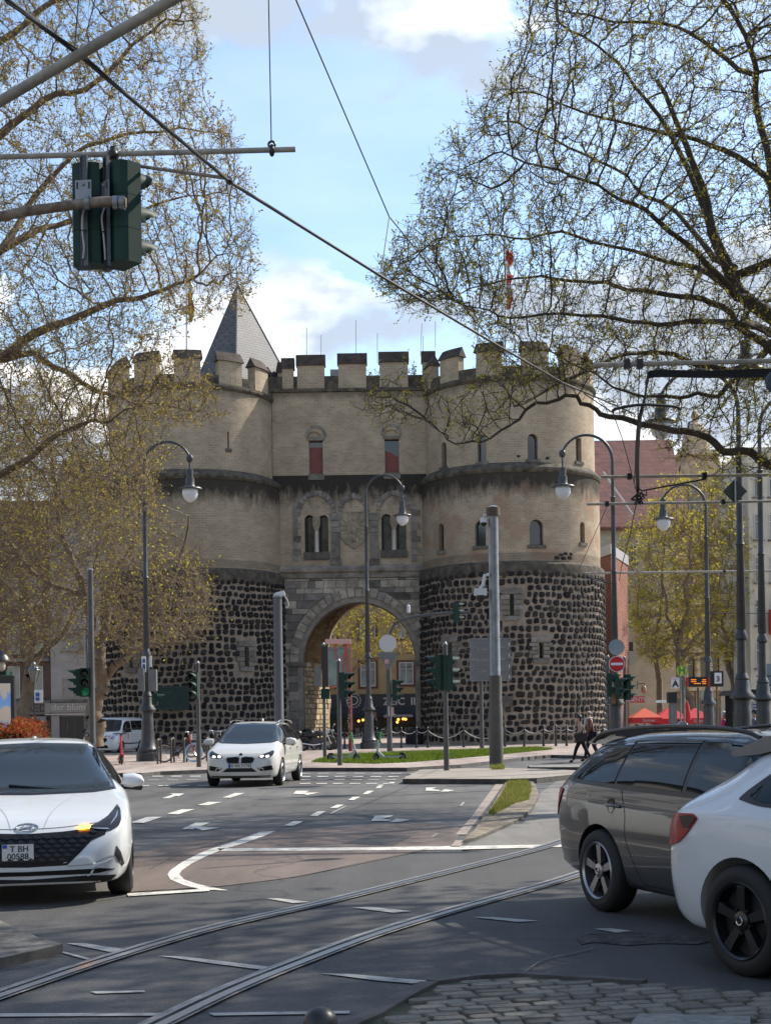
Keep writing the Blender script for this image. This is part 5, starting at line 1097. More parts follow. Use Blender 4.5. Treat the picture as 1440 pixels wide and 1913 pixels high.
# right of the gate: brick annexe, red roofed house, sandstone building, cream block
M_RB = masonry('red_brick', (.24, .10, .07), (.185, .078, .055), (.30, .22, .18), .5, .16, axis='y', bumpk=.2)
t = thing('brick_annexe', 'narrow red brick annexe standing close to the right tower', 'building', (X(1143, 85), 85, 0))
zt = Z(1130, 1018, 85); pA, pB, pC, pD = P(1118, 1300, 87), P(1144, 1300, 84.6), P(1175, 1300, 91), P(1140, 1300, 93)
m = MB(); m.prism([(q.x, q.y) for q in (pA, pB, pC, pD)], 'z', 0, zt - .6); m.build('wall', M_RB, t)
m = MB(); m.prism([(q.x, q.y) for q in (P(1117, 1300, 86.9), P(1144, 1300, 84.4), P(1177, 1300, 91), P(1140, 1300, 93.3))], 'z', zt - .597, zt); m.build('parapet_cap', M('zinc', (.35, .36, .37), .5), t)
m = MB(); q0, q1 = P(1147, 1300, 84.8), P(1150, 1300, 85.4); m.bx(q0.x - .02, q0.x + .15, q0.y - .3, q0.y - .12, 0, zt - .7); m.build('downpipe', M_CAP, t)
d = 118; t, x0, x1 = house('red_roofed_house', 'cream house with a big red tiled roof behind the right tower', 1060, 1262, d, Z(1150, 985, d), M('cream_render', (.46, .40, .31), .85, noise=(1, .12), dirt=.2))
ze, zr = Z(1150, 990, d), Z(1150, 815, d)
m = MB(); m.prism([(d - .5, ze), (d - .5, ze + .2), (d + 7, zr + 1), (d + 14, ze + .2), (d + 14, ze)], 'x', x0, x1 + 1.3); m.build('roof', tile_mat('red_tile', (.27, .10, .065), (.20, .072, .048), (.08, .035, .028), .30, .42), t)
m = MB(); m.tube([(X(1128, d), d - 1, Z(1128, 885, d)), (X(1182, d), d - 1, Z(1182, 965, d))], .09, 6); m.build('verge_board', M_FRAME, t)
for u in (1136, 1158, 1180): facade_win(t, X(u, d), X(u + 12, d), Z(u, 1052, d), Z(u, 1018, d), d)
for u in (1118,): m = MB(); m.bx(X(u, d), X(u + 9, d), d + 6, d + 7, zr - 3, zr + 1.6); m.build('chimney', M_RB, t)
d = 128; MSS = M('sandstone', (.44, .35, .24), .9, noise=(1.6, .3), bump=(5, .4, .05), dirt=.45); MSS2 = M('sandstone_trim', (.50, .41, .29), .85, noise=(1.6, .25), dirt=.35)
t, x0, x1 = house('sandstone_building', 'ornate sandstone building with tall columned windows and a curved gable', 1150, 1400, d, Z(1280, 1040, d), MSS)
def band(va, vb, pr=.4, name='cornice'): m = MB(); m.bx(x0, x1, d - pr, d - .001, Z(1270, vb, d), Z(1270, va, d)); m.build(name, MSS2, t)
band(1035, 1045, .9); band(1212, 1220, .5); band(1284, 1291, .7); band(1125, 1131, .4)
for k, u in enumerate(range(1168, 1396, 23)):
    for va, vb in ((1226, 1283), (1140, 1205), (1060, 1118)):
        m = MB(); m.bx(X(u, d), X(u + 13, d), d - .10, d - .003, Z(u, vb, d), Z(u, va, d)); m.build('window', M_WIN, t)
        m = MB(); m.bx(X(u - 1.5, d), X(u + 14.5, d), d - .22, d - .101, Z(u, va + 1, d), Z(u, va - 4, d)); m.build('window_head', MSS2, t)
    m = MB(); m.lathe([(.34, Z(u, 1283, d)), (.30, Z(u, 1278, d)), (.26, Z(u, 1232, d)), (.36, Z(u, 1226, d))], 12, (X(u + 18, d), d - .35, 0)); m.build('column', MSS2, t, smooth=40)
    m = MB(); m.bx(X(u + 15.5, d), X(u + 21, d), d - .3, d - .002, .2, Z(u, 1292, d)); m.build('pier', MSS2, t)
    m = MB(); m.bx(X(u, d), X(u + 12, d), d - .12, d - .002, .2, Z(u, 1305, d)); m.build('doorway', M_WIN, t)
gx = X(1303, d); gz = Z(1303, 1040, d); sc = d / F
def px(u, v): return (X(u, d, v), Z(u, v, d))
m = MB(); m.prism([px(1255, 1045), px(1255, 985), px(1262, 975), px(1258, 900), px(1268, 880), px(1275, 850), px(1336, 850), px(1340, 880), px(1345, 900), px(1350, 975), px(1362, 990), px(1362, 1045)], 'y', d - .5, d + 3); m.build('gable', MSS, t)
m = MB(); m.prism([px(1270, 852), px(1268, 843), px(1342, 843), px(1340, 852)], 'y', d - .9, d + 3.1); m.build('gable_cornice', MSS2, t)
m = MB(); cxg = X(1303, d, 830); r = 26 * sc; zb_ = Z(1303, 842, d); m.lathe([(r, 0), (r * 1.0, 20 * sc), (r * .85, 38 * sc), (r * .5, 52 * sc), (r * .2, 57 * sc), (r * .22, 62 * sc), (r * .34, 68 * sc), (r * .22, 76 * sc), (.02, 80 * sc)], 20, (cxg, d + 1, zb_)); m.build('dome', MSS, t, smooth=50)
m = MB(); m.bx(X(1288, d), X(1318, d), d - .62, d - .501, Z(1300, 975, d), Z(1300, 900, d)); m.build('gable_window', M_WIN, t)
for u in (1262, 1345): m = MB(); m.lathe([(.5, 0), (.35, .6), (.6, 1.2), (.3, 1.8), (.05, 2.3)], 12, (X(u, d), d, Z(u, 900, d))); m.build('urn', MSS2, t, smooth=40)
d = 100; t, x0, x1 = house('cream_block', 'tall pale cream building at the right picture edge', 1402, 1640, d, 20, M('pale_cream', (.56, .52, .42), .85, noise=(.8, .1), dirt=.15))
for u in (1412, 1440, 1470):
    for va in (880, 960, 1040, 1120, 1200): facade_win(t, X(u, d), X(u + 16, d), Z(u, va + 48, d), Z(u, va, d), d)
m = MB(); m.bx(X(1436, d), X(1460, d), d - .6, d - .1, Z(1440, 1185, d), Z(1440, 1140, d)); m.build('red_banner', M('red_banner', (.4, .04, .03), .7), t)

# the rest of the street: outside the frame, it shades the foreground and shows in the windows and paint
def street_house(label, x0, x1, y0, y1, h, face, mat, sy=3.3):
    t = thing('street_house', label, 'building', ((x0 + x1) / 2, (y0 + y1) / 2, 0)); m = MB(); m.bx(x0, x1, y0, y1, 0, h); m.build('wall', mat, t)
    z = 4.2; wm = []
    while z < h - 2.5:
        if face in ('x+', 'x-'):
            xx = x1 if face == 'x+' else x0; y = y0 + 1.2
            while y < y1 - 2:
                m = MB(); a, c = sorted((xx, xx + (.06 if face == 'x+' else -.06))); m.bx(a, c, y, y + 1.3, z, z + 1.9); m.build('window', M_WIN, t)
                m = MB(); a, c = sorted((xx, xx + (.14 if face == 'x+' else -.14))); m.bx(a, c, y - .15, y + 1.45, z - .2, z - .02); m.build('window_sill', M_GREYST, t); y += 2.7
        else:
            x = x0 + 1.2
            while x < x1 - 2:
                m = MB(); m.bx(x, x + 1.3, y1, y1 + .06, z, z + 1.9); m.build('window', M_WIN, t); m = MB(); m.bx(x - .15, x + 1.45, y1, y1 + .14, z - .2, z - .02); m.build('window_sill', M_GREYST, t); x += 2.7
        z += sy
    m = MB()
    if face in ('x+', 'x-'): m.prism([(x0 - .4, h), ((x0 + x1) / 2, h + 3), (x1 + .4, h)], 'y', y0, y1)
    else: m.prism([(y0 - .4, h), ((y0 + y1) / 2, h + 3), (y1 + .4, h)], 'x', x0, x1)
    m.build('roof', M_SLATE, t); m = MB()
    if face == 'x+': m.bx(x1, x1 + .3, y0, y1, 3.4, 3.8)
    elif face == 'x-': m.bx(x0 - .3, x0, y0, y1, 3.4, 3.8)
    else: m.bx(x0, x1, y1, y1 + .3, 3.4, 3.8)
    m.build('fascia', M_FRAME, t)
street_house('orange rendered house on the right side of the street beside the camera', 23, 34, -16, 3, 12, 'x-', M('orange_render', (.36, .25, .17), .85, noise=(1, .1)))
street_house('grey rendered house on the right side of the street ahead of the camera', 23, 34, 3.2, 24, 12, 'x-', M('grey_render2', (.34, .33, .32), .85, noise=(1, .1)))
street_house('cream house on the left side of the street', -34, -24, 4, 24, 14, 'x+', M('cream2', (.44, .43, .41), .85, noise=(1, .1)))
street_house('terracotta house on the left side of the street', -34, -24, 24.2, 44, 15, 'x+', M('terracotta', (.36, .34, .32), .85, noise=(1, .1)))
street_house('pale house closing the street behind the camera', -24, 14, -34, -24, 15, 'y+', M('cream3', (.46, .42, .36), .85, noise=(1, .1)))
# ------------------------------------------------------------------ street furniture
M_LAMPG = M('lamp_grey', (.060, .062, .065), .45, .3, noise=(4, .25), dirt=.3)
M_POLE = M('pole_grey', (.085, .085, .085), .5, .2, noise=(2, .2), dirt=.3)
M_GALV = M('galvanised', (.24, .25, .26), .42, .6, noise=(3, .25))
M_GRN = M('signal_green', (.010, .038, .028), .6, noise=(3, .3), spec=.3, dirt=.3)
M_BLK = M('black_plastic', (.010, .010, .011), .45)
M_LENS = M('signal_lens', (.02, .02, .022), .2)
M_GLOBE = M('lamp_globe', (.62, .64, .66), .18, noise=(2, .06), spec=.6)
M_CHR = M('chrome', (.6, .6, .6), .15, 1)
M_SGREY = M('sign_back', (.16, .165, .17), .5, .3, noise=(3, .15))
M_RUST = M('rusty_pipe', (.20, .13, .085), .8, .1, noise=(9, .45), col2=(.32, .26, .20))
M_TUBE = M('weathered_tube', (.34, .31, .26), .7, .0, noise=(8, .3), dirt=.4)
M_WIRE = M('wire', (.02, .02, .021), .6)

def street_lamp(u, d, vtop, side, span, vlamp, label, ub=None, group='arched street lamps', base_h=2.15, k=1.0):
    g = P(u, HOR, d); x = g.x; t = thing('street_lamp', label, 'street lamp', (x, d, .1), group=group); L = (x, d, 0)
    zt = Z(u, vtop, d); zl = Z(u, vlamp, d); xl = x + side * span; r = span / 2; zs = zt - r
    m = MB(); m.lathe([(.44 * k, .1), (.44 * k, .42), (.36 * k, .45), (.38 * k, .56), (.30 * k, .66), (.25 * k, .95), (.22 * k, 1.5), (.23 * k, 1.62), (.21 * k, 1.68), (.21 * k, 1.95)], 20, L); m.build('base', M_LAMPG, t, smooth=40)
    m = MB(); m.lathe([(.21 * k, 1.95), (.33 * k, 2.02), (.33 * k, 2.06), (.22 * k, 2.2), (.19 * k, 2.45), (.17 * k, 2.5), (.19 * k, 2.55), (.13 * k, 2.7)], 20, L); m.build('collar', M_LAMPG, t, smooth=40)
    zz = [2.7, zs * .36, zs * .36 + .05, zs * .36 + .1, zs * .36 + .3, zs * .36 + .34, zs * .62, zs * .62 + .06, zs * .62 + .12, zs * .87, zs * .87 + .06, zs * .87 + .1, zs]
    rr = [.12, .105, .17, .17, .10, .13, .09, .12, .09, .08, .11, .065, .06]
    m = MB(); m.lathe([(a * k, b_) for a, b_ in zip(rr, zz)], 16, L); m.build('pole', M_LAMPG, t, smooth=40)
    pts = [(x + side * r * (1 - cos(a)), d, zs + r * sin(a)) for a in [pi * i / 18 for i in range(17)]]; m = MB(); m.tube(pts, [.06 - .015 * i / 16 for i in range(17)], 10); m.build('arc', M_LAMPG, t, smooth=40)
    ex, _, ez = pts[-1]; m = MB(); m.ell((ex, d, ez - .05), (.13, .08, .16), 10, 8); m.tube([(ex, d, ez), (ex, d, zl + .75)], .035, 8); m.build('hanger', M_LAMPG, t, smooth=40)
    m = MB(); m.lathe([(.06, .95), (.13, .93), (.13, .62), (.17, .6), (.17, .36), (.20, .30), (.44, .24), (.46, .20), (.30, .20)], 20, (ex, d, zl)); m.build('shade', M_LAMPG, t, smooth=40)
    m = MB(); m.lathe([(.27, .22), (.295, .12), (.29, 0), (.24, -.14), (.14, -.25), (.03, -.30)], 20, (ex, d, zl)); m.build('globe', M_GLOBE, t, smooth=60)
    return t
street_lamp(276, 54, 826, 1, 88 / F * 54, 925, 'arched grey street lamp with a fluted base left of the parked bicycles', k=1.0)
street_lamp(689, 70.5, 888, 1, 70 / F * 70.5, 972, 'tall arched street lamp standing in front of the archway')
street_lamp(1150, 55, 812, -1, 96 / F * 55, 918, 'arched street lamp leaning over the right tower with the red no entry sign')
street_lamp(1323, 62, 905, -1, 82 / F * 62, 978, 'slender arched street lamp in front of the pale spotted tree')
street_lamp(1386, 40, 690, -1, 2.2, 800, 'thick-based street lamp left of the dark shelter, its globe among the boughs', k=1.05)
street_lamp(1425, 45, 735, 1, 2.2, 860, 'arched street lamp at the right picture edge in front of the shelter')
street_lamp(1500, 36, 560, -1, 1.7 * .8, 705, 'street lamp whose globe hangs under the upper tram tube at the right edge')
street_lamp(-110, 37, 600, 1, 110 / F * 37, 745, 'street lamp with only its globe in view at the left picture edge')

def pole(u, vb, vt, w_px, label, mat=M_POLE, z0=0, name='pole_mast', cat='pole', d=None, cap=True, low=None):
    g = G(u, vb, z0) if d is None else P(u, vb, d); d = g.y; s = F / d; r = w_px / 2 / s; t = thing(name, label, cat, (g.x, d, z0)); zt = Z(u, vt, d); x = g.x
    m = MB(); m.lathe([(r * 1.15, z0), (r * 1.12, z0 + .9), (r, z0 + .95), (r * .92, zt)], 14, (x, d, 0)); m.build('pole', mat, t, smooth=40)
    if cap: m = MB(); m.lathe([(r * 1.05, zt), (r * 1.05, zt + .04), (r * .4, zt + .09)], 14, (x, d, 0)); m.build('pole_cap', M_GALV, t, smooth=40)
    return t, x, d, s
def signal_head(name, label, c, face, n=3, w_=.30, cell=.32, parent=None, lit=None, board=False, group=None):
    """c: centre; face: heading angle of the lenses (0 = towards -Y, pi/2 = towards +X)"""
    t = thing(name, label, 'traffic light', tuple(c), face, group) ; h = n * cell
    m = MB(); y0, y1 = -.09, .12; e = .05; pl_ = [(-w_ / 2, y0), (w_ / 2, y0), (w_ / 2, y1 - e), (w_ / 2 - e, y1), (-w_ / 2 + e, y1), (-w_ / 2, y1 - e)]
    m.prism([(a, b_) for a, b_ in pl_], 'z', -h / 2, h / 2); m.build('housing', M_GRN, t, world=False)
    for k in range(n):
        zc = h / 2 - cell * (k + .5); R = cell * .40
        if k: m = MB(); m.bx(-w_ / 2 - .004, w_ / 2 + .004, y0 - .004, y1 + .004, zc + cell / 2 - .006, zc + cell / 2 + .006); m.build('joint', M_BLK, t, world=False)
        m = MB(); m.lathe([(R, 0), (R * .7, -.03), (.01, -.04)], 18, (0, y0 - .003, zc), 'y'); m.build('lens', M('green_lens', (.01, .12, .07), .3, emit=((.02, .9, .4), .03)) if lit == k else M_LENS, t, world=False, smooth=60)
        m = MB(); n_ = 14; vs = [];
        for i in range(n_ + 1):
            a = radians(-35) + radians(250) * i / n_; dep = .08 + .22 * max(0, sin(a)) ** .6
            for rr in (R * 1.12, R * 1.04): vs += [(rr * cos(a), y0, zc + rr * sin(a)), (rr * cos(a), y0 - dep, zc + rr * sin(a) * .93)]
        fs = []
        for i in range(n_):
            a, b_ = 4 * i, 4 * i + 4; fs += [(a, a + 1, b_ + 1, b_), (a + 2, b_ + 2, b_ + 3, a + 3), (a + 1, a + 3, b_ + 3, b_ + 1)]
        m.add(vs, fs); m.build('visor', M_GRN, t, world=False, smooth=50)
    return t

# --- hanging pair on the rusty mast arm (top left)
d = 13.4; s = F / d
cA, cB = P(169, 404, d), P(230, 403, d)
t = thing('mast_arm', 'rusty brown mast arm reaching in from the left to carry the hanging traffic lights', 'mast arm', tuple(P(-400, 460, d + .4)))
m = MB(); m.tube(cr([P(-420, 520, d), P(-200, 455, d - .2), P(0, 405, d - .36), P(100, 388, d - .37), P(190, 377, d - .38), P(236, 379, d - .38)], 5), .045, 14); m.build('arm', M_RUST, t, smooth=40)
m = MB(); m.tube([P(-420, 520, d), P(-420, 2100, d)], [.12, .14], 16); m.build('post', M_RUST, t, smooth=40)
fA, fB = radians(196), radians(128)
def big_signal(c, face, label, w_=.30):
    t = thing('traffic_light', label, 'traffic light', tuple(c), face, 'traffic lights hanging on the rusty mast arm'); h = .92; y1 = .11
    prof = [(-.5 * w_, -.12), (.5 * w_, -.12), (.5 * w_, .02), (.42 * w_, .08), (.2 * w_, y1), (-.2 * w_, y1), (-.42 * w_, .08), (-.5 * w_, .02)]
    for k in range(3):
        m = MB(); m.prism(prof, 'z', -h / 2 + k * h / 3 + .002, -h / 2 + (k + 1) * h / 3 - .002); m.build('housing', M_GRN, t, world=False)
        zc = -h / 2 + (k + .5) * h / 3
        m = MB(); m.lathe([(.115, 0), (.1, -.02), (.01, -.03)], 20, (0, -.123, zc), 'y'); m.build('lens', M_LENS, t, world=False, smooth=60)
        m = MB(); n_ = 18; vs = []; fs = []
        for i in range(n_ + 1):
            a = radians(-30) + radians(240) * i / n_;
            for j in range(5):
                q = j / 4; rr = .125 * (1 - .22 * q * q); vs.append((rr * cos(a), -.12 - (.27) * q * (0.35 + .65 * max(0, sin(a)) ** .5), zc + rr * sin(a)))
        for i in range(n_):
            for j in range(4): fs.append((i * 5 + j, i * 5 + j + 1, (i + 1) * 5 + j + 1, (i + 1) * 5 + j))
        m.add(vs, fs); m.build('visor', M_GRN, t, world=False, smooth=60, recalc=False)
        m = MB(); m.bx(-.032, .032, y1 + .02, y1 + .03, -h / 2 - .05, h / 2 + .05); m.bx(-.032, -.026, y1 + .03, y1 + .055, -h / 2 - .05, h / 2 + .05); m.bx(.026, .032, y1 + .03, y1 + .055, -h / 2 - .05, h / 2 + .05); m.build('mounting_rail', M_GALV, t, world=False)
    m = MB(); zc = .13; m.bx(-.075, .075, y1 + .056, y1 + .064, zc - .11, zc + .14)
    m.build('bracket_plate', M_GALV, t, world=False)
    for dx in (-.055, .055): m = MB(); m.bx(dx - .008, dx + .008, y1 + .0641, y1 + .067, zc + .06, zc + .12); m.build('slot', M_BLK, t, world=False)
    for zz in (zc + .1, zc - .12): m = MB(); m.ell((0, y1 + .07, zz), (.016, .012, .016), 8, 6); m.build('bolt', M_GALV, t, world=False)
    m = MB(); m.tube(cr([(-.02, y1 + .07, 0.02), (.0, y1 + .09, -.06), (.012, y1 + .07, -.2), (.0, y1 + .065, -.34), (.015, y1 + .05, -.44)], 5), .009, 6); m.build('cable', M('grey_cable', (.45, .44, .42), .5), t, world=False)
    m = MB(); m.tube([(-.03, y1 + .07, -.19), (.035, y1 + .075, -.19)], .008, 5); m.build('cable_tie', M_BLK, t, world=False)
    for zz in (-h / 2 - .055,): m = MB(); m.bx(-.05, .05, y1 + .0, y1 + .06, zz - .02, zz + .01); m.build('rail_foot', M_BLK, t, world=False)
    return t
big_signal(P(167, 404, d - .1), radians(175), 'left one of two green traffic lights hanging on the rusty arm, seen from behind')
big_signal(P(226, 402, d - .1), radians(132), 'right one of the hanging traffic lights with three round hoods at its edge', .32)
m = MB()
for u in (163, 216, 228): p = P(u, 379, d - .38); m.tube([p - Vector((.02, 0, 0)), p + Vector((.025, 0, 0))], .062, 14)
m.build('clamps', M_GALV, t, smooth=40)['kind'] = 'stuff'
# --- tram overhead tubes and wires
def tube_thing(name, label, cat, segs_, mat, extra=None):
    t = thing(name, label, cat, tuple(segs_[0][1][0]));
    for nm, pts, r in segs_: m = MB(); m.tube(pts, r, 12); m.build(nm, mat, t, smooth=40)
    return t
d = 13.6
t = tube_thing('bracket_tube', 'horizontal tram support tube above the hanging traffic lights', 'tram bracket', [('tube', [P(-400, 300, d), P(0, 293, d), P(552, 279, d)], .026)], M_TUBE)
c = P(212, 290, d); m = MB(); m.ell(c, (.055, .06, .06), 10, 8); m.tube([c, c + Vector((0, 0, .08))], .03, 8); m.tube([c, P(213, 325, d)], .032, 8); m.build('clamp', M_BLK, t, smooth=40)
c = P(508, 281, d); m = MB(); m.ell(c, (.03, .035, .06), 10, 8); m.torus(c + Vector((0, 0, .055)), .03, .012, 'y', 14, 6); m.build('insulator', M_BLK, t, smooth=40)
tube_thing('registration_arm', 'thin tube steadying the thick tram wire right of the traffic lights', 'tram bracket', [('tube', [P(218, 304, d), P(300, 316, d - .4), P(425, 333, 12.3)], .016)], M_RUST)
tube_thing('stay_tube', 'thick pale tube slanting across the upper left corner', 'tram bracket', [('tube', [P(-260, 345, 10.4), P(0, 190, 10), P(335, -8, 9.6), P(520, -120, 9.4)], .036)], M_TUBE)
def wire(label, pts, r, name='overhead_wire', mat=M_WIRE):
    t = thing(name, label, 'wire', tuple(pts[0])); m = MB(); m.tube(pts, r, 6); m.build('strand', mat, t, smooth=60); return t
W1 = wire('thick black tram wire running down from the top left corner to the right tower', [P(-200, -160, 8.1), P(15, 0, 9.1), P(145, 100, 9.9), P(430, 340, 12.1), P(710, 515, 14.7), P(920, 640, 17.4), P(1050, 715, 20), P(1178, 770, 23)], [.017, .016, .015, .015, .0145, .014, .013, .011])
m = MB(); m.tube([P(12, 4, 9.06), P(145, 92, 9.85), P(300, 232, 11.0), P(420, 328, 12.0)], .007, 5); m.build('messenger_strand', M_WIRE, W1)
for u, v, dd in ((145, 96, 9.9), (430, 340, 12.1)): m = MB(); m.ell(P(u, v, dd), (.03, .05, .02), 8, 6); m.build('wire_clamp', M_BLK, W1)
wire('thin wire dropping vertically to the insulator on the tram tube', [P(498, -200, 13.6), P(507, 262, 13.6)], .006)
wire('thin span wire slanting from the top edge beside the vertical wire', [P(480, -150, 14), P(553, 0, 15), P(727, 405, 18), P(920, 640, 22), P(985, 700, 24)], .008)
wire('short dropper hanging between the two slanting wires', [P(727, 405, 18), P(712, 510, 14.8)], .006)
wire('thin dropper above the thick wire at top left', [P(152, -60, 9.9), P(140, 92, 9.9)], .005)
for u0, v0, u1, v1, dd, r, lab in ((1108, 682, 1700, 668, 21, .036, 'upper horizontal tram tube under the plane tree boughs'), (1122, 891, 1700, 884, 31, .034, 'second horizontal tram tube crossing the red roof'), (1096, 942, 1700, 932, 38, .036, 'third horizontal tram tube with the grey diamond sign'), (1093, 1071, 1700, 1063, 60, .045, 'lowest and farthest horizontal tram tube')):
    tt = tube_thing('bracket_tube', lab, 'tram bracket', [('tube', [P(u0, v0, dd), P(u1, v1, dd)], r)], M_TUBE)
    m = MB()
    for u in ((1170, 1194) if dd == 21 else (1175, 1315) if dd == 31 else (1133, 1350) if dd == 38 else (1352,)):
        vv = v0 + (v1 - v0) * (u - u0) / (u1 - u0); c = P(u, vv, dd); m = MB(); m.box(c, (.09, .1, .13)); m.build('clamp', M_BLK, tt)
# hanging bundle of black cables
t = thing('cable_bundle', 'bundle of black cables hanging down from the upper tram tube', 'cables', tuple(P(1210, 692, 21)))
for k in range(5):
    o = k * 2.6
    m = MB(); m.tube(cr([P(1700, 686 + o * 1.2, 21), P(1440, 690 + o * 1.3, 21), P(1320, 694 + o, 21), P(1222, 693 + o, 21), P(1209, 704 + o, 21), P(1204, 740 + k, 21.5), P(1192 + k, 785, 22), P(1187 + k * 1.3, 850, 24), P(1189 + k, 915, 26)], 5), .016, 6); m.build('cable', M_BLK, t, smooth=40)
m = MB(); rs = random.Random(2)
for k in range(16): c = P(1191 + rs.uniform(-7, 7), 926 + rs.uniform(-9, 9), 26); m.tube(cr([c, c + Vector((rs.uniform(-.12, .12), 0, rs.uniform(-.1, .1))), c + Vector((rs.uniform(-.1, .1), 0, rs.uniform(-.1, .1)))], 3), .012, 5)
m.build('cable_tangle', M_BLK, t)['kind'] = 'stuff'
wire('thin cable slanting from the cable tangle down to the brick annexe', [P(1190, 930, 26), P(1176, 1000, 32), P(1160, 1060, 40), P(1156, 1085, 48)], .012)
wire('thin wire hanging beside the black cable bundle', [P(1194, 680, 21), P(1190, 800, 22), P(1184, 900, 26)], .008)
wire('curved black wire arm left of the cable bundle', cr([P(1144, 771, 20), P(1150, 764, 20), P(1200, 756, 20), P(1262, 760, 20), P(1268, 766, 20)]), .022)
wire('thin slanting wire left of the cable bundle', [P(1090, 735, 22), P(1144, 771, 22), P(1162, 820, 24), P(1190, 925, 27)], .009)
wire('thin tie running down over the right tower edge', [P(1134, 945, 38), P(1080, 1065, 50)], .01)
wire('thin tie under the second tram tube', [P(1198, 917, 31), P(1318, 895, 31)], .018)
wire('short cable sagging from the lowest tube to the lamp post', cr([P(1096, 1076, 60), P(1120, 1086, 58), P(1150, 1090, 56)]), .03)
wire('thin span wire crossing behind the right lamp posts', [P(1320, 1145, 62), P(1700, 1148, 62)], .02)
# grey diamond sign, dark blue disc at the edge
t = thing('diamond_sign', 'grey diamond shaped sign seen from behind on the third tram tube', 'sign', tuple(P(1372, 918, 37.8))); c = P(1372, 918, 37.8); r = 23 / F * 37.8
m = MB(); m.prism([(c.x - r, c.z), (c.x, c.z - r), (c.x + r, c.z), (c.x, c.z + r)], 'y', c.y, c.y + .02); m.build('plate', M('dull_plate', (.045, .05, .045), .6, noise=(14, .3)), t)
m = MB(); m.tube([(c.x, c.y - .03, c.z - r), (c.x, c.y - .03, c.z + r)], .022, 6); m.build('rib', M_GALV, t)
t = thing('tram_signal', 'dark blue round tram signal back at the right picture edge', 'signal', tuple(P(1452, 713, 20))); m = MB(); m.lathe([(.02, -.02), (.15, -.02), (.17, .02), (.15, .1), (.02, .12)], 20, P(1452, 713, 20), 'y'); m.build('disc', M('blue_grey', (.03, .05, .08), .4), t, smooth=40)
m = MB(); c = P(1452, 713, 20); m.tube([c, c + Vector((0, 0, 1.2))], .03, 8); m.build('bracket', M_GALV, t)

# --- masts and signals across the junction
t, x, d, s = pole(927, 1433, 950, 20, 'thick galvanised camera mast with a dark lower half on the traffic island', M_GALV, z0=.12, name='camera_mast', cat='mast')
zm = Z(922, 1262, d); m = MB(); m.lathe([(.205, .12), (.2, 1.85), (.185, 1.9), (.18, zm)], 18, (x, d, 0)); m.build('dark_sleeve', M('taupe_paint', (.09, .082, .072), .6, noise=(3, .15)), t, smooth=40)
zt = Z(920, 950, d); m = MB(); m.lathe([(.20, zt - .22), (.20, zt + .02), (.05, zt + .05)], 18, (x, d, 0)); m.build('mast_head', M('rust_band', (.10, .065, .045), .7), t, smooth=40)
def dome_cam(u, v, d, label, side=-1, r=.1):
    c = P(u, v, d); tt = thing('security_camera', label, 'camera', tuple(c)); m = MB(); m.tube([c + Vector((-side * .32, 0, .18)), c + Vector((0, 0, .18)), c + Vector((0, 0, .05))], .03, 8); m.build('bracket', M('white_metal', (.62, .63, .64), .4), tt, smooth=40)
    m = MB(); m.lathe([(r * .9, .10), (r, .06), (r, -.04)], 16, c); m.build('housing', M('white_metal', (.62, .63, .64)), tt, smooth=40); m = MB(); m.lathe([(r * .9, -.045), (r * .75, -.11), (r * .3, -.15)], 16, c); m.build('dome', M_BLK, tt, smooth=60)
dome_cam(903, 974, d - .05, 'white dome camera near the top of the thick mast')
c = P(897, 1106, d - .1); tt = thing('security_camera', 'larger white camera box on a bracket halfway up the thick mast', 'camera', tuple(c)); WM = M('white_metal', (.62, .63, .64))
m = MB(); m.box(c, (.36, .3, .2)); m.build('housing', WM, tt); m = MB(); m.lathe([(.12, -.1), (.13, -.2), (.05, -.3)], 14, c); m.build('dome', M_BLK, tt, smooth=50); m = MB(); m.tube([c + Vector((0, 0, .1)), P(902, 1092, d - .1), P(905, 1075, d - .1), P(914, 1073, d - .1)], .05, 8); m.build('bracket', WM, tt)
t, x, d, s = pole(834, 1440, 1205, 9, 'slim grey signal post on the traffic island', M_POLE, z0=.12, name='signal_post', cat='post')
signal_head('traffic_light', 'green traffic light on the island post with its hoods spread to both sides', P(835, 1257, d), radians(118), group='traffic lights across the junction')
signal_head('traffic_light', 'narrow traffic light facing away on the left of the island post', P(822, 1256, d + .1), radians(-118), w_=.26, group='traffic lights across the junction')
t, x, d, s = pole(522, 1375, 1116, 18, 'straight dark grey mast with a white camera at its top', M('mast_dark', (.10, .102, .11), .5, .2), z0=.1, name='camera_mast', cat='mast', d=56)
c = P(524, 1112, d); tt = thing('security_camera', 'white camera and cable on top of the dark grey mast', 'camera', tuple(c)); m = MB(); m.prism([(c.x - .28, c.z - .04), (c.x - .18, c.z + .1), (c.x + .14, c.z + .17), (c.x + .2, c.z + .02), (c.x + .1, c.z - .02), (c.x - .22, c.z - .06)], 'y', d - .12, d + .12); m.build('housing', WM, tt)
m = MB(); m.tube(cr([(c.x + .15, d - .2, c.z), (c.x + .3, d - .2, c.z - .25), (c.x + .32, d - .2, c.z - .45), (c.x + .2, d - .2, c.z - .5)], 4), .02, 6); m.build('cable', WM, tt)
t, x, d, s = pole(174, 1430, 1066, 12, 'tall grey signal mast behind the white car on the left', M_POLE, z0=.1, name='signal_mast', cat='mast')
m = MB(); m.tube([P(160, 1185, d), P(163, 1270, d)], .05, 8); m.build('side_conduit', M_GALV, t)
signal_head('traffic_light', 'traffic light with a green lamp on the tall left mast', P(159, 1275, d - .1), radians(10), lit=2, w_=.34, cell=.33, group='traffic lights across the junction')
signal_head('traffic_light', 'side facing traffic light on the tall left mast', P(148, 1275, d), radians(-85), w_=.26, cell=.31, group='traffic lights across the junction')
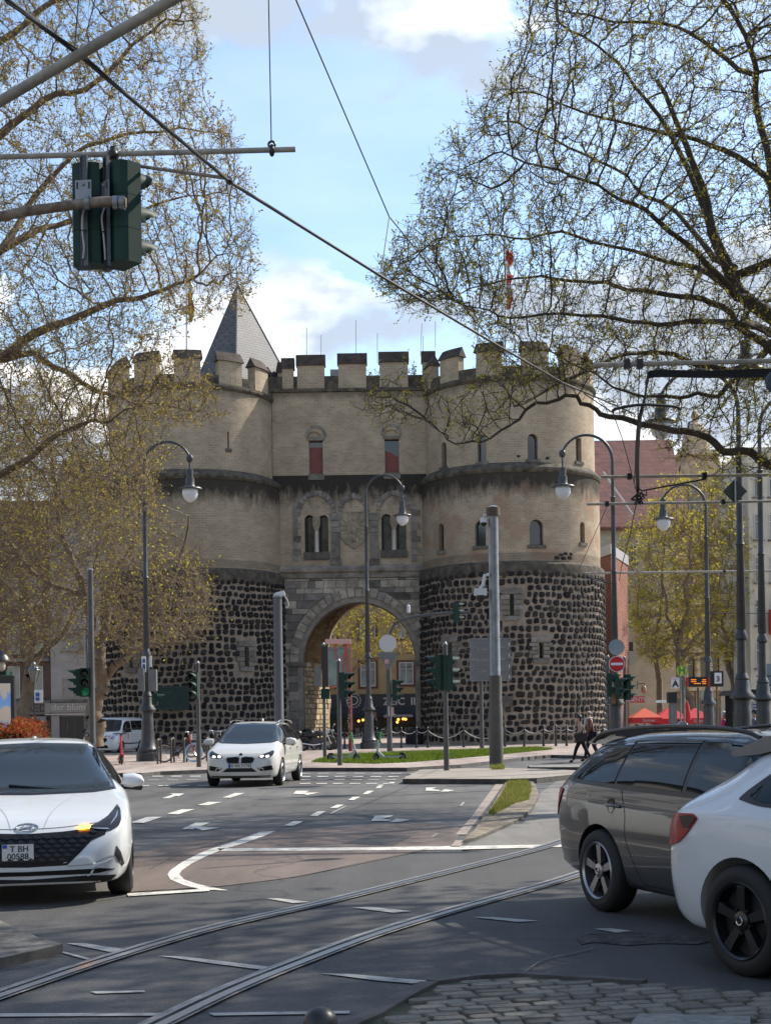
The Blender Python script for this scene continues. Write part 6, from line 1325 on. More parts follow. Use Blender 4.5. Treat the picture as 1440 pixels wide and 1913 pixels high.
t, x, d, s = pole(372, 1434, 1240, 8, 'thin grey signal post in front of the parked bicycles', M_POLE, z0=.1, name='signal_post', cat='post')
signal_head('traffic_light', 'traffic light with pale lit hood edges on the post by the bicycles', P(364, 1281, d - .05), radians(-20), lit=None, group='traffic lights across the junction', w_=.27, cell=.28)
# things on the first lamp post
d = 53.6
def plate(name, label, cat, u0, u1, va, vb, d, mat, th=.03, border=None, group=None):
    t = thing(name, label, cat, tuple(P((u0 + u1) / 2, vb, d)), group=group); m = MB(); m.bx(X(u0, d), X(u1, d), d - th, d, Z(u0, vb, d), Z(u0, va, d)); m.build('plate', mat, t); return t
t = plate('info_sign', 'small white and blue information sign on the left lamp post', 'sign', 266, 274, 1226, 1256, d, M('sign_white2', (.7, .7, .7), .5))
for va, vb in ((1231, 1238), (1241, 1250)): m = MB(); m.bx(X(268, d), X(273, d), d - .036, d - .031, Z(268, vb, d), Z(268, va, d)); m.build('pictogram', M('sign_blue', (.02, .10, .35), .5), t)
plate('info_sign', 'narrow pale sign edge on the right of the left lamp post', 'sign', 281, 285, 1225, 1246, d, M('sign_white2', (.5, .5, .5)))
plate('control_box', 'dark grey control box on the left of the left lamp post', 'box', 261, 271, 1249, 1291, d, M_SGREY, .3)
plate('control_box', 'rounded grey signal box on the right of the left lamp post', 'box', 281, 295, 1251, 1291, d, M_SGREY, .3)
signal_head('pedestrian_light', 'small green pedestrian light low on the left lamp post', P(290, 1306, d), radians(95), n=1, w_=.3, cell=.42, group='traffic lights across the junction')
# centre: sign boxes, glass banner, signals
t, x, d, s = pole(607, 1418, 1205, 6, 'grey post carrying dark boxes beside the motorcycles', M_POLE, z0=.1, name='sign_post', cat='post')
plate('control_box', 'tall black panel on the post in front of the archway', 'box', 602, 614, 1208, 1283, d, M('panel_black', (.025, .022, .022), .5), .2)
plate('control_box', 'slate grey panel left of the tall black panel', 'box', 588, 601, 1245, 1282, d, M_SGREY, .2)
plate('pedestrian_light', 'small dark green box low on the post before the archway', 'box', 600, 616, 1287, 1306, d - .1, M_GRN, .2)
t, x, d, s = pole(635, 1431, 1236, 8, 'thin signal post standing between the two green scooters and the archway', M_POLE, z0=.1, name='signal_post', cat='post')
signal_head('traffic_light', 'dark green traffic light facing right before the glass banner frame', P(643, 1281, d - .05), radians(60), group='traffic lights across the junction', w_=.26, cell=.28)
d = 66
t = thing('banner_frame', 'red framed glass column with red and white lettering down its edge before the archway', 'display column', tuple(P(632, 1395, d)))
MR = M('coral_frame', (.42, .13, .11), .5);
m = MB(); m.bx(X(609, d), X(657, d), d - .15, d + .15, Z(630, 1203, d), Z(630, 1194, d)); m.build('top_beam', M('pink_beam', (.62, .36, .33), .5), t)
m = MB(); m.bx(X(654, d), X(657.5, d), d - .1, d + .1, 0.1, Z(630, 1203, d)); m.build('post', MR, t)
m = MB(); m.bx(X(612, d), X(653, d), d - .03, d + .03, Z(630, 1280, d), Z(630, 1209, d)); m.build('glass_panel', M('pale_glass', (.12, .20, .19), .08, spec=.9, noise=(.7, .4), col2=(.26, .36, .34)), t)
for p, q in (((626, 1203), (629, 1235)), ((645, 1203), (650, 1262)), ((648, 1203), (638, 1255))): m = MB(); m.tube([P(p[0], p[1], d - .1), P(q[0], q[1], d - .1)], .03, 6); m.build('strap', M('red_strap', (.6, .06, .03), .6), t)
m = MB(); m.bx(X(612, d), X(653, d), d - .08, d - .031, Z(630, 1212, d), Z(630, 1208.5, d)); m.build('glass_rail', M_GALV, t)
m = MB(); m.bx(X(611, d), X(657, d), d - .1, d + .1, Z(630, 1284, d), Z(630, 1281, d)); m.build('lower_rail', MR, t)
m = MB(); m.bx(X(650, d), X(654, d), d - .06, d + .06, .1, Z(652, 1284, d)); m.build('lettered_strip', M('strip_maroon', (.10, .03, .03), .6), t)
for k, ch in enumerate('KAPUZIVOLEW'):
    text(ch, .27, M('red_letter', (.6, .05, .05), .5) if k % 4 == 1 else ML, t, rel(t, (X(652, d), d - .07, .75 + k * .235)), ry=-pi / 2 * 0)
d = 64.5
t, x, _, s = pole(728, 1405, 1215, 9, 'signal mast with a curved arm, round white sign back and triangle back', M_POLE, z0=.1, name='signal_mast', cat='mast', d=d)
m = MB(); m.tube(cr([P(729, 1215, d), P(729, 1190, d), P(735, 1170, d), P(752, 1158, d), P(790, 1150, d), P(826, 1146, d), P(877, 1144, d)], 6), .07, 10); m.build('curved_arm', M_POLE, t, smooth=50)
m = MB(); c = P(763, 1140, d); m.lathe([(.08, -.1), (.08, .2), (.02, .25)], 10, c); m.build('detector', WM, t)
m = MB(); m.bx(X(725, d), X(727, d), d - .3, d - .1, Z(726, 1338, d), Z(726, 1320, d)); m.build('white_plate', WM, t)
m = MB(); m.bx(X(731, d), X(735, d), d - .3, d - .1, Z(726, 1338, d), Z(726, 1321, d)); m.build('pink_plate', M('pink_plate', (.5, .3, .28), .5), t)
t = thing('round_sign', 'round white sign back above the triangle in front of the archway', 'sign', tuple(P(724, 1202, d - .2))); m = MB(); m.lathe([(.01, -.02), (.39, -.02), (.39, .02), (.01, .02)], 28, P(724, 1202, d - .2), 'y'); m.build('disc', M('sign_white3', (.55, .53, .53), .5), t)
t = thing('triangle_sign', 'grey back of a give way triangle below the round sign', 'sign', tuple(P(724, 1235, d - .2))); c = P(724, 1235, d - .2)
m = MB(); a, b_, e = P(704, 1219, d), P(745, 1219, d), P(725, 1254, d); m.prism([(a.x, a.z), (b_.x, b_.z), (e.x, e.z)], 'y', d - .22, d - .2); m.build('plate', M_SGREY, t)
m = MB(); m.bx(X(719, d), X(727, d), d - .25, d - .221, Z(720, 1240, d), Z(720, 1232, d)); m.build('label_sticker', M('pink_plate', (.5, .3, .28)), t)
signal_head('traffic_light', 'traffic light on the mast with the round sign, hoods to the right', P(739, 1290, d), radians(65), group='traffic lights across the junction', w_=.3, cell=.32)
signal_head('traffic_light', 'slim traffic light hanging at the end of the curved arm before the right tower', P(852, 1144, d), radians(115), group='traffic lights across the junction', w_=.22, cell=.30)
# direction sign backs
t, x, d, s = pole(900, 1399, 1200, 7, 'slim post carrying a stack of direction sign backs', M_POLE, z0=.1, name='sign_post', cat='post')
for k in range(4):
    va = 1193 + k * 20.2; tt = plate('direction_sign', ('topmost', 'second highest', 'third highest', 'lowest')[k] + ' of the four grey direction sign backs before the right tower', 'sign', 878, 954, va, va + 18.5, d - .2, M_SGREY, .03, group='stacked direction sign backs')
    m = MB(); zz0, zz1 = Z(916, va + 18.5, d), Z(916, va, d); xa, xb = X(878, d), X(954, d)
    for a_ in ((xa, xb, zz0 - .01, zz0 + .03), (xa, xb, zz1 - .03, zz1 + .01), (xa - .01, xa + .03, zz0, zz1), (xb - .03, xb + .01, zz0, zz1)): m.bx(a_[0], a_[1], d - .245, d - .231, a_[2], a_[3])
    m.build('edge_profile', M_GALV, tt)
    m = MB(); m.bx(X(950, d), X(951.5, d), d - .25, d - .232, zz0 + .08, zz0 + .25); m.build('sticker', WM, tt)
# no-entry group
d = 54.2
t = thing('no_entry_sign', 'red round no entry sign with a white bar on the right lamp post', 'sign', tuple(P(1151, 1240, d))); c = P(1151.5, 1240.5, d); r = 15 / F * d
m = MB(); m.lathe([(.01, -.02), (r, -.02), (r, 0), (.01, 0)], 30, c, 'y'); m.build('white_rim', M('sign_white2', (.7, .7, .7)), t)
m = MB(); m.lathe([(.01, -.025), (r * .93, -.025), (r * .93, -.021), (.01, -.021)], 30, c, 'y'); m.build('red_face', M('sign_red', (.50, .012, .025), .4), t)
m = MB(); m.bx(c.x - r * .76, c.x + r * .76, c.y - .035, c.y - .026, c.z - r * .16, c.z + r * .16); m.build('white_bar', M('sign_white2', (.7, .7, .7)), t)
t = thing('round_sign', 'blue grey round sign back above the no entry sign', 'sign', tuple(P(1151, 1209, d - .1))); m = MB(); m.lathe([(.01, -.02), (r, -.02), (r, 0), (.01, 0)], 28, P(1151, 1209, d + .3), 'y'); m.build('disc', M('disc_grey', (.20, .25, .28), .5), t)
t, x, dd, s = pole(1137, 1395, 1228, 6, 'thin grey post left of the no entry sign', M_POLE, z0=.1, name='signal_post', cat='post', d=56)
pole(1168, 1395, 1230, 6, 'thin grey post right of the no entry sign', M_POLE, z0=.1, name='signal_post', cat='post', d=56)
m = MB();
signal_head('traffic_light', 'green traffic light left of the cluster under the no entry sign', P(1139, 1280, d), radians(75), n=2, w_=.34, cell=.44, group='traffic lights across the junction')
signal_head('traffic_light', 'middle dark traffic light of the cluster under the no entry sign', P(1157, 1286, d - .3), radians(50), n=2, w_=.36, cell=.40, group='traffic lights across the junction')
signal_head('traffic_light', 'right and blackest traffic light of the cluster under the no entry sign', P(1171, 1284, d - .1), radians(100), n=3, w_=.3, cell=.32, group='traffic lights across the junction')
m = MB(); t = thing('signal_box', 'ochre edged grey box inside the signal cluster', 'box', tuple(P(1146, 1300, d + .2))); m.box(P(1146, 1300, d + .1), (.1, .1, .55)); m.build('edge', M('ochre_edge', (.35, .16, .02), .5), t)
t = thing('hanging_lantern', 'dark square lantern on the far side of the annexe', 'lamp', tuple(P(1178, 1225, 80))); c = P(1178, 1225, 80); m = MB(); m.box(c + Vector((0, 0, .5)), (.2, .2, .5)); m.build('cap', M_BLK, t); m = MB(); m.box(c - Vector((0, 0, .15)), (.24, .24, .75)); m.build('glass', M('pale_pane2', (.25, .24, .2), .3), t)
# tram stop
d = 58
t = thing('stop_sign', 'round green and yellow tram stop sign reading H on twin poles', 'sign', tuple(P(1273, 1380, d))); c = P(1272.5, 1253, d); r = 11 / F * d
for rr, mt, y in ((r, M('stop_green', (.03, .22, .06), .45), 0), (r * .86, M('stop_yellow', (.72, .62, .08), .45), -.006), (r * .72, M('stop_green', (0, 0, 0)), -.012), (r * .64, M('stop_yellow', (0, 0, 0)), -.018)):
    m = MB(); m.lathe([(.005, y - .02), (rr, y - .02), (rr, y), (.005, y)], 28, c, 'y'); m.build('disc_ring', mt, t)
text('H', .36, M('stop_green', (0, 0, 0)), t, rel(t, (c.x, c.y - .045, c.z)), bold=.02)
for u in (1270, 1277): m = MB(); m.tube([P(u, 1262, d), (X(u, d), d, .1)], .035, 8); m.build('pole', M_GALV, t)
m = MB()
for v in (1270, 1292, 1314, 1336): m.tube([P(1270, v, d), P(1277, v, d)], .02, 5)
m.build('crossbars', M_GALV, t)['kind'] = 'stuff'
t = plate('platform_sign', 'white platform sign with a black letter A left of the stop poles', 'sign', 1253.5, 1268.5, 1266, 1286, d, M('sign_white2', (.7, .7, .7)))
text('A', .36, M_BLK, t, rel(t, (X(1261, d), d - .035, Z(1261, 1278, d))), bold=.012); m = MB(); m.bx(X(1255, d), X(1267, d), d - .035, d - .031, Z(1260, 1269, d), Z(1260, 1268, d)); m.build('small_print', M_SGREY, t)
t = plate('departure_board', 'dark departure board with orange lines and red ends by the pale tree', 'display', 1285, 1320, 1265, 1283, d, M_BLK, .15)
for u0, u1 in ((1281, 1285), (1320, 1324)): m = MB(); m.bx(X(u0, d), X(u1, d), d - .16, d + .01, Z(1300, 1283, d), Z(1300, 1265, d)); m.build('red_end', M('board_red', (.35, .02, .02), .5), t)
LED = M('led_orange', (.9, .25, .02), .5, emit=((1, .28, .03), .7)); rs = random.Random(5)
for r_, (v, seg_) in enumerate(((1270, ((1289, 1298), (1310, 1316))), (1273.5, ((1289, 1299), (1309, 1317))), (1277, ((1294, 1306), (1310, 1316))))):
    for u0, u1 in seg_:
        u = u0
        while u < u1: m = MB(); m.bx(X(u, d), X(u + .9, d), d - .158, d - .151, Z(u, v + .9 + rs.uniform(-.3, .2), d), Z(u, v - .9, d)); m.build('led_character', LED, t); u += 1.45
m = MB(); m.tube([P(1303, 1284, d), (X(1303, d), d, .1)], .045, 8); m.build('pole', M_POLE, t)
t = plate('platform_number_sign', 'white sign with the number 3 in a black surround', 'sign', 1326, 1350, 1254, 1283, d + 2, M_BLK, .1); m = MB(); m.bx(X(1333, d + 2), X(1346, d + 2), d + 1.86, d + 1.899, Z(1340, 1277, d + 2), Z(1340, 1257, d + 2)); m.build('white_face', M('sign_white2', (0, 0, 0)), t)
text('3', .30, M_SGREY, t, rel(t, (X(1339.5, d + 2), d + 1.85, Z(1340, 1269, d + 2))), bold=.015); m = MB(); m.tube([P(1338, 1283, d + 2), (X(1338, d + 2), d + 2, .1)], .04, 8); m.build('pole', M_POLE, t)
t = thing('info_pillar', 'dark grey information pillar left of the stop sign', 'pillar', tuple(P(1255, 1385, d))); m = MB(); m.bx(X(1249, d), X(1262, d), d - .15, d + .15, .1, Z(1255, 1313, d)); m.build('body', M_SGREY, t); m = MB(); m.bx(X(1246, d), X(1262, d), d - .2, d + .2, Z(1255, 1313, d) + .002, Z(1255, 1293, d)); m.build('head', M_BLK, t); m = MB(); m.bx(X(1251, d), X(1253.5, d), d - .18, d - .151, .3, Z(1255, 1318, d)); m.build('light_strip', M_GALV, t)
plate('notice_board', 'pale green notice board behind the lamp posts', 'sign', 1309, 1319, 1290, 1308, d + 4, M('pale_green', (.35, .40, .32), .6))
plate('street_sign', 'small pale street name sign left of the information pillar', 'sign', 1224, 1246, 1308, 1313, d + 8, M('sign_white2', (0, 0, 0)))
t = plate('agency_sign', 'red shop sign reading AGENTUR beyond the signal cluster', 'sign', 1176, 1203, 1301, 1313, 84, M('agency_red', (.45, .03, .035), .5), .1); text('AGENTUR', .33, ML, t, rel(t, (X(1190, 84), 83.88, Z(1190, 1307, 84))), bold=.01)
t = thing('lamp_globe', 'glass pendant lamp on a scrolled bracket left of the information pillar', 'lamp', tuple(P(1202, 1290, 84))); m = MB(); m.ell(P(1202, 1288, 84), (.17, .17, .24), 12, 8); m.build('globe', M('amber_glass', (.30, .20, .12), .2), t, smooth=60); m = MB(); m.tube([P(1186, 1278, 84), P(1204, 1277, 84), P(1202, 1282, 84)], .025, 6); m.tube([P(1190, 1272, 84), P(1190, 1288, 84)], .025, 6); m.build('bracket', M_BLK, t)
# shelter
d = 50; t = thing('tram_shelter', 'dark framed tram shelter at the right edge behind the lamp posts', 'shelter', tuple(P(1400, 1380, d)))
m = MB(); m.prism([(X(1352, d), Z(1352, 1300, d)), (X(1360, d), Z(1360, 1290, d)), (X(1470, d), Z(1470, 1287, d)), (X(1470, d), Z(1470, 1297, d))], 'y', d - 1, d + 1); m.build('roof', M_BLK, t)
for u in (1357, 1362, 1410): m = MB(); m.bx(X(u, d), X(u + 1.6, d), d - .9, d - .8, .1, Z(u, 1298, d)); m.build('post', M_BLK, t)
m = MB(); m.bx(X(1364, d), X(1409, d), d + .8, d + .84, .3, Z(1364, 1299, d)); m.build('back_pane', M('shelter_glass', (.02, .022, .025), .15), t)
m = MB(); m.bx(X(1394, d), X(1412, d), d - .6, d - .56, Z(1400, 1350, d), Z(1400, 1311, d)); m.build('timetable', M('sign_white2', (0, 0, 0)), t)
m = MB()
for k in range(6): m.bx(X(1396, d), X(1410, d), d - .61, d - .601, Z(1400, 1318 + k * 5, d), Z(1400, 1316 + k * 5, d))
m.build('timetable_lines', M('sign_blue', (0, 0, 0)), t)['kind'] = 'stuff'
m = MB(); t = plate('tall_panel', 'tall grey blue panel with cross bars at the right picture edge', 'sign', 1415, 1442, 1240, 1292, 47, M('panel_blue_grey', (.25, .29, .33), .5));
for v in (1263, 1280, 1290): m = MB(); m.bx(X(1412, 46.9), X(1443, 46.9), 46.85, 46.9, Z(1430, v + 1, 46.9), Z(1430, v - 1, 46.9)); m.build('cross_bar', M_BLK, t)
# umbrellas
d = 82
for k, (u, w_, vt, ve, col) in enumerate(((1203, 50, 1322, 1345, (.62, .10, .05)), (1250, 58, 1319, 1347, (.55, .035, .04)), (1297, 50, 1322, 1346, (.50, .035, .045)))):  # first canopy coloured more orange for the light falling on it
    c = P(u, vt, d + k); r = w_ / F * d * .55; ze = Z(u, ve, d + k); t = thing('parasol', ('red cafe parasol tinted orange as if sunlit, nearest the signal cluster', 'middle red cafe parasol, the tallest of the three', 'red cafe parasol behind the pale tree trunk')[k], 'parasol', (c.x, c.y, 0), group='red cafe parasols')
    mt = M('parasol_%d' % k, col, .8); m = MB(); vs = [(c.x, c.y, c.z)] + [(c.x + r * sx * 1.0, c.y + r * sy, ze + .14) for sx, sy in ((-1, -1), (1, -1), (1, 1), (-1, 1))]
    m.add(vs, [(0, 1, 2), (0, 2, 3), (0, 3, 4), (0, 4, 1)]); m.build('canopy', mt, t); m = MB()
    for a_, b_ in (((-1, -1), (1, -1)), ((1, -1), (1, 1)), ((1, 1), (-1, 1)), ((-1, 1), (-1, -1))): m.add([(c.x + r * a_[0], c.y + r * a_[1], ze + .14), (c.x + r * b_[0], c.y + r * b_[1], ze + .14), (c.x + r * b_[0], c.y + r * b_[1], ze - .18), (c.x + r * a_[0], c.y + r * a_[1], ze - .18)], [(0, 1, 2, 3)])
    m.build('valance', M('valance', (.42, .02, .025), .8), t)
    text('Sünner', .26, ML, t, rel(t, (c.x + .1, c.y - r - .02, ze - .02)))
    m = MB(); m.tube([(c.x, c.y, .1), (c.x, c.y, c.z)], .03, 8); m.build('pole', M_POLE, t)
t = thing('folded_parasol', 'folded red parasol behind the stop sign poles', 'parasol', tuple(P(1282, 1380, 80))); m = MB(); c = P(1283, 1345, 80); m.lathe([(.2, 0), (.22, .25), (.12, .8), (.02, 1.1)], 12, c); m.build('cloth', M('valance', (0, 0, 0)), t, smooth=40); m = MB(); m.tube([(c.x, c.y, .1), (c.x, c.y, c.z + .05)], .03, 8); m.build('pole', M_POLE, t)
# left: hedge, advertising board, lanterns
d = 49
t = thing('advert_board', 'lit advertising board with a blue poster at the left picture edge', 'advertising board', tuple(P(-20, 1390, 50))); d = 50
m = MB(); m.bx(X(-62, d), X(28.5, d), d - .1, d + .1, Z(0, 1385, d), Z(0, 1263, d)); m.build('case', M('case_black', (.02, .022, .026), .35), t)
def poster_mat():
    m = bpy.data.materials.new('poster'); m.use_nodes = True; nt = m.node_tree; b = nt.nodes['Principled BSDF']; b.inputs['Roughness'].default_value = .25
    tc = nn(nt, 'ShaderNodeTexCoord'); n = nn(nt, 'ShaderNodeTexNoise', inp={'Scale': 1.1, 'Detail': 5}); nt.links.new(tc.outputs['Object'], n.inputs[0]); sp = nn(nt, 'ShaderNodeSeparateXYZ'); nt.links.new(tc.outputs['Generated'], sp.inputs[0])
    c1 = ramp(nt, sp.outputs[2], [(0, (.05, .16, .35)), (.5, (.16, .34, .62)), (1, (.10, .22, .48))]); c2 = mixc(nt, ramp(nt, n.outputs[0], [(.5, 0), (.54, 1)]), c1, (.45, .40, .33)); nt.links.new(c2, b.inputs['Base Color']); nt.links.new(c2, b.inputs['Emission Color']); b.inputs['Emission Strength'].default_value = .25; return m
m = MB(); m.bx(X(-56, d), X(22, d), d - .13, d - .101, Z(0, 1380, d), Z(0, 1277, d)); m.build('poster', poster_mat(), t)
t = thing('gas_lantern', 'old ornamental lantern between the two dark tree trunks at left', 'lantern', tuple(P(64, 1390, 60))); d = 60; c = P(64, 1265, d); x = c.x
m = MB(); m.lathe([(.12, .1), (.06, .5), (.045, 2.6), (.08, 2.7), (.03, 2.8)], 12, (x, d, 0)); m.build('post', M_LAMPG, t, smooth=40)
zb_ = Z(64, 1274, d); zt = Z(64, 1252, d); m = MB(); m.lathe([(.10, zb_), (.24, zt)], 6, (x, d, 0)); m.build('glass_case', M('lantern_glass', (.20, .20, .19), .15), t)
m = MB(); m.lathe([(.27, zt), (.16, zt + .14), (.10, zt + .17), (.12, zt + .25), (.02, zt + .35)], 6, (x, d, 0)); m.build('crown', M_GALV, t)
m = MB()
for k in range(6): a = 2 * pi * k / 6; m.tube([(x + .10 * cos(a), d + .10 * sin(a), zb_), (x + .25 * cos(a), d + .25 * sin(a), zt), (x + .25 * cos(a), d + .25 * sin(a), zt + .14)], .012, 4)
m.build('bars', M_LAMPG, t)
t = plate('info_sign', 'white sign with two blue pictograms on the lantern post at left', 'sign', 65, 81, 1289, 1313, 59.8, M('sign_white2', (0, 0, 0)))
for va, vb in ((1294, 1301), (1303, 1309)): m = MB(); m.bx(X(67, 59.7), X(73.5, 59.7), 59.72, 59.765, Z(70, vb, 59.7), Z(70, va, 59.7)); m.build('pictogram', M('sign_blue', (0, 0, 0)), t)
t = thing('lantern_head', 'rounded grey lantern with a cream globe above the advertising board', 'lantern', tuple(P(2, 1255, 50))); c = P(3, 1233, 50); m = MB(); m.lathe([(.03, .35), (.08, .28), (.26, .1), (.30, -.02), (.2, -.05)], 16, c); m.build('hood', M_LAMPG, t, smooth=50); m = MB(); m.ell(c - Vector((0, 0, .2)), (.15, .15, .2), 12, 8); m.build('globe', M('cream_globe', (.5, .46, .36), .3), t, smooth=60); m = MB(); m.tube([c + Vector((-.9, 0, .3)), c + Vector((0, 0, .3))], .04, 8); m.tube([c + Vector((-.9, 0, .3)), (c.x - .9, c.y, .1)], .05, 8); m.build('bracket', M_LAMPG, t)
t = thing('green_canopy', 'dark green canopy edge above the advertising board', 'canopy', tuple(P(-10, 1262, 51))); m = MB(); m.bx(X(-90, 51), X(18, 51), 50.6, 51.6, Z(0, 1262, 51), Z(0, 1254, 51)); m.build('slab', M_GRN, t); m = MB(); m.tube([(X(-80, 51), 51.2, .1), (X(-80, 51), 51.2, Z(0, 1262, 51))], .05, 8); m.build('post', M_GRN, t)
# hedge
t = thing('red_hedge', 'clipped hedge with bright red young leaves in front of the left houses', 'hedge', tuple(P(0, 1395, 50)))
hx0, hx1, hz = X(-120, 48), X(76, 48), Z(0, 1352, 48); rs = np.random.RandomState(3); n = 17000
pp = np.stack([rs.uniform(hx0, hx1, n), rs.uniform(46.5, 49.4, n), rs.uniform(.2, 1, n) ** .7 * hz], 1); bump_ = .12 * np.sin(pp[:, 0] * 3.1) + .1 * np.sin(pp[:, 0] * 7.3 + 1); pp[:, 2] += bump_ * (pp[:, 2] / hz)
a = rs.normal(0, 1, (n, 3)); a /= np.linalg.norm(a, axis=1, keepdims=True); b_ = np.cross(a, rs.normal(0, 1, (n, 3))); b_ /= np.linalg.norm(b_, axis=1, keepdims=True); sz = rs.uniform(.03, .075, (n, 1))
VV = np.stack([pp, pp + a * sz + b_ * sz * .4, pp + a * sz * 2, pp + a * sz - b_ * sz * .4], 1).reshape(-1, 3); QQ = np.arange(4 * n).reshape(-1, 4); red = (rs.uniform(0, 1, n) < np.clip((pp[:, 2] - .55 * hz) / (.35 * hz) + (pp[:, 0] - hx1 + 2) * .25, .08, .72))
LR = leaf_mat('red_leaf', (.26, .03, .02), (.50, .13, .06), .4); LG = leaf_mat('olive_leaf', (.13, .12, .03), (.26, .20, .05), .35)
for sel, mt, nm in ((red, LR, 'red_leaves'), (~red, LG, 'green_leaves')):
    k = np.where(sel)[0]; V = VV.reshape(-1, 4, 3)[k].reshape(-1, 3); obj_np(nm, V, np.arange(len(V)).reshape(-1, 4), mt, t)
m = MB(); m.bx(hx0 + .1, hx1 - .15, 46.8, 49.2, 0.1, hz * .8); m.build('hedge_core', M('hedge_core', (.03, .022, .012), .95, noise=(5, .4)), t)
# bollards with chains
M_IRON = M('cast_iron', (.03, .03, .032))
def bollard_mesh():
    m = MB(); m.lathe([(.075, 0), (.075, .06), (.05, .1), (.045, .3), (.062, .33), (.045, .37), (.04, .62), (.06, .65), (.04, .69), (.038, .84), (.055, .87), (.055, .90), (.03, .92), (.05, .97), (.03, 1.02), (.005, 1.04)], 10); return m.mesh('bollard', M_IRON, 40)
bm_ = bollard_mesh()
rowA = [(574, 1408), (598, 1405), (622, 1403), (644, 1401), (679, 1400), (704, 1399), (731, 1399), (750, 1400), (778, 1399), (799, 1398), (866, 1397), (943, 1396), (979, 1396), (1015, 1395), (1038, 1395), (1058, 1395), (1078, 1395), (1112, 1392), (1126, 1391), (1143, 1390)]
ORD = 'first second third fourth fifth sixth seventh eighth ninth tenth eleventh twelfth thirteenth fourteenth fifteenth sixteenth seventeenth eighteenth nineteenth twentieth'.split()
prev = None
chain_l = MB(); cl = MB()
for i, (u, v) in enumerate(rowA):
    g = P(u, v, 71 + .1 * (i % 3)); g.z = .12
    lab = ['iron bollard by the motorcycles, nearest the white car', 'iron bollard in front of the motorcycles'][i] if i < 2 else None
    o = bpy.data.objects.new('bollard', bm_); C.objects.link(o); o.location = g; tag(o, lab or 'slim black iron bollard, %s from the left in the chained row' % ORD[i], 'bollard', 'chained bollards before the gate')
    if prev is not None:
        span = (g - prev).length
        a_, b_ = prev + Vector((0, 0, .86)), g + Vector((0, 0, .86)); pts = []
        for k in range(11): q = k / 10; p = a_.lerp(b_, q); p.z -= min(.45, .22 * span) * 4 * q * (1 - q); pts.append(p)
        cn = thing('chain', 'pale chain sagging to the right from the %s bollard of the row' % ORD[i - 1], 'chain', tuple(a_), group='chains between the bollards'); m = MB(); m.tube(pts, .022, 5)
        m.build('links', M('chain_pale', (.40, .38, .35), .5, .3, noise=(20, .5)), cn)
    prev = g
# ------------------------------------------------------------------ cars
def interp(tbl, y):
    ys = [p[0] for p in tbl]; vs = [p[1] for p in tbl]; return float(np.interp(y, ys, vs))
M_TYRE = M('tyre_rubber', (.012, .012, .012), .75, bump=(60, .2, .003)); M_ARCH = M('wheel_well', (.006, .006, .006), .9)
M_CGLASS = M('car_glass', (.006, .008, .009), .03, spec=.5); M_TRIM = M('black_trim', (.010, .010, .011), .35); M_UNDER = M('underbody', (.012, .012, .012), .8)
M_RIMS = M('rim_silver', (.42, .43, .45), .28, .9); M_RIMB = M('rim_black', (.016, .016, .018), .3, .3, coat=.3); M_TAIL = M('tail_red', (.28, .004, .010), .25, spec=.3)
def paint(name, col, metal=0.0, rough=.35): return M(name, col, rough, metal, coat=1.0, spec=.5)
def car_shell(parent, S, mat):
    """S: zt roof/hood centre line, zb shoulder height, wm half width, zs underside height, wr roof half width; all tables over y"""
    y0, y1 = S['zt'][0][0], S['zt'][-1][0]; ys = set()
    for k in ('zt', 'zb', 'wm', 'zs'): ys |= {p[0] for p in S[k]}
    ys |= set(np.linspace(y0, y1, 34)); ys = sorted(ys); q = [ys[0]]
    for y in ys[1:]:
        if y - q[-1] > .035 or y == ys[-1]: q.append(y)
    ys = q; rings = []
    for y in ys:
        zt, zb, wm, zs = (interp(S[k], y) for k in ('zt', 'zb', 'wm', 'zs')); wr0 = interp(S['wr'], y); h = max(0.0, zt - zb); c = min(1, h / .30); c = c * c * (3 - 2 * c)
        wb = wm - S.get('sh', .035); we = wb * .90 * (1 - c) + wr0 * c; crown = .05 * c + .25 * h * (1 - c); ze = zb + (h - crown) * 1.0
        mid = (zs + zb) / 2; tuck = S.get('tuck', .05)
        half = [(0, zs), (wm * .6, zs), (wm - .10, zs), (wm - tuck, zs + .07), (wm - .012, zs + .20), (wm, mid + .02), (wm - .004, zb - .13), (wm - .018, zb - .04), (wb, zb), (wb * .55 + we * .45 + .018 * c, zb + (ze - zb) * .5), (we + .012 * c, zb + (ze - zb) * .93), (we - .06 * c - .06 * (1 - c), ze + crown * .55), (we * .55, ze + crown * .9), (0, zt)]
        rings.append([(x, y, z) for x, z in half] + [(-x, y, z) for x, z in half[-2:0:-1]])
    n = len(rings[0]); m = MB(); m.add([p for r in rings for p in r], [(i * n + k, i * n + (k + 1) % n, (i + 1) * n + (k + 1) % n, (i + 1) * n + k) for i in range(len(rings) - 1) for k in range(n)] + [tuple(range(n - 1, -1, -1)), tuple((len(rings) - 1) * n + k for k in range(n))])
    me = m.mesh('body', mat); bm = bmesh.new(); bm.from_mesh(me)
    caps = [f for f in bm.faces if len(f.verts) > 4]
    for f in caps:   # grid the end caps: inset rings
        bmesh.ops.inset_region(bm, faces=[f], thickness=.05, depth=.012); bmesh.ops.inset_region(bm, faces=[f], thickness=.08, depth=.006)
    bm.to_mesh(me); bm.free(); o = bpy.data.objects.new('body', me); C.objects.link(o); o.parent = parent
    md = o.modifiers.new('s', 'SUBSURF'); md.levels = 2; md.render_levels = 2; dg = bpy.context.evaluated_depsgraph_get(); me2 = bpy.data.meshes.new_from_object(o.evaluated_get(dg)); o.modifiers.clear(); o.data = me2
    full = BVHTree.FromPolygons([v.co for v in me2.vertices], [tuple(p.vertices) for p in me2.polygons])
    return o, full
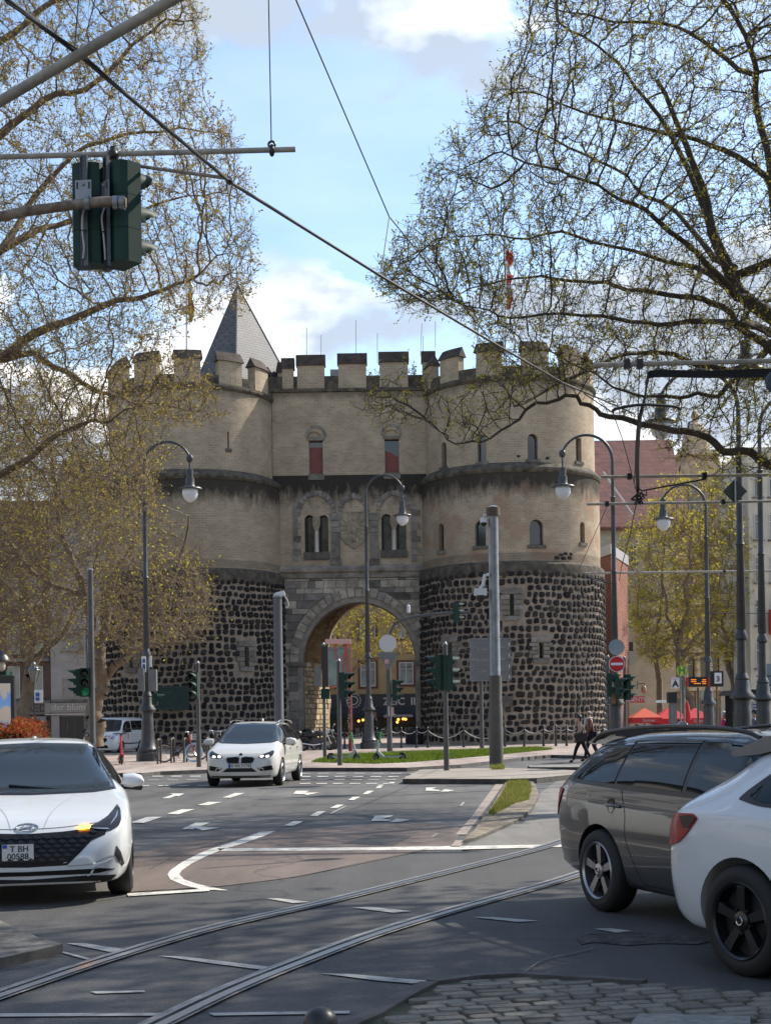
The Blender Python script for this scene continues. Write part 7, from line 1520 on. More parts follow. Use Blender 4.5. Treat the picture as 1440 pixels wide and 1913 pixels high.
def cut_wells(o, wheels, R):
    cm = MB()
    for x, y, z in wheels: s = 1 if x > 0 else -1; m0 = MB(); m0.lathe([(R + .045, s * 1.1 - x + x), (R + .045, x - s * .24)], 40, (0, y, z), 'x'); cm.add(m0.v, m0.f)
    co = cm.build('cutter', M_ARCH); co.parent = o.parent; bpy.context.view_layer.update()
    mats = [m for m in o.data.materials]; boolean(o, co); o.data.shade_smooth(); o.data.set_sharp_from_angle(angle=radians(40))
def dense(poly, st=.03):
    out = []
    for i, p in enumerate(poly):
        q = poly[(i + 1) % len(poly)]; n = max(1, int(sqrt((p[0] - q[0]) ** 2 + (p[1] - q[1]) ** 2) / st))
        out += [(p[0] + (q[0] - p[0]) * k / n, p[1] + (q[1] - p[1]) * k / n) for k in range(n)]
    return out
def rnd_poly(poly, k=4):
    """round the corners of an outline"""
    out = []; n = len(poly)
    for i in range(n):
        a, b_, c = Vector(poly[i - 1]), Vector(poly[i]), Vector(poly[(i + 1) % n]); la, lc = (a - b_).length, (c - b_).length; r = min(la, lc) * .3
        p, q = b_ + (a - b_).normalized() * r, b_ + (c - b_).normalized() * r
        for j in range(k + 1): t = j / k; out.append(tuple((1 - t) ** 2 * p + 2 * t * (1 - t) * b_ + t * t * q))
    return out
def panel(parent, bvh, name, poly, view, mat, off=.004, rim=.0, st=.04, rounded=True):
    """lay a part with this outline on the body as seen along view: 'L','R' (y,z), 'F','B' (x,z), 'T' (x,y)"""
    if rounded: poly = rnd_poly(poly)
    ring = dense(poly, st); xs = [p[0] for p in ring]; ys = [p[1] for p in ring]; inner = []
    x = min(xs)
    while x < max(xs):
        y = min(ys)
        while y < max(ys):
            if poly_in(x, y, [Vector((p[0], p[1], 0)) for p in ring]) and min((p[0] - x) ** 2 + (p[1] - y) ** 2 for p in ring) > (st * .45) ** 2: inner.append((x, y))
            y += st
        x += st
    n = len(ring); vs = [Vector(p) for p in ring + inner]; r = delaunay_2d_cdt(vs, [(i, (i + 1) % n) for i in range(n)], [], 1, 1e-5)
    V2, Fc = r[0], r[2]; out = []; last = None
    dirs = {'R': (Vector((-1, 0, 0)), lambda a, b_: Vector((3, a, b_))), 'L': (Vector((1, 0, 0)), lambda a, b_: Vector((-3, a, b_))), 'F': (Vector((0, -1, 0)), lambda a, b_: Vector((a, 6, b_))), 'B': (Vector((0, 1, 0)), lambda a, b_: Vector((a, -6, b_))), 'T': (Vector((0, 0, -1)), lambda a, b_: Vector((a, b_, 4)))}
    dv, f = dirs[view]
    for v in V2:
        h = bvh.ray_cast(f(v.x, v.y), dv)
        if h[0] is None:
            h = bvh.find_nearest(f(v.x, v.y) + dv * (2.2 if view in 'RL' else 3.8 if view in 'FB' else 3))
        nrm = h[1]; nrm = nrm if nrm.dot(dv) < 0 else -nrm; out.append(h[0] + nrm * off)
    m = MB(); m.add(out, [tuple(x) for x in Fc]); me = m.mesh(name, mat, recalc=False)
    bm = bmesh.new(); bm.from_mesh(me); bmesh.ops.recalc_face_normals(bm, faces=bm.faces)
    if sum(f_.normal.dot(dv) for f_ in bm.faces) > 0: bmesh.ops.reverse_faces(bm, faces=bm.faces)
    # give the piece thickness: pull a skirt in along the rim
    be = [e for e in bm.edges if e.is_boundary]; g = bmesh.ops.extrude_edge_only(bm, edges=be); nv = [v for v in g['geom'] if isinstance(v, bmesh.types.BMVert)]
    for v in nv: v.co += dv * (off + .004)
    bm.to_mesh(me); bm.free(); me.shade_smooth(); me.set_sharp_from_angle(angle=radians(50)); o = bpy.data.objects.new(name, me); C.objects.link(o); o.parent = parent; return o
def line_on(parent, bvh, name, pts, view, wd=.006, mat=None, off=.0015, n=30):
    P2 = [Vector((p[0], p[1], 0)) for p in pts]; P2 = cr(P2, 8); out = []
    poly = []; nn_ = len(P2)
    L_, R_ = [], []
    for i, p in enumerate(P2):
        t = (P2[min(i + 1, nn_ - 1)] - P2[max(i - 1, 0)]).normalized(); q = Vector((-t.y, t.x, 0)) * wd / 2; L_.append((p.x + q.x, p.y + q.y)); R_.append((p.x - q.x, p.y - q.y))
    dirs = {'R': (Vector((-1, 0, 0)), lambda a, b_: Vector((3, a, b_))), 'L': (Vector((1, 0, 0)), lambda a, b_: Vector((-3, a, b_))), 'F': (Vector((0, -1, 0)), lambda a, b_: Vector((a, 6, b_))), 'B': (Vector((0, 1, 0)), lambda a, b_: Vector((a, -6, b_))), 'T': (Vector((0, 0, -1)), lambda a, b_: Vector((a, b_, 4)))}
    dv, f = dirs[view]; m = MB(); vs = []
    for a, b_ in zip(L_, R_):
        for p in (a, b_):
            h = bvh.ray_cast(f(*p), dv)
            if h[0] is None: h = bvh.find_nearest(f(*p) + dv * 2.2)
            nrm = h[1] if h[1].dot(dv) < 0 else -h[1]; vs.append(h[0] + nrm * off)
    m.add(vs, [(2 * i, 2 * i + 1, 2 * i + 3, 2 * i + 2) for i in range(len(L_) - 1)]); o = m.build(name, mat or M_ARCH, parent, world=False, recalc=False); return o
def wheel(parent, x, y, R=.325, W=.215, rimmat=None, style=5, steer=0, cap=None):
    s = 1 if x > 0 else -1; w_ = sub('wheel', parent, (x, y, R)); w_.rotation_euler = (0, 0, steer); rr = R * .72
    m = MB(); pr = [(rr - .01, -W / 2 + .01), (rr + .01, -W / 2), (R - .05, -W / 2), (R - .014, -W / 2 + .02), (R, -W / 2 + .045), (R + .0, W / 2 - .045), (R - .014, W / 2 - .02), (R - .05, W / 2), (rr + .01, W / 2), (rr - .01, W / 2 - .01)]
    m.lathe(pr, 48, axis='x', cap=False); m.build('tyre', M_TYRE, w_, world=False, smooth=35)
    m = MB(); m.lathe([(rr, s * (W / 2 - .012)), (rr - .012, s * (W / 2 + .002)), (rr - .026, s * (W / 2 - .012)), (rr - .03, s * (W / 2 - .06)), (rr - .02, -s * W / 2 * .8)], 48, axis='x', cap=False); m.build('rim', rimmat, w_, world=False, smooth=35)
    m = MB(); m.lathe([(.005, s * (W / 2 - .085)), (rr - .02, s * (W / 2 - .095))], 40, axis='x', cap=False); m.build('brake_disc', M('wheel_dark', (.012, .012, .013), .7), w_, world=False)
    n = style if style != 10 else 5
    for k in range(n):
        a = 2 * pi * k / n + pi / 2; ca, sa = cos(a), sin(a)
        offs = (-.12, .12) if style == 10 else (0,)
        for o_ in offs:
            m = MB(); r0, r1 = .045, rr - .018; w0, w1 = (.024, .034) if style != 10 else (.016, .020); vs = []
            for r_, hw, xo in ((r0, w0, .022), (r1 * .6, (w0 + w1) / 2, .012), (r1, w1, .004)):
                aa = a + o_ * (r_ / r1) * 1.2; c2, s2 = cos(aa), sin(aa)
                for e, dx in ((-1, 0), (1, 0), (1, -.04), (-1, -.04)): vs.append((s * (W / 2 - .018 + (.02 - xo) * -1 * .0 - xo * .6 + dx), r_ * c2 - e * hw * s2, r_ * s2 + e * hw * c2))
            m.add(vs, [(0, 1, 5, 4), (4, 5, 9, 8), (1, 2, 6, 5), (5, 6, 10, 9), (3, 0, 4, 7), (7, 4, 8, 11), (2, 3, 7, 6), (6, 7, 11, 10)]); m.build('spoke', rimmat, w_, world=False, smooth=30)
    m = MB(); m.lathe([(.06, s * (W / 2 - .05)), (.058, s * (W / 2 - .022)), (.035, s * (W / 2 - .014)), (.005, s * (W / 2 - .012))], 20, axis='x'); m.build('hub', rimmat, w_, world=False, smooth=40)
    for k in range(5):
        a = 2 * pi * (k + .5) / 5 + pi / 2; m = MB(); m.lathe([(.011, s * (W / 2 - .04)), (.011, s * (W / 2 - .02)), (.004, s * (W / 2 - .018))], 8, (0, .075 * cos(a), .075 * sin(a)), 'x'); m.build('wheel_nut', M_ARCH, w_, world=False)
    if cap: m = MB(); m.torus((s * (W / 2 - .009), 0, 0), .024, .004, 'x', 20, 5); m.build('hub_emblem', M_CHR, w_, world=False)
    return w_
def mirror(parent, side, y, z, x, mat, size=1.0, lowmat=None):
    w_ = sub('mirror', parent); s = side
    m = MB(); c = (x + s * .12, y, z + .04);
    prof = [(0, -.07), (.09, -.085), (.2, -.06), (.22, .0), (.19, .06), (.1, .085), (0, .075)]
    vs = []; fs = []
    for i, (dy, k) in enumerate(((.10, .25), (.085, .7), (.03, 1.0), (-.05, 1.0), (-.06, .93))):
        for px_, pz in prof: vs.append((x + s * (.03 + px_ * size * (.9 + .1 * k)), y + dy * size, z + .05 + pz * k * size))
    n = len(prof)
    for i in range(4):
        for j in range(n): fs.append((i * n + j, i * n + (j + 1) % n, (i + 1) * n + (j + 1) % n, (i + 1) * n + j))
    fs += [tuple(range(n)), tuple(4 * n + j for j in range(n - 1, -1, -1))]; m.add(vs, fs); m.build('mirror_shell', mat, w_, world=False, smooth=50)
    m = MB(); m.prism([(x - s * .03, z - .02), (x + s * .20, z - .045 * size), (x + s * .22, z - .012), (x + s * .03, z + .015), (x - s * .03, z + .02)], 'y', y - .045, y + .06); m.build('mirror_foot', lowmat or M_TRIM, w_, world=False, smooth=40)
    m = MB(); m.prism([(x + s * .05, z - .0), (x + s * .21 * size, z + .0), (x + s * .225 * size, z + .06), (x + s * .18, z + .11), (x + s * .05, z + .11)], 'y', y - .066, y - .0605); m.build('mirror_glass', M_CHR, w_, world=False)
    return w_
def heading(hx, hy): return atan2(-hx, hy)      # rotation that turns local +Y to (hx,hy)

# ---- 1. white saloon, front view, left
WHITE = paint('white_paint', (.60, .62, .63));
hx, hy = .20, -.98; L_ = sqrt(hx * hx + hy * hy); hx /= L_; hy /= L_
nose = P(50, 1560, 12.33); half = 2.33
car = thing('saloon_car', 'white saloon car with dark patterned grille and amber indicator lit at left edge', 'car', (nose.x - hx * half, nose.y - hy * half, 0), heading(hx, hy))
S = dict(zt=[(-2.33, .62), (-2.28, .95), (-2.1, 1.04), (-1.7, 1.10), (-1.2, 1.28), (-.6, 1.40), (-.1, 1.43), (.25, 1.405), (.6, 1.27), (1.0, 1.06), (1.22, .955), (1.5, .90), (1.8, .835), (2.05, .745), (2.2, .655), (2.28, .57), (2.33, .44)],
         zb=[(-2.33, .60), (-2.25, .90), (-2.0, .98), (-1.0, .97), (0, .94), (1.0, .915), (1.25, .89), (1.6, .855), (1.9, .79), (2.1, .70), (2.22, .60), (2.33, .42)],
         wm=[(-2.33, .68), (-2.28, .78), (-2.1, .86), (-1.6, .905), (-.5, .905), (.8, .905), (1.5, .91), (1.85, .90), (2.05, .865), (2.18, .80), (2.26, .72), (2.30, .63), (2.33, .52)],
         zs=[(-2.33, .36), (-2.1, .26), (-1.6, .20), (1.6, .18), (2.1, .17), (2.33, .19)], wr=[(-2.3, .5), (-1.2, .53), (0, .565), (.6, .60), (1.2, .72), (2.3, .7)])
body, bv = car_shell(car, S, WHITE); wy = 1.50; cut_wells(body, [(sx * .80, y, .325) for sx in (-1, 1) for y in (wy, -1.28)], .325)
zf = lambda zy: .616 - (zy - 1020) / 1168; xf = lambda zx: -(zx - 290) / 1168      # viewed from the front, +x of the car is on the left of the picture
mir = lambda poly: [(-x, z) for x, z in poly]
M_GRILLE = M('grille_black', (.005, .005, .006), .45, spec=.25)
G1 = [(x, z) for x, z in [(0, .620), (.30, .632), (.44, .645), (.60, .672), (.68, .645), (.66, .600), (.545, .555), (.44, .45), (.335, .355), (0, .345)]]
grille_poly = G1 + [(-x, z) for x, z in G1[::-1] if x > 0]
panel(car, bv, 'grille', grille_poly, 'F', M_GRILLE, .004, rounded=False)
# jewel facets in the grille
M_FAC = M('grille_facet', (.014, .014, .016), .3, spec=.4); rw = 0
G2 = [Vector((p[0] * .96, (p[1] - .49) * .93 + .49, 0)) for p in grille_poly]; fac = []
for r_ in range(8):
    for c_ in range(-8, 9):
        cx_, cz_ = c_ * .086 + (r_ % 2) * .043, .37 + r_ * .037
        if abs(cx_) < .19 + .0 and .40 < cz_ < .56 and cx_ > -.25: pass
        pts = [(cx_ - .038, cz_ - .010), (cx_, cz_ - .018), (cx_ + .038, cz_ - .006), (cx_ + .012, cz_ + .015)]
        if all(poly_in(a, b_, G2) for a, b_ in pts): panel(car, bv, 'grille_facet', pts, 'F', M_FAC, .011, rounded=False, st=.2)
M_HLG = M('headlamp_glass', (.028, .030, .034), .08, spec=.5);
for s in (1, -1):
    hl = [(.50, .655), (.60, .695), (.69, .745), (.745, .80), (.775, .835), (.80, .79), (.80, .71), (.775, .66), (.70, .625), (.60, .635)]
    panel(car, bv, 'headlight', [(s * x, z) for x, z in hl], 'F', M_HLG, .008); panel(car, bv, 'headlight_reflector', [(s * x, z) for x, z in [(.70, .665), (.77, .74), (.775, .79), (.755, .74), (.715, .69)]], 'F', M('reflector', (.55, .56, .58), .15, .8), .012)
    panel(car, bv, 'headlight_bar', [(s * x, z) for x, z in [(.53, .652), (.68, .645), (.70, .635), (.60, .642)]], 'F', M('reflector', (0, 0, 0)), .013)
    panel(car, bv, 'side_vent', [(s * x, z) for x, z in [(.755, .50), (.79, .44), (.82, .33), (.80, .315), (.735, .415)]], 'F', M_GRILLE, .006, rounded=False)
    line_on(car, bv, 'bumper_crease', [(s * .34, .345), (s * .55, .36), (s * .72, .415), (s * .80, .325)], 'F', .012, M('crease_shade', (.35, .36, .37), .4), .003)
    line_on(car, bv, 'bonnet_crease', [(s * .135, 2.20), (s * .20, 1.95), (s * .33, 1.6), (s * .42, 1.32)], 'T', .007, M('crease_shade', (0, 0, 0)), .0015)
line_on(car, bv, 'bonnet_shut_line', [(-.62, .700), (-.3, .668), (0, .66), (.3, .668), (.62, .700)], 'F', .006, M('gap_dark', (.10, .10, .105), .6))
panel(car, bv, 'lower_intake', [(-.74, .300), (-.6, .318), (0, .308), (.6, .318), (.74, .300), (.6, .275), (0, .272), (-.6, .275)], 'F', M_GRILLE, .005, rounded=False)
panel(car, bv, 'valance', [(-.75, .245), (-.5, .262), (0, .240), (.5, .262), (.75, .245), (.70, .19), (0, .175), (-.70, .19)], 'F', M_UNDER, .006, rounded=False)
o = panel(car, bv, 'indicator', [(-.435, .635), (-.44, .668), (-.50, .678), (-.535, .672), (-.53, .645)], 'F', M('indicator_amber', (1, .4, .02), .4, emit=((1, .36, .02), 14)), .016)
# emblem: oval ring with a slanted H
yb = lambda x, z: (bv.ray_cast(Vector((x, 6, z)), Vector((0, -1, 0)))[0] or Vector((x, 2.3, z))).y
m = MB(); pts = [(.093 * cos(a), yb(.093 * cos(a), .675 + .030 * sin(a)) + .012, .675 + .030 * sin(a)) for a in [2 * pi * k / 28 for k in range(29)]]; m.tube(pts, .0055, 6, cap=False); m.build('emblem', M_CHR, car, world=False, smooth=60)
m = MB()
for x0_, x1_ in ((-.052, -.028), (.028, .052)): m.tube([(-x0_, yb(x0_, .665) + .014, .654), (-x1_ , yb(x1_, .69) + .014, .696)], .006, 6)
m.tube([(.045, yb(0, .67) + .014, .668), (0, yb(0, .68) + .016, .68), (-.045, yb(0, .68) + .014, .682)], .006, 6); m.build('emblem_bars', M_CHR, car, world=False, smooth=60)
# number plate
px_, pz_ = .072, .475; yp = yb(0, .475) + .02
m = MB(); m.box((px_, yp, pz_), (.262, .012, .14)); pl_o = m.build('number_plate', M('plate_white', (.62, .62, .60), .4), car, world=False)
m = MB(); m.box((px_, yp - .002, pz_), (.272, .012, .15)); m.build('plate_holder', M_TRIM, pl_o, world=False)
m = MB(); m.box((px_ + .108, yp + .007, pz_ + .052), (.038, .003, .03)); m.build('plate_badge', M('eu_blue', (.02, .08, .40), .4), pl_o, world=False)
MT = M('plate_black', (.015, .015, .015), .5)
text('T BH', .072, MT, pl_o, (px_ - .012, yp + .0075, pz_ + .028), rz=pi, ext=.001, bold=.0008); text('00588', .072, MT, pl_o, (px_, yp + .0075, pz_ - .036), rz=pi, ext=.001, bold=.0008)
# windscreen and side glass
ws = [(0, .925), (.55, .935), (.755, .955), (.70, 1.08), (.63, 1.20), (.565, 1.325), (.50, 1.355), (0, 1.372)]; ws = ws + [(-x, z) for x, z in ws[::-1] if x > 0]
panel(car, bv, 'windscreen_seal', [(x * 1.03, (z - 1.15) * 1.04 + 1.15) for x, z in ws], 'F', M_TRIM, .003, rounded=False); panel(car, bv, 'windscreen', ws, 'F', M('windscreen_glass', (.018, .026, .032), .04, spec=.5), .006, rounded=False)
for s, vw in ((1, 'R'), (-1, 'L')):
    panel(car, bv, 'side_window', [(.98, .975), (.42, 1.30), (0, 1.355), (-.55, 1.33), (-1.25, 1.12), (-1.3, 1.02), (-.5, .985)], vw, M_CGLASS, .005)
    line_on(car, bv, 'door_gap', [(.95, .93), (.98, .6), (.92, .32)], vw); line_on(car, bv, 'door_gap', [(-.05, .95), (-.05, .3)], vw)
    m = MB(); m.tube([(s * .655, .97, 1.0), (s * .60, .45, 1.30), (s * .585, .1, 1.36)], .012, 6); m.build('pillar_trim', M_TRIM, car, world=False)
    mirror(car, s, .80, .955, s * .82, WHITE, .92)
m = MB(); m.tube(cr([(-.55, 1.21, .955), (-.3, 1.235, .952), (-.05, 1.20, .975), (.2, 1.16, 1.0)]), .012, 6); m.tube([(.1, 1.24, .95), (.35, 1.235, .95), (.62, 1.13, .975)], .011, 6); m.build('wiper', M_TRIM, car, world=False)
m = MB(); m.ell((.0, .12, 1.435), (.02, .06, .012), 8, 6); m.build('roof_aerial', WHITE, car, world=False)
for x in (-1, 1):
    for y in (wy, -1.28): wheel(car, x * .80, y, .325, .225, M_RIMB, 5, steer=(-.06 if y > 0 else 0))
# driver and seats seen through? the glass is dark: leave it reflective

# ---- 2. grey estate on the right
GREY = paint('grey_metallic', (.060, .061, .064), .3, .3)
def place_by_wheel(u, v, hx, hy, wx, wyy):
    g = G(u, v); a = heading(hx, hy); R2 = Matrix.Rotation(a, 3, 'Z'); off = R2 @ Vector((wx, wyy, 0)); return (g.x - off.x, g.y - off.y, 0), a
hv = Vector((.36, -.933)).normalized(); loc, a = place_by_wheel(1134, 1702, hv.x, hv.y, .82, -1.35)
car = thing('estate_car', 'dark grey estate car with silver five-spoke wheels partly hidden by the white hatchback', 'car', loc, a)
S = dict(zt=[(-2.30, .66), (-2.27, .90), (-2.2, 1.02), (-2.05, 1.20), (-1.9, 1.33), (-1.7, 1.40), (-1.2, 1.445), (-.6, 1.455), (0, 1.45), (.4, 1.41), (.75, 1.27), (1.15, 1.06), (1.3, .99), (1.7, .93), (2.05, .84), (2.22, .70), (2.31, .52)],
         zb=[(-2.30, .63), (-2.25, .86), (-2.15, .97), (-2.0, 1.00), (-1.6, .995), (-.5, .96), (.6, .935), (1.2, .915), (1.6, .88), (2.0, .79), (2.2, .66), (2.31, .50)],
         wm=[(-2.30, .62), (-2.27, .72), (-2.2, .80), (-2.08, .86), (-1.9, .89), (-1.5, .905), (-.5, .90), (.8, .90), (1.5, .905), (1.9, .88), (2.1, .82), (2.24, .72), (2.31, .55)],
         zs=[(-2.30, .42), (-2.2, .30), (-1.9, .25), (-1.2, .20), (1.6, .19), (2.1, .19), (2.31, .26)], wr=[(-2.3, .60), (-1.9, .62), (-1, .63), (0, .62), (.6, .63), (1.2, .72), (2.3, .7)], sh=.03)
body, bv = car_shell(car, S, GREY); cut_wells(body, [(sx * .80, y, .33) for sx in (-1, 1) for y in (1.34, -1.35)], .33)
for s, vw in ((1, 'R'), (-1, 'L')):
    out = [(-1.99, 1.055), (-1.93, 1.11), (-1.72, 1.255), (-1.45, 1.335), (-1.0, 1.375), (-.3, 1.385), (.2, 1.375), (.45, 1.335), (.78, 1.16), (1.0, .985), (.2, .985), (-1.0, 1.01), (-1.75, 1.035)]
    panel(car, bv, 'window_trim', [(y + (y + .5) * .015, (z - 1.18) * 1.12 + 1.18) for y, z in out], vw, M('chrome_dark', (.03, .03, .032), .25, .5), .003, rounded=False)
    panel(car, bv, 'quarter_window', [(-1.93, 1.06), (-1.88, 1.12), (-1.68, 1.25), (-1.43, 1.325), (-1.16, 1.35), (-1.16, 1.03), (-1.7, 1.045)], vw, M_CGLASS, .007, rounded=False)
    panel(car, bv, 'rear_window', [(-1.12, 1.035), (-1.12, 1.352), (-.85, 1.365), (-.24, 1.375), (-.20, 1.005)], vw, M_CGLASS, .007, rounded=False)
    panel(car, bv, 'front_window', [(-.14, 1.005), (-.17, 1.375), (.18, 1.365), (.42, 1.325), (.74, 1.16), (.95, .995)], vw, M_CGLASS, .007, rounded=False)
    line_on(car, bv, 'door_gap', [(-1.02, 1.0), (-.93, .82), (-.92, .62), (-.80, .40), (-.72, .27)], vw, .007); line_on(car, bv, 'door_gap', [(-.17, .98), (-.17, .26)], vw, .007); line_on(car, bv, 'sill_gap', [(-.72, .275), (0, .265), (.9, .27)], vw, .007)
    line_on(car, bv, 'shoulder_line', [(-2.0, .90), (-1.5, .89), (-.5, .865), (.8, .85)], vw, .010, M('grey_edge', (.12, .12, .125), .3, .5), .002)
    panel(car, bv, 'tail_light', [(-2.25, .72), (-2.20, .90), (-2.10, .97), (-1.99, .965), (-2.04, .87), (-2.16, .74)], vw, M_TAIL, .010)
    m = MB(); hh = bv.ray_cast(Vector((s * 3, -1.14, .86)), Vector((-s, 0, 0)))[0]; m.lathe([(.062, 0), (.058, s * .004), (.01, -s * .004)], 24, (hh.x, -1.14, .86), 'x'); m.build('handle_recess', M_TRIM, car, world=False)
    for yh in (-1.10, -.02): hh = bv.ray_cast(Vector((s * 3, yh, .865)), Vector((-s, 0, 0)))[0]; m = MB(); m.tube(cr([(hh.x + s * .004, yh - .10, .862), (hh.x + s * .035, yh - .05, .868), (hh.x + s * .035, yh + .05, .866), (hh.x + s * .004, yh + .10, .858)]), .013, 8); m.build('door_handle', GREY, car, world=False, smooth=60)
    m = MB(); m.tube(cr([(s * .60, -1.92, 1.355), (s * .615, -1.7, 1.43), (s * .625, -1.0, 1.475), (s * .62, -.2, 1.475), (s * .615, .25, 1.445), (s * .60, .42, 1.40)]), .017, 8); m.build('roof_rail', M_TRIM, car, world=False, smooth=50)
    mirror(car, s, .70, .97, s * .86, GREY, 1.1)
m = MB(); m.prism([(-2.02, 1.33), (-2.06, 1.345), (-1.85, 1.425), (-1.6, 1.45), (-1.6, 1.40), (-1.85, 1.37)], 'x', -.58, .58); m.build('rear_spoiler', GREY, car, world=False, smooth=40)
panel(car, bv, 'rear_screen', [(-.56, 1.04), (-.50, 1.30), (.50, 1.30), (.56, 1.04)], 'B', M_CGLASS, .006); panel(car, bv, 'windscreen', [(-.72, .99), (-.60, 1.36), (.60, 1.36), (.72, .99)], 'F', M_CGLASS, .006)
m = MB(); m.ell((0, -1.5, 1.47), (.03, .09, .045), 10, 6); m.build('shark_aerial', GREY, car, world=False, smooth=60)
panel(car, bv, 'bumper_skirt', [(-.80, .34), (.80, .34), (.74, .44), (-.74, .44)], 'B', M_UNDER, .006)
for x in (-1, 1):
    for y in (1.34, -1.35): wheel(car, x * .805, y, .33, .225, M('rim_twotone', (.36, .35, .36), .3, .85), 5, cap=1)

# ---- 3. white hatchback, cut by the right edge
WHITE2 = paint('white_paint_b', (.58, .60, .62))
hv = Vector((.47, -.88)).normalized(); loc, a = place_by_wheel(1405, 1823, hv.x, hv.y, .79, -1.22)
car = thing('hatchback_car', 'white hatchback with black wheels and dark red tail light at right edge', 'car', loc, a)
S = dict(zt=[(-2.08, .66), (-2.06, .90), (-1.98, .99), (-1.80, 1.10), (-1.58, 1.24), (-1.36, 1.36), (-1.15, 1.41), (-.7, 1.44), (-.2, 1.445), (.3, 1.42), (.7, 1.27), (1.1, 1.06), (1.25, .99), (1.6, .92), (1.95, .82), (2.12, .68), (2.2, .50)],
         zb=[(-2.08, .64), (-2.04, .87), (-1.95, .95), (-1.75, .985), (-1.2, .985), (-.4, .955), (.6, .925), (1.2, .90), (1.6, .86), (1.95, .76), (2.12, .64), (2.2, .48)],
         wm=[(-2.08, .60), (-2.05, .71), (-1.98, .79), (-1.85, .855), (-1.6, .885), (-1.3, .895), (-.5, .885), (.8, .885), (1.4, .895), (1.8, .87), (2.0, .81), (2.13, .70), (2.2, .52)],
         zs=[(-2.08, .38), (-1.98, .26), (-1.75, .21), (-1.0, .19), (1.6, .18), (2.0, .18), (2.2, .25)], wr=[(-2.1, .56), (-1.6, .58), (-1, .60), (0, .60), (.6, .62), (1.1, .70), (2.2, .7)], sh=.04)
body, bv = car_shell(car, S, WHITE2); cut_wells(body, [(sx * .78, y, .335) for sx in (-1, 1) for y in (1.34, -1.22)], .335)
for s, vw in ((1, 'R'), (-1, 'L')):
    panel(car, bv, 'window_trim', [(-1.30, 1.055), (-1.26, 1.10), (-.95, 1.34), (-.6, 1.375), (.2, 1.38), (.95, .975), (-.4, 1.0), (-1.1, 1.02)], vw, M_TRIM, .003)
    panel(car, bv, 'rear_window', [(-1.22, 1.075), (-.93, 1.31), (-.6, 1.35), (-.28, 1.36), (-.24, 1.025), (-1.1, 1.045)], vw, M_CGLASS, .007); panel(car, bv, 'front_window', [(-.2, 1.03), (-.22, 1.36), (.18, 1.35), (.85, .995)], vw, M_CGLASS, .007)
    panel(car, bv, 'tail_light', [(-2.0, .72), (-2.0, .88), (-1.92, .94), (-1.66, .95), (-1.60, .925), (-1.70, .83), (-1.80, .76)], vw, M_TAIL, .012)
    panel(car, bv, 'tail_light_smoke', [(-1.74, .86), (-1.80, .93), (-1.66, .94), (-1.61, .925), (-1.68, .86)], vw, M('smoked_lens', (.02, .004, .006), .25, spec=.3), .016)
    line_on(car, bv, 'door_gap', [(-.92, 1.0), (-.84, .7), (-.72, .42), (-.62, .27)], vw, .007); pass
    mirror(car, s, .68, .96, s * .85, WHITE2, 1.05)
m = MB(); m.prism([(-1.58, 1.30), (-1.60, 1.33), (-1.3, 1.43), (-1.0, 1.455), (-1.05, 1.38), (-1.35, 1.32)], 'x', -.60, .60); m.build('rear_spoiler', M('spoiler_grey', (.10, .11, .12), .3, coat=.5), car, world=False, smooth=40)
panel(car, bv, 'roof_panel', [(-.52, -1.05), (-.54, .2), (.54, .2), (.52, -1.05)], 'T', M('roof_black', (.012, .014, .018), .15, coat=1), .004)
panel(car, bv, 'rear_screen', [(-.60, 1.0), (-.50, 1.30), (.50, 1.30), (.60, 1.0)], 'B', M_CGLASS, .007)
panel(car, bv, 'windscreen', [(-.72, .99), (-.60, 1.36), (.60, 1.36), (.72, .99)], 'F', M_CGLASS, .006)
panel(car, bv, 'bumper_skirt', [(-.80, .25), (.80, .25), (.74, .42), (-.74, .42)], 'B', M_UNDER, .006)
for x in (-1, 1):
    for y in (1.34, -1.22): wheel(car, x * .785, y, .335, .225, M_RIMB, 5, cap=1)

# ---- 4. white people carrier in the middle
CREAM = paint('cream_white_paint', (.62, .61, .57));
hx, hy = Vector((-.10, -.995)).normalized(); loc, a = place_by_wheel(520, 1467, hx, hy, -.78, 1.38)
fw = Vector(loc); car = thing('people_carrier', 'white people carrier with lit headlights and a twin black grille driving towards the camera', 'car', loc, a)
S = dict(zt=[(-2.17, .70), (-2.12, 1.0), (-1.98, 1.30), (-1.85, 1.46), (-1.5, 1.53), (-.8, 1.56), (0, 1.555), (.35, 1.52), (.8, 1.31), (1.2, 1.10), (1.45, .99), (1.75, .90), (1.98, .79), (2.1, .67), (2.17, .50)],
         zb=[(-2.17, .68), (-2.1, .95), (-1.9, 1.02), (0, .98), (1.0, .95), (1.45, .91), (1.75, .85), (1.98, .74), (2.1, .62), (2.17, .48)],
         wm=[(-2.17, .66), (-2.1, .78), (-1.9, .87), (-1.4, .90), (0, .90), (1.3, .90), (1.7, .89), (1.9, .85), (2.05, .76), (2.13, .66), (2.17, .54)],
         zs=[(-2.17, .35), (-1.9, .24), (1.6, .20), (2.0, .20), (2.17, .24)], wr=[(-2.2, .55), (-1, .60), (0, .61), (.8, .66), (1.4, .74), (2.2, .7)])
body, bv = car_shell(car, S, CREAM); cut_wells(body, [(sx * .80, y, .325) for sx in (-1, 1) for y in (1.38, -1.29)], .325)
Q = lambda zx, zy: (-(zx - 500) / 560 * .96, .66 - (zy - 690) / 560)     # picture of the front -> car frame
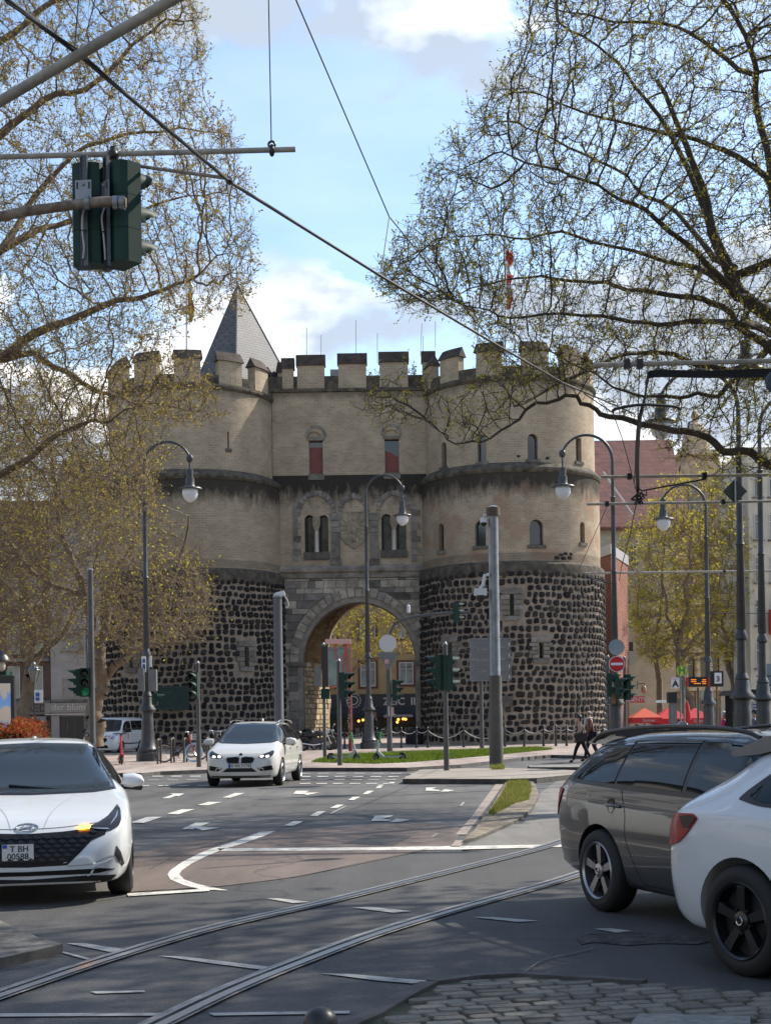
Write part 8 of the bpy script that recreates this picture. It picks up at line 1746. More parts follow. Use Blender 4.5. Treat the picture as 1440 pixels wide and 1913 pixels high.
for s in (1, -1):
    panel(car, bv, 'grille', [(s * .035, .56), (s * .03, .68), (s * .10, .715), (s * .30, .70), (s * .335, .655), (s * .30, .575), (s * .12, .555)], 'F', M_GRILLE, .006); panel(car, bv, 'grille_frame', [(s * .02, .545), (s * .015, .695), (s * .10, .73), (s * .31, .715), (s * .35, .655), (s * .31, .56), (s * .12, .542)], 'F', M_CHR, .003)
    panel(car, bv, 'headlight', [(s * .42, .70), (s * .50, .76), (s * .66, .82), (s * .74, .86), (s * .78, .82), (s * .77, .75), (s * .70, .69), (s * .50, .67)], 'F', M_HLG, .006)
    for xx in (.51, .64): panel(car, bv, 'headlamp_bulb', [(s * (xx - .045), .70), (s * (xx - .03), .735), (s * (xx + .04), .745), (s * (xx + .05), .705), (s * xx, .685)], 'F', M('headlamp_lit', (1, 1, .95), .3, emit=((1, .98, .90), 1.1)), .012)
    panel(car, bv, 'bumper_intake', [(s * .40, .455), (s * .75, .51), (s * .77, .40), (s * .52, .375)], 'F', M_GRILLE, .005, rounded=False)
    vw = 'R' if s > 0 else 'L'
    panel(car, bv, 'window_trim', [(1.25, 1.0), (.50, 1.43), (0, 1.49), (-1.4, 1.46), (-1.85, 1.25), (-1.9, 1.08), (0, 1.03)], vw, M_TRIM, .003)
    panel(car, bv, 'front_window', [(1.05, 1.03), (.45, 1.41), (.05, 1.455), (.02, 1.05)], vw, M_CGLASS, .007); panel(car, bv, 'rear_window', [(-.05, 1.05), (-.04, 1.46), (-.9, 1.455), (-.92, 1.07)], vw, M_CGLASS, .007); panel(car, bv, 'quarter_window', [(-.98, 1.07), (-.96, 1.45), (-1.4, 1.43), (-1.8, 1.22), (-1.82, 1.10)], vw, M_CGLASS, .007)
    for yy in (1.02, 0, -1.0): line_on(car, bv, 'door_gap', [(yy, 1.0), (yy, .30)], vw, .008)
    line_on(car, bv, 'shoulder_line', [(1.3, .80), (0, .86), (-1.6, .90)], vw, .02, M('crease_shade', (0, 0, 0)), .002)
    for yy in (.18, -.85): hh = bv.ray_cast(Vector((s * 3, yy, .90)), Vector((-s, 0, 0)))[0]; m = MB(); m.box((hh.x + s * .02, yy, .90), (.03, .18, .03)); m.build('door_handle', CREAM, car, world=False)
    m = MB(); m.tube(cr([(s * .60, -1.75, 1.50), (s * .62, -1.3, 1.57), (s * .62, -.3, 1.59), (s * .61, .15, 1.56), (s * .60, .3, 1.52)]), .018, 6); m.build('roof_rail', M_CHR, car, world=False, smooth=50)
    mirror(car, s, .85, 1.0, s * .88, CREAM, 1.15)
ws = [(0, 1.02), (.60, 1.04), (.74, 1.08), (.64, 1.38), (.56, 1.48), (0, 1.50)]; ws = ws + [(-x, z) for x, z in ws[::-1] if x > 0]; panel(car, bv, 'windscreen_seal', [(x * 1.03, (z - 1.25) * 1.05 + 1.25) for x, z in ws], 'F', M_TRIM, .003, rounded=False); panel(car, bv, 'windscreen', ws, 'F', M('windscreen_glass', (0, 0, 0)), .006, rounded=False)
panel(car, bv, 'lower_intake', [(-.42, .36), (-.30, .45), (.30, .45), (.42, .36)], 'F', M_GRILLE, .006, rounded=False)
panel(car, bv, 'valance', [(-.72, .27), (.72, .27), (.66, .21), (-.66, .21)], 'F', M_UNDER, .006, rounded=False)
m = MB(); m.lathe([(.005, 0), (.042, 0), (.042, .012), (.005, .012)], 20, (0, yb(0, 0) if False else (bv.ray_cast(Vector((0, 6, .76)), Vector((0, -1, 0)))[0].y), .765), 'y'); m.build('emblem', M('emblem_ring', (.03, .03, .035), .3), car, world=False)
yq = bv.ray_cast(Vector((0, 6, .765)), Vector((0, -1, 0)))[0].y
for k, c_ in enumerate(((.02, .10, .45), (.7, .7, .7), (.02, .10, .45), (.7, .7, .7))):
    m = MB(); a0 = k * pi / 2; m.prism([(0, .765)] + [(.03 * cos(a0 + t * pi / 8), .765 + .03 * sin(a0 + t * pi / 8)) for t in range(5)], 'y', yq + .0125, yq + .016); m.build('emblem_quarter', M('em_%d' % (k % 2), c_, .3), car, world=False)
yp = bv.ray_cast(Vector((0, 6, .50)), Vector((0, -1, 0)))[0].y + .02
m = MB(); m.box((0, yp, .505), (.52, .012, .11)); pl_o = m.build('number_plate', M('plate_white', (0, 0, 0)), car, world=False); m = MB(); m.box((.235, yp + .007, .505), (.045, .003, .10)); m.build('plate_badge', M('eu_blue', (0, 0, 0)), pl_o, world=False)
m = MB(); m.box((0, yp - .004, .505), (.54, .012, .13)); m.build('plate_holder', M_TRIM, pl_o, world=False)
text('K·RA 7174', .098, MT, pl_o, (-.02, yp + .0075, .505), rz=pi, ext=.001, bold=.001)
for x in (-1, 1):
    for y in (1.38, -1.29): wheel(car, x * .80, y, .325, .215, M_RIMS, 10, steer=0)
m = MB(); m.ell((0, -.9, 1.59), (.025, .07, .04), 8, 6); m.build('shark_aerial', CREAM, car, world=False)

# ---- 5. white van behind the signal mast
hx, hy = Vector((-.16, -.987)).normalized(); g = P(196, 1411, 69);
van = thing('delivery_van', 'white van with red and white warning stripes parked by the left tower', 'van', (g.x - hx * 2.1 - .25, g.y - hy * 2.1, .0), heading(hx, hy))
S = dict(zt=[(-2.2, 1.0), (-2.17, 1.7), (-2.0, 1.82), (-1, 1.85), (.2, 1.84), (.6, 1.78), (1.0, 1.45), (1.35, 1.16), (1.55, 1.08), (1.9, .98), (2.1, .84), (2.2, .60)],
         zb=[(-2.2, .95), (-2.1, 1.12), (0, 1.12), (1.0, 1.08), (1.4, 1.04), (1.8, .96), (2.08, .80), (2.2, .56)],
         wm=[(-2.2, .86), (-2.1, .90), (0, .92), (1.5, .92), (1.85, .88), (2.05, .80), (2.15, .70), (2.2, .58)], zs=[(-2.2, .34), (-1.5, .26), (1.6, .22), (2.2, .26)], wr=[(-2.2, .74), (0, .76), (.8, .74), (1.4, .78), (2.2, .7)])
VW = paint('van_white', (.68, .68, .67)); body, bv = car_shell(van, S, VW); cut_wells(body, [(sx * .80, y, .33) for sx in (-1, 1) for y in (1.42, -1.30)], .33)
panel(van, bv, 'grille', [(-.42, .72), (-.36, .84), (.36, .84), (.42, .72), (.30, .62), (-.30, .62)], 'F', M_GRILLE, .006); panel(van, bv, 'lower_intake', [(-.5, .36), (-.45, .50), (.45, .50), (.5, .36)], 'F', M_GRILLE, .006)
ws = [(0, 1.13), (.62, 1.14), (.76, 1.20), (.70, 1.5), (.64, 1.70), (0, 1.74)]; ws += [(-x, z) for x, z in ws[::-1] if x > 0]; panel(van, bv, 'windscreen', ws, 'F', M('windscreen_glass', (0, 0, 0)), .006, rounded=False)
MRS = M('stripe_red', (.55, .03, .03), .5)
for s in (1, -1):
    panel(van, bv, 'headlight', [(s * .50, .80), (s * .60, .92), (s * .80, 1.0), (s * .83, .90), (s * .74, .78)], 'F', M('reflector', (0, 0, 0)), .008)
    for k in range(3): x = .22 + k * .17; panel(van, bv, 'warning_stripe', [(s * x, .885), (s * (x + .08), .885), (s * (x + .14), .955), (s * (x + .06), .955)], 'F', MRS, .006, rounded=False)
    vw = 'R' if s > 0 else 'L'; panel(van, bv, 'front_window', [(1.15, 1.20), (.65, 1.62), (.05, 1.66), (.05, 1.20)], vw, M_CGLASS, .006); panel(van, bv, 'rear_window', [(-.05, 1.20), (-.05, 1.66), (-1.9, 1.66), (-1.9, 1.20)], vw, M_CGLASS, .006)
    line_on(van, bv, 'side_moulding', [(1.9, .58), (0, .55), (-2.1, .58)], vw, .06, M_TRIM, .006); line_on(van, bv, 'door_gap', [(0, 1.15), (0, .3)], vw, .01)
    panel(van, bv, 'side_stripe', [(.55, .75), (.65, .75), (.60, 1.05), (.50, 1.05)], vw, MRS, .005, rounded=False)
    mirror(van, s, 1.05, 1.15, s * .90, M_TRIM, 1.4)
m = MB(); yp = bv.ray_cast(Vector((0, 6, .56)), Vector((0, -1, 0)))[0].y + .015; m.box((0, yp, .56), (.52, .012, .11)); m.build('number_plate', M('plate_white', (0, 0, 0)), van, world=False)
m = MB(); m.tube([(.2, .3, 1.85), (.2, .2, 2.1)], .006, 4); m.tube([(-.1, -.5, 1.86), (-.1, -.5, 1.96)], .01, 4); m.build('roof_aerials', M_TRIM, van, world=False)
for x in (-1, 1):
    for y in (1.42, -1.30): wheel(van, x * .82, y, .33, .215, M_RIMS, 5)
# ------------------------------------------------------------------ people, bicycles, scooters, motorcycles
def skin(name, pts, edges, radii, mat, parent, sub_=1, root=0):
    me = bpy.data.meshes.new(name); me.from_pydata(pts, edges, []); o = bpy.data.objects.new(name, me); C.objects.link(o)
    o.modifiers.new('skin', 'SKIN'); sv = me.skin_vertices[0].data
    for i, r in enumerate(radii): sv[i].radius = (r, r) if not hasattr(r, '__len__') else r; sv[i].use_root = (i == root)
    m2 = o.modifiers.new('sub', 'SUBSURF'); m2.levels = sub_; m2.render_levels = sub_
    dg = bpy.context.evaluated_depsgraph_get(); me2 = bpy.data.meshes.new_from_object(o.evaluated_get(dg)); o.modifiers.clear(); o.data = me2; me2.materials.clear(); me2.materials.append(mat); me2.shade_smooth(); me2.name = name; o.parent = parent; return o
SKIN_ = M('skin', (.42, .24, .17), .55)
def person(label, loc, rz, H, top, leg, hair, stride=.25, arm=(.1, -.1), longhair=False, bald=False, sleeve=None, build=1.0, sit=False, lean=.05, shoe=None, group=None):
    t = thing('person', label, 'person', loc, rz, group); k = H / 1.72; b_ = build
    j = dict(pel=(0, 0, .95), waist=(0, lean * .4, 1.08), chest=(0, lean, 1.30), neck=(0, lean * 1.2, 1.45), h1=(0, lean * 1.3 + .015, 1.54), h2=(0, lean * 1.3 + .02, 1.63), h3=(0, lean * 1.3 + .005, 1.69))
    for s, nm in ((-1, 'l'), (1, 'r')):
        st = stride * s; af = arm[0 if s < 0 else 1]
        j[nm + 'sh'] = (s * .165 * b_, lean, 1.395); j[nm + 'el'] = (s * .225 * b_, lean + af * .6 - .02, 1.13); j[nm + 'wr'] = (s * .215 * b_, lean + af * 1.6 + .04, .90); j[nm + 'ha'] = (s * .21 * b_, lean + af * 1.8 + .06, .82)
        j[nm + 'hip'] = (s * .09, 0, .90); kn = (s * .095, st * .55 + .03, .50 + .02 * (st < 0)); an_ = (s * .10, st * 1.0 - (.06 if st < 0 else 0), .085 + (.05 if st < 0 else 0)); j[nm + 'kn'] = kn; j[nm + 'an'] = an_; j[nm + 'to'] = (s * .105, an_[1] + .15, an_[2] - .055 - (.02 if st < 0 else 0))
    R = dict(pel=(.125, .10), waist=(.115, .085), chest=(.135, .10), neck=.052, h1=.070, h2=.088, h3=.06, sh=.062, el=.043, wr=.030, ha=.036, hip=.085, kn=.058, an=.040, to=.036)
    names = ['pel', 'waist', 'chest', 'neck', 'h1', 'h2', 'h3'] + [n + q for n in 'lr' for q in ('sh', 'el', 'wr', 'ha', 'hip', 'kn', 'an', 'to')]
    E = [('pel', 'waist'), ('waist', 'chest'), ('chest', 'neck'), ('neck', 'h1'), ('h1', 'h2'), ('h2', 'h3')]
    for n in 'lr': E += [('chest', n + 'sh'), (n + 'sh', n + 'el'), (n + 'el', n + 'wr'), (n + 'wr', n + 'ha'), ('pel', n + 'hip'), (n + 'hip', n + 'kn'), (n + 'kn', n + 'an'), (n + 'an', n + 'to')]
    S3 = lambda p: tuple(c * k for c in p)
    rad = lambda n, f=1.0: (tuple(x * k * f * b_ for x in R[n]) if n in R and hasattr(R[n], '__len__') else (R[n] if n in R else R[n[1:]]) * k * f)
    def part(nm, ns, mat, f, root):
        es = [(ns.index(a), ns.index(c)) for a, c in E if a in ns and c in ns]; return skin(nm, [S3(j[n]) for n in ns], es, [rad(n, f) for n in ns], mat, t, 1, ns.index(root))
    part('body', names, SKIN_, 1.0, 'pel')
    part('jacket', ['waist', 'pel', 'chest', 'lsh', 'lel', 'lwr', 'rsh', 'rel', 'rwr'], top, 1.22, 'waist')
    part('trousers', ['pel', 'lhip', 'lkn', 'lan', 'rhip', 'rkn', 'ran'], leg, 1.28, 'pel')
    for n in 'lr': part('shoe', [n + 'an', n + 'to'], shoe or M_BLK, 1.25, n + 'an')
    hx_, hy_, hz_ = S3(j['h2']); m = MB()
    if not bald: m.ell((hx_, hy_ - .02 * k, hz_ + .025 * k), (.088 * k, .100 * k, .095 * k), 12, 8)
    else: m.ell((hx_, hy_ - .035 * k, hz_ - .035 * k), (.083 * k, .07 * k, .05 * k), 12, 8)
    if longhair: m.ell((hx_, hy_ - .075 * k, hz_ - .12 * k), (.085 * k, .05 * k, .17 * k), 12, 8)
    m.build('hair', hair, t, world=False, smooth=60)
    m = MB(); m.ell((hx_, hy_ + .094 * k, hz_ - .015 * k), (.012 * k, .02 * k, .022 * k), 8, 6); m.build('nose', SKIN_, t, world=False, smooth=60)
    for s in (-1, 1): m = MB(); m.ell((hx_ + s * .03 * k, hy_ + .082 * k, hz_ + .008 * k), (.010 * k, .006 * k, .006 * k), 6, 5); m.build('eye', M_BLK, t, world=False); m = MB(); m.ell((hx_ + s * .086 * k, hy_ + .0, hz_ - .01 * k), (.01 * k, .018 * k, .028 * k), 6, 5); m.build('ear', SKIN_, t, world=False)
    m = MB(); m.ell((hx_, hy_ + .083 * k, hz_ - .05 * k), (.022 * k, .006 * k, .006 * k), 8, 5); m.build('mouth', M('lips', (.30, .10, .09), .5), t, world=False)
    for n, s in (('l', -1), ('r', 1)):
        m = MB(); p = Vector(S3(j[n + 'ha']))
        for q, ln in zip((-.024, -.008, .008, .023), (.058, .068, .064, .05)): a = p + Vector((0, q, -.02)) * k; m.tube([a, a + Vector((-s * .008, .004, -ln * .55)) * k, a + Vector((-s * .022, .006, -ln)) * k], [.0095 * k, .009 * k, .007 * k], 6)
        a = p + Vector((0, .03, .0)) * k; m.tube([a, a + Vector((-s * .012, .022, -.02)) * k, a + Vector((-s * .018, .026, -.045)) * k], [.011 * k, .010 * k, .008 * k], 6); m.build('fingers', SKIN_, t, world=False, smooth=60)
    return t, k, j
# two walkers crossing to the left
g1 = G(1086, 1425, 0); g2 = G(1105, 1421, 0); g2.y = g1.y + .9; g2.x = X(1103, g2.y)
t, k, j = person('black haired person with pale sleeves and a large dark shoulder bag, walking left', (g1.x, g1.y, .0), radians(82), 1.60, M('black_coat', (.012, .012, .013), .8), M('black_cloth', (.010, .010, .012), .85), M('black_hair', (.008, .007, .007), .5), stride=.30, arm=(.06, -.05), longhair=True, group='couple walking past the gate')
m = MB(); m.prism([(-.22, .72), (.20, .70), (.22, .98), (.02, 1.02), (-.2, .98)], 'x', -.36, -.25); bag = m.build('shoulder_bag', M('black_leather', (.012, .011, .011), .4), t, world=False)
m = MB(); m.tube([(-.29, -.12, 1.0), (-.16, .0, 1.44), (.1, .05, 1.3)], .014, 6); m.build('bag_strap', M('black_leather', (0, 0, 0)), t, world=False)
for s in (-1,): m = MB(); m.tube([(s * .17, .05, 1.38), (s * .235, .04, 1.12), (s * .23, .13, .94)], [.066, .058, .045], 10); m.build('sleeve', M('pale_sleeve', (.42, .27, .22), .8), t, world=False, smooth=60)
t, k, j = person('bald person in brown leather jacket, white scarf and navy trousers, walking left', (g2.x, g2.y, 0), radians(80), 1.78, M('brown_leather', (.12, .028, .020), .45, noise=(6, .2)), M('navy_cloth', (.012, .014, .035), .85), M('grey_hair', (.12, .10, .09), .6), stride=.22, arm=(.02, .04), bald=True, build=1.12, group='couple walking past the gate')
m = MB(); m.torus((0, .06, 1.50), .085, .032, 'z', 20, 8); m.tube([(.03, .16, 1.5), (.05, .21, 1.38), (.05, .20, 1.22)], [.035, .04, .035], 8); m.tube([(-.03, .16, 1.5), (-.06, .20, 1.40), (-.06, .19, 1.28)], [.035, .04, .03], 8); m.build('scarf', M('white_scarf', (.60, .58, .56), .85), t, world=False, smooth=60)
g = P(703, 1395, 76); person('long haired person in a dark jacket walking left in front of the archway', (g.x, 76, .12), radians(78), 1.80, M('black_coat', (0, 0, 0)), M('black_cloth', (0, 0, 0)), M('auburn_hair', (.17, .075, .04), .6), stride=.2, longhair=True)
g = P(1348, 1390, 51); person('white haired person in a bright pink jacket beside the tram shelter', (g.x, 51, .0), radians(-95), 1.66, M('pink_jacket', (.50, .02, .13), .6), M('black_cloth', (0, 0, 0)), M('white_hair', (.62, .60, .58), .6), stride=.12)
g = P(1413, 1390, 47); person('person in a blue grey coat with a dark cap between the thick lamp posts', (g.x, 47, .0), radians(60), 1.70, M('blue_grey_coat', (.09, .12, .16), .75), M('black_cloth', (0, 0, 0)), M('dark_cap', (.02, .02, .025), .7), stride=.15)
for u, d, c_, lab in ((1190, 83, (.03, .03, .04), 'dark clothed person seated low under the orange-tinted red parasol'), (1225, 84, (.05, .04, .035), 'brown clothed person under the middle red parasol'), (1268, 82, (.02, .03, .06), 'navy clothed person under the parasols beside the information pillar')):
    g = P(u, 1380, d); person(lab, (g.x, d, -.25), radians(u), 1.55, M('coat_%d' % u, c_, .8), M('black_cloth', (0, 0, 0)), M('brown_hair', (.06, .035, .02), .6), stride=.1, group='people under the red parasols')

# bicycles
M_BLKP = M('bike_black', (.012, .012, .013), .35, coat=.4)
def bicycle(label, loc, rz, frame, rimc, basket=None, handle_grip=None, fwd_red=False, steer=0):
    t = thing('bicycle', label, 'bicycle', loc, rz, 'bicycles parked at the left tower'); R = .34; wb = 1.06
    for y, nm, rc in ((-wb / 2, 'rear', M_STEEL), (wb / 2, 'front', rimc)):
        w_ = sub('wheel', t, (0, y, R)); w_.rotation_euler = (0, 0, steer if y > 0 else 0); m = MB(); m.torus((0, 0, 0), R - .02, .022, 'x', 32, 8); m.build('tyre', M_TYRE if y < 0 else rimc, w_, world=False, smooth=60)
        m = MB(); m.torus((0, 0, 0), R - .05, .014, 'x', 32, 6); m.build('rim', rc, w_, world=False, smooth=60)
        m = MB(); m.lathe([(.02, -.05), (.035, -.04), (.02, -.02), (.02, .02), (.035, .04), (.02, .05)], 10, axis='x'); m.build('hub', M_STEEL, w_, world=False)
        for k in range(16): a = 2 * pi * k / 16; m = MB(); m.tube([((.03 if k % 2 else -.03), .02 * cos(a + .4), .02 * sin(a + .4)), (0, (R - .05) * cos(a), (R - .05) * sin(a))], .0022, 3); m.build('spoke', M_STEEL, w_, world=False)
    bb, st_t, hd_t, hd_b, rx, fx = Vector((0, -.06, .29)), Vector((0, -.24, .80)), Vector((0, .36, .92)), Vector((0, .40, .74)), Vector((0, -wb / 2, R)), Vector((0, wb / 2, R))
    m = MB(); m.tube([bb, st_t], .019, 8); m.tube([bb + Vector((0, .02, .02)), hd_b], .030, 8); m.tube([bb.lerp(st_t, .5), hd_b + Vector((0, 0, .05))], .024, 8); m.tube([hd_t, hd_b], .024, 8)
    for s in (-.05, .05): m.tube([bb, rx + Vector((s, 0, 0))], .011, 6); m.tube([bb.lerp(st_t, .75), rx + Vector((s, 0, 0))], .010, 6)
    m.build('frame', frame, t, world=False, smooth=60)
    m = MB(); m.tube([hd_b, hd_b + Vector((0, .02, -.06))], .026, 8)
    for s in (-.055, .055): m.tube([hd_b + Vector((s, .02, -.06)), fx + Vector((s, 0, 0))], .014, 6)
    m.build('fork', frame if not fwd_red else M('bike_red', (.45, .03, .02), .35, coat=.5), t, world=False, smooth=60)
    m = MB(); m.ell((0, -.27, .88), (.075, .13, .035), 10, 6); m.build('saddle', M_BLKP, t, world=False, smooth=60); m = MB(); m.tube([st_t, (0, -.27, .87)], .013, 6); m.build('seat_post', M_STEEL, t, world=False)
    m = MB(); m.tube([hd_t, hd_t + Vector((0, -.02, .14))], .016, 8); h = hd_t + Vector((0, -.02, .14)); m.tube(cr([h + Vector((-.30, -.17, .02)), h + Vector((-.22, -.02, .02)), h, h + Vector((.22, -.02, .02)), h + Vector((.30, -.17, .02))]), .012, 8); m.build('handlebar', M_STEEL, t, world=False, smooth=60)
    for s in (-1, 1): m = MB(); m.tube([h + Vector((s * .30, -.17, .02)), h + Vector((s * .31, -.27, .01))], .019, 8); m.build('grip', handle_grip or M_BLK, t, world=False)
    m = MB(); m.lathe([(.09, -.06), (.09, -.05)], 16, bb, 'x'); m.tube([bb + Vector((-.08, 0, 0)), bb + Vector((-.1, .09, -.14))], .010, 5); m.tube([bb + Vector((.08, 0, 0)), bb + Vector((.1, -.09, .14))], .010, 5); m.box(bb + Vector((-.14, .09, -.14)), (.09, .07, .02)); m.box(bb + Vector((.14, -.09, .14)), (.09, .07, .02)); m.build('crankset', M_BLKP, t, world=False)
    for y, s in ((-wb / 2, 1), (wb / 2, -1)): m = MB(); m.torus((0, y, R), R + .03, .012, 'x', 16, 5, radians(20 if s > 0 else 40), radians(170 if s > 0 else 140)); m.build('mudguard', M_BLKP, t, world=False, smooth=60)
    if fwd_red: m = MB(); m.tube([hd_t + Vector((0, .01, .06)), hd_b], .04, 8); m.build('head_cover', M('bike_red', (0, 0, 0)), t, world=False, smooth=60)
    if basket:
        m = MB()
        for z, w2 in ((.80, .12), (.90, .15), (1.0, .17)): m.tube([(-w2, .46, z), (w2, .46, z), (w2, .46 + w2 * 1.6, z), (-w2, .46 + w2 * 1.6, z), (-w2, .46, z)], .006, 4)
        for k in range(7):
            q = -1 + 2 * k / 6
            for yy in (0, 1): m.tube([(.12 * q, .46 + yy * .19, .80), (.17 * q, .46 + yy * .27, 1.0)], .004, 3)
            for s in (-1, 1): m.tube([(s * .12, .46 + .19 * (k / 6), .80), (s * .17, .46 + .27 * (k / 6), 1.0)], .004, 3)
        m.build('basket', basket, t, world=False)['kind'] = 'stuff'
    m = MB(); m.tube([bb, bb + Vector((-.18, -.02, -.28))], .012, 6); m.build('kickstand', M_STEEL, t, world=False); return t
g = G(335, 1424, .12); bicycle('black and red e-bike with a white basket and pale blue front wheel', (g.x, g.y, .12), radians(-72), M_BLKP, M('pale_blue', (.32, .48, .68), .4), basket=M('white_wire', (.6, .6, .58), .5), fwd_red=True, steer=.15)
g = G(398, 1419, .12); bicycle('black bicycle with a blue handlebar grip left of the white people carrier', (g.x, g.y, .12), radians(-115), M_BLKP, M_TYRE, handle_grip=M('grip_blue', (.05, .30, .55), .5), steer=-.3)
g = G(416, 1412, .12); bicycle('dark bicycle half hidden behind the white people carrier', (g.x, g.y, .12), radians(-60), M_BLKP, M_TYRE)
g = P(374, 1412, 57); bicycle('black bicycle standing behind the thin signal post', (g.x, 58.5, .12), radians(-80), M_BLKP, M_STEEL, steer=.2)
for (u, v), lb in zip(((298, 1427), (323, 1425), (347, 1424), (389, 1422)), ('dark steel bicycle stand right beside the left lamp post base', 'dark steel bicycle stand at the rear wheel of the e-bike', 'dark steel bicycle stand at the front wheel of the e-bike', 'dark steel bicycle stand right of the thin signal post')):
    g = G(u, v, .12); t = thing('bicycle_stand', lb, 'bicycle stand', (g.x, g.y, .12), group='bicycle stands by the left tower'); m = MB(); m.tube(cr([(-.0, -.35, 0), (0, -.35, .7), (0, -.25, .84), (0, .25, .84), (0, .35, .7), (0, .35, 0)]), .035, 8); m.build('hoop', M('rack_brown', (.06, .05, .04), .6, noise=(9, .3)), t, world=False, smooth=60)
# e-scooters
def scooter(label, loc, rz, stem, deckm, steer=0):
    t = thing('electric_scooter', label, 'scooter', loc, rz, 'parked electric scooters'); R = .13
    for y in (-.46, .46):
        w_ = sub('wheel', t, (0, y, R)); w_.rotation_euler = (0, 0, steer if y > 0 else 0); m = MB(); m.torus((0, 0, 0), R - .03, .03, 'x', 24, 8); m.build('tyre', M_TYRE, w_, world=False, smooth=60); m = MB(); m.lathe([(R - .05, -.02), (R - .05, .02)], 16, axis='x'); m.build('hub', M_SGREY, w_, world=False)
    m = MB(); m.prism([(-.42, .15), (-.36, .11), (.22, .11), (.40, .26), (.44, .36), (.38, .38), (.30, .27), (.17, .165), (-.34, .165), (-.42, .20)], 'x', -.075, .075); m.build('deck', deckm, t, world=False, smooth=30)
    m = MB(); m.prism([(-.32, .166), (.15, .166), (.15, .175), (-.32, .175)], 'x', -.065, .065); m.build('grip_mat', M_BLK, t, world=False)
    m = MB(); m.tube([(0, .41, .34), (0, .34, .62)], .040, 10); m.build('lower_stem', deckm, t, world=False, smooth=50); m = MB(); m.tube([(0, .35, .58), (0, .27, 1.02)], .036, 10); m.build('stem', stem, t, world=False, smooth=50)
    m = MB()
    for s in (-.05, .05): m.tube([(s, .42, .34), (s, .46, R)], .016, 6)
    m.build('fork', M_BLK, t, world=False); m = MB(); m.prism([(-.60, .18), (-.5, .28), (-.38, .28), (-.34, .19), (-.38, .23), (-.5, .25), (-.56, .17)], 'x', -.035, .035); m.build('mudguard', M_BLK, t, world=False)
    m = MB(); m.tube(cr([(-.27, .20, 1.06), (-.15, .25, 1.08), (0, .27, 1.06), (.15, .25, 1.08), (.27, .20, 1.06)]), .016, 8); m.build('handlebar', M_BLK, t, world=False, smooth=60); m = MB(); m.box((0, .29, 1.04), (.09, .06, .05)); m.build('display', M_BLK, t, world=False)
    m = MB(); m.tube([(-.05, .05, .12), (-.16, .02, .0)], .010, 6); m.build('kickstand', M_BLK, t, world=False); return t
M_SCG = M('scooter_green', (.02, .34, .06), .4, coat=.4); M_SCW = M('scooter_white', (.42, .48, .45), .4, coat=.3)
g = G(642, 1421, .13); scooter('white and green electric scooter on the grass by the thin signal post', (g.x, g.y, .13), radians(-78), M_SCG, M_SCW, .4)
g = G(727, 1421, .13); scooter('white and green electric scooter lying level in front of the sign mast', (g.x, g.y, .13), radians(82), M_SCG, M_SCW, -.5)
g = G(226, 1428, .12); scooter('red electric scooter seen end on beside the white van', (g.x, g.y, .12), radians(195), M('scooter_red', (.50, .03, .03), .4, coat=.4), M('scooter_red', (0, 0, 0)), .1)
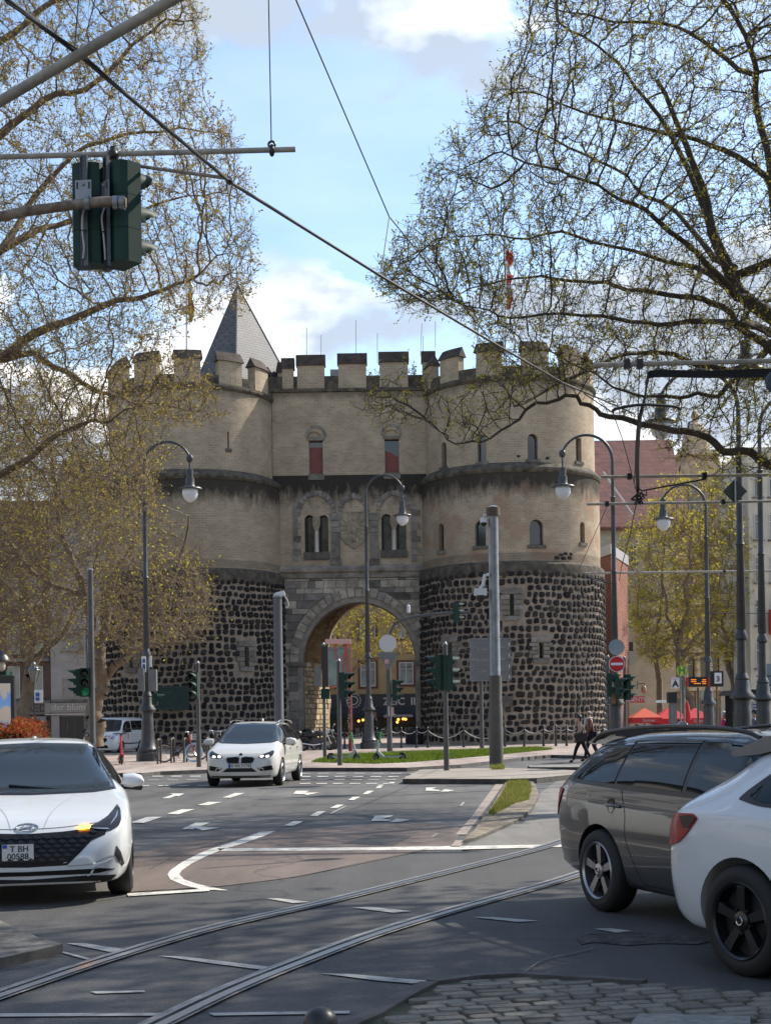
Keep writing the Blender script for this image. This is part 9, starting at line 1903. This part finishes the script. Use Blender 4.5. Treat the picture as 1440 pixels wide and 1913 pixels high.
# motorcycles
def motorcycle(label, loc, rz):
    t = thing('motorcycle', label, 'motorcycle', loc, rz, 'motorcycles parked before the arch'); R = .31
    for y in (-.70, .70):
        w_ = sub('wheel', t, (0, y, R)); m = MB(); m.torus((0, 0, 0), R - .06, .062, 'x', 28, 8); m.build('tyre', M_TYRE, w_, world=False, smooth=60); m = MB(); m.lathe([(R - .10, -.03), (R - .10, .03)], 20, axis='x', cap=False); m.build('rim', M_SGREY, w_, world=False)
        for k in range(6): a = 2 * pi * k / 6; m = MB(); m.tube([(0, 0, 0), (0, (R - .1) * cos(a), (R - .1) * sin(a))], .016, 5); m.build('spoke', M_SGREY, w_, world=False)
    m = MB(); m.prism([(-.30, .30), (.20, .28), (.30, .50), (.15, .62), (-.25, .58), (-.36, .45)], 'x', -.15, .15); m.build('engine', M('engine_grey', (.05, .05, .052), .4, .6, noise=(12, .5)), t, world=False)
    m = MB(); m.ell((0, .18, .82), (.15, .30, .14), 14, 8); m.build('fuel_tank', M_BLKP, t, world=False, smooth=60); m = MB(); m.prism([(-.75, .86), (-.72, .74), (-.40, .70), (-.05, .70), (-.05, .80), (-.35, .80), (-.6, .88)], 'x', -.13, .13); m.build('seat', M_BLK, t, world=False, smooth=40)
    m = MB()
    for s in (-.09, .09): m.tube([(s, .42, .95), (s, .70, R)], .026, 8)
    m.build('fork', M_STEEL, t, world=False, smooth=60); m = MB(); m.tube(cr([(-.36, .22, 1.05), (-.2, .38, 1.06), (0, .42, 1.0), (.2, .38, 1.06), (.36, .22, 1.05)]), .014, 6); m.build('handlebar', M_BLK, t, world=False, smooth=60)
    m = MB(); m.lathe([(.02, -.06), (.09, -.02), (.10, .06), (.02, .07)], 14, (0, .56, .90), 'y'); m.build('headlight', M_CHR, t, world=False, smooth=50)
    m = MB(); m.tube(cr([(.17, .1, .32), (.19, -.3, .28), (.19, -.85, .36)]), [.03] * 13, 8); m.build('exhaust', M_CHR, t, world=False, smooth=60)
    for y in (-.70, .70): m = MB(); m.torus((0, y, R), R + .03, .05, 'x', 14, 5, radians(35), radians(145)); m.build('mudguard', M_BLKP, t, world=False, smooth=60)
    m = MB(); m.ell((0, -.95, .80), (.20, .20, .18), 10, 8); m.build('top_box', M_BLK, t, world=False, smooth=60)
    for s in (-1, 1): m = MB(); m.tube([(s * .25, .33, 1.07), (s * .34, .36, 1.2)], .008, 5); m.ell((s * .36, .36, 1.22), (.06, .02, .04), 8, 6); m.build('mirror', M_CHR, t, world=False)
    m = MB(); m.tube([(-.1, 0, .3), (-.28, -.05, 0)], .014, 6); m.build('kickstand', M_BLK, t, world=False)
g = P(592, 1405, 68); motorcycle('black motorcycle nearest the camera before the left foot of the arch', (g.x, 68, .12), radians(-62)); g = P(606, 1402, 70); motorcycle('second black motorcycle parked just right behind the first', (g.x, 70, .12), radians(-40))
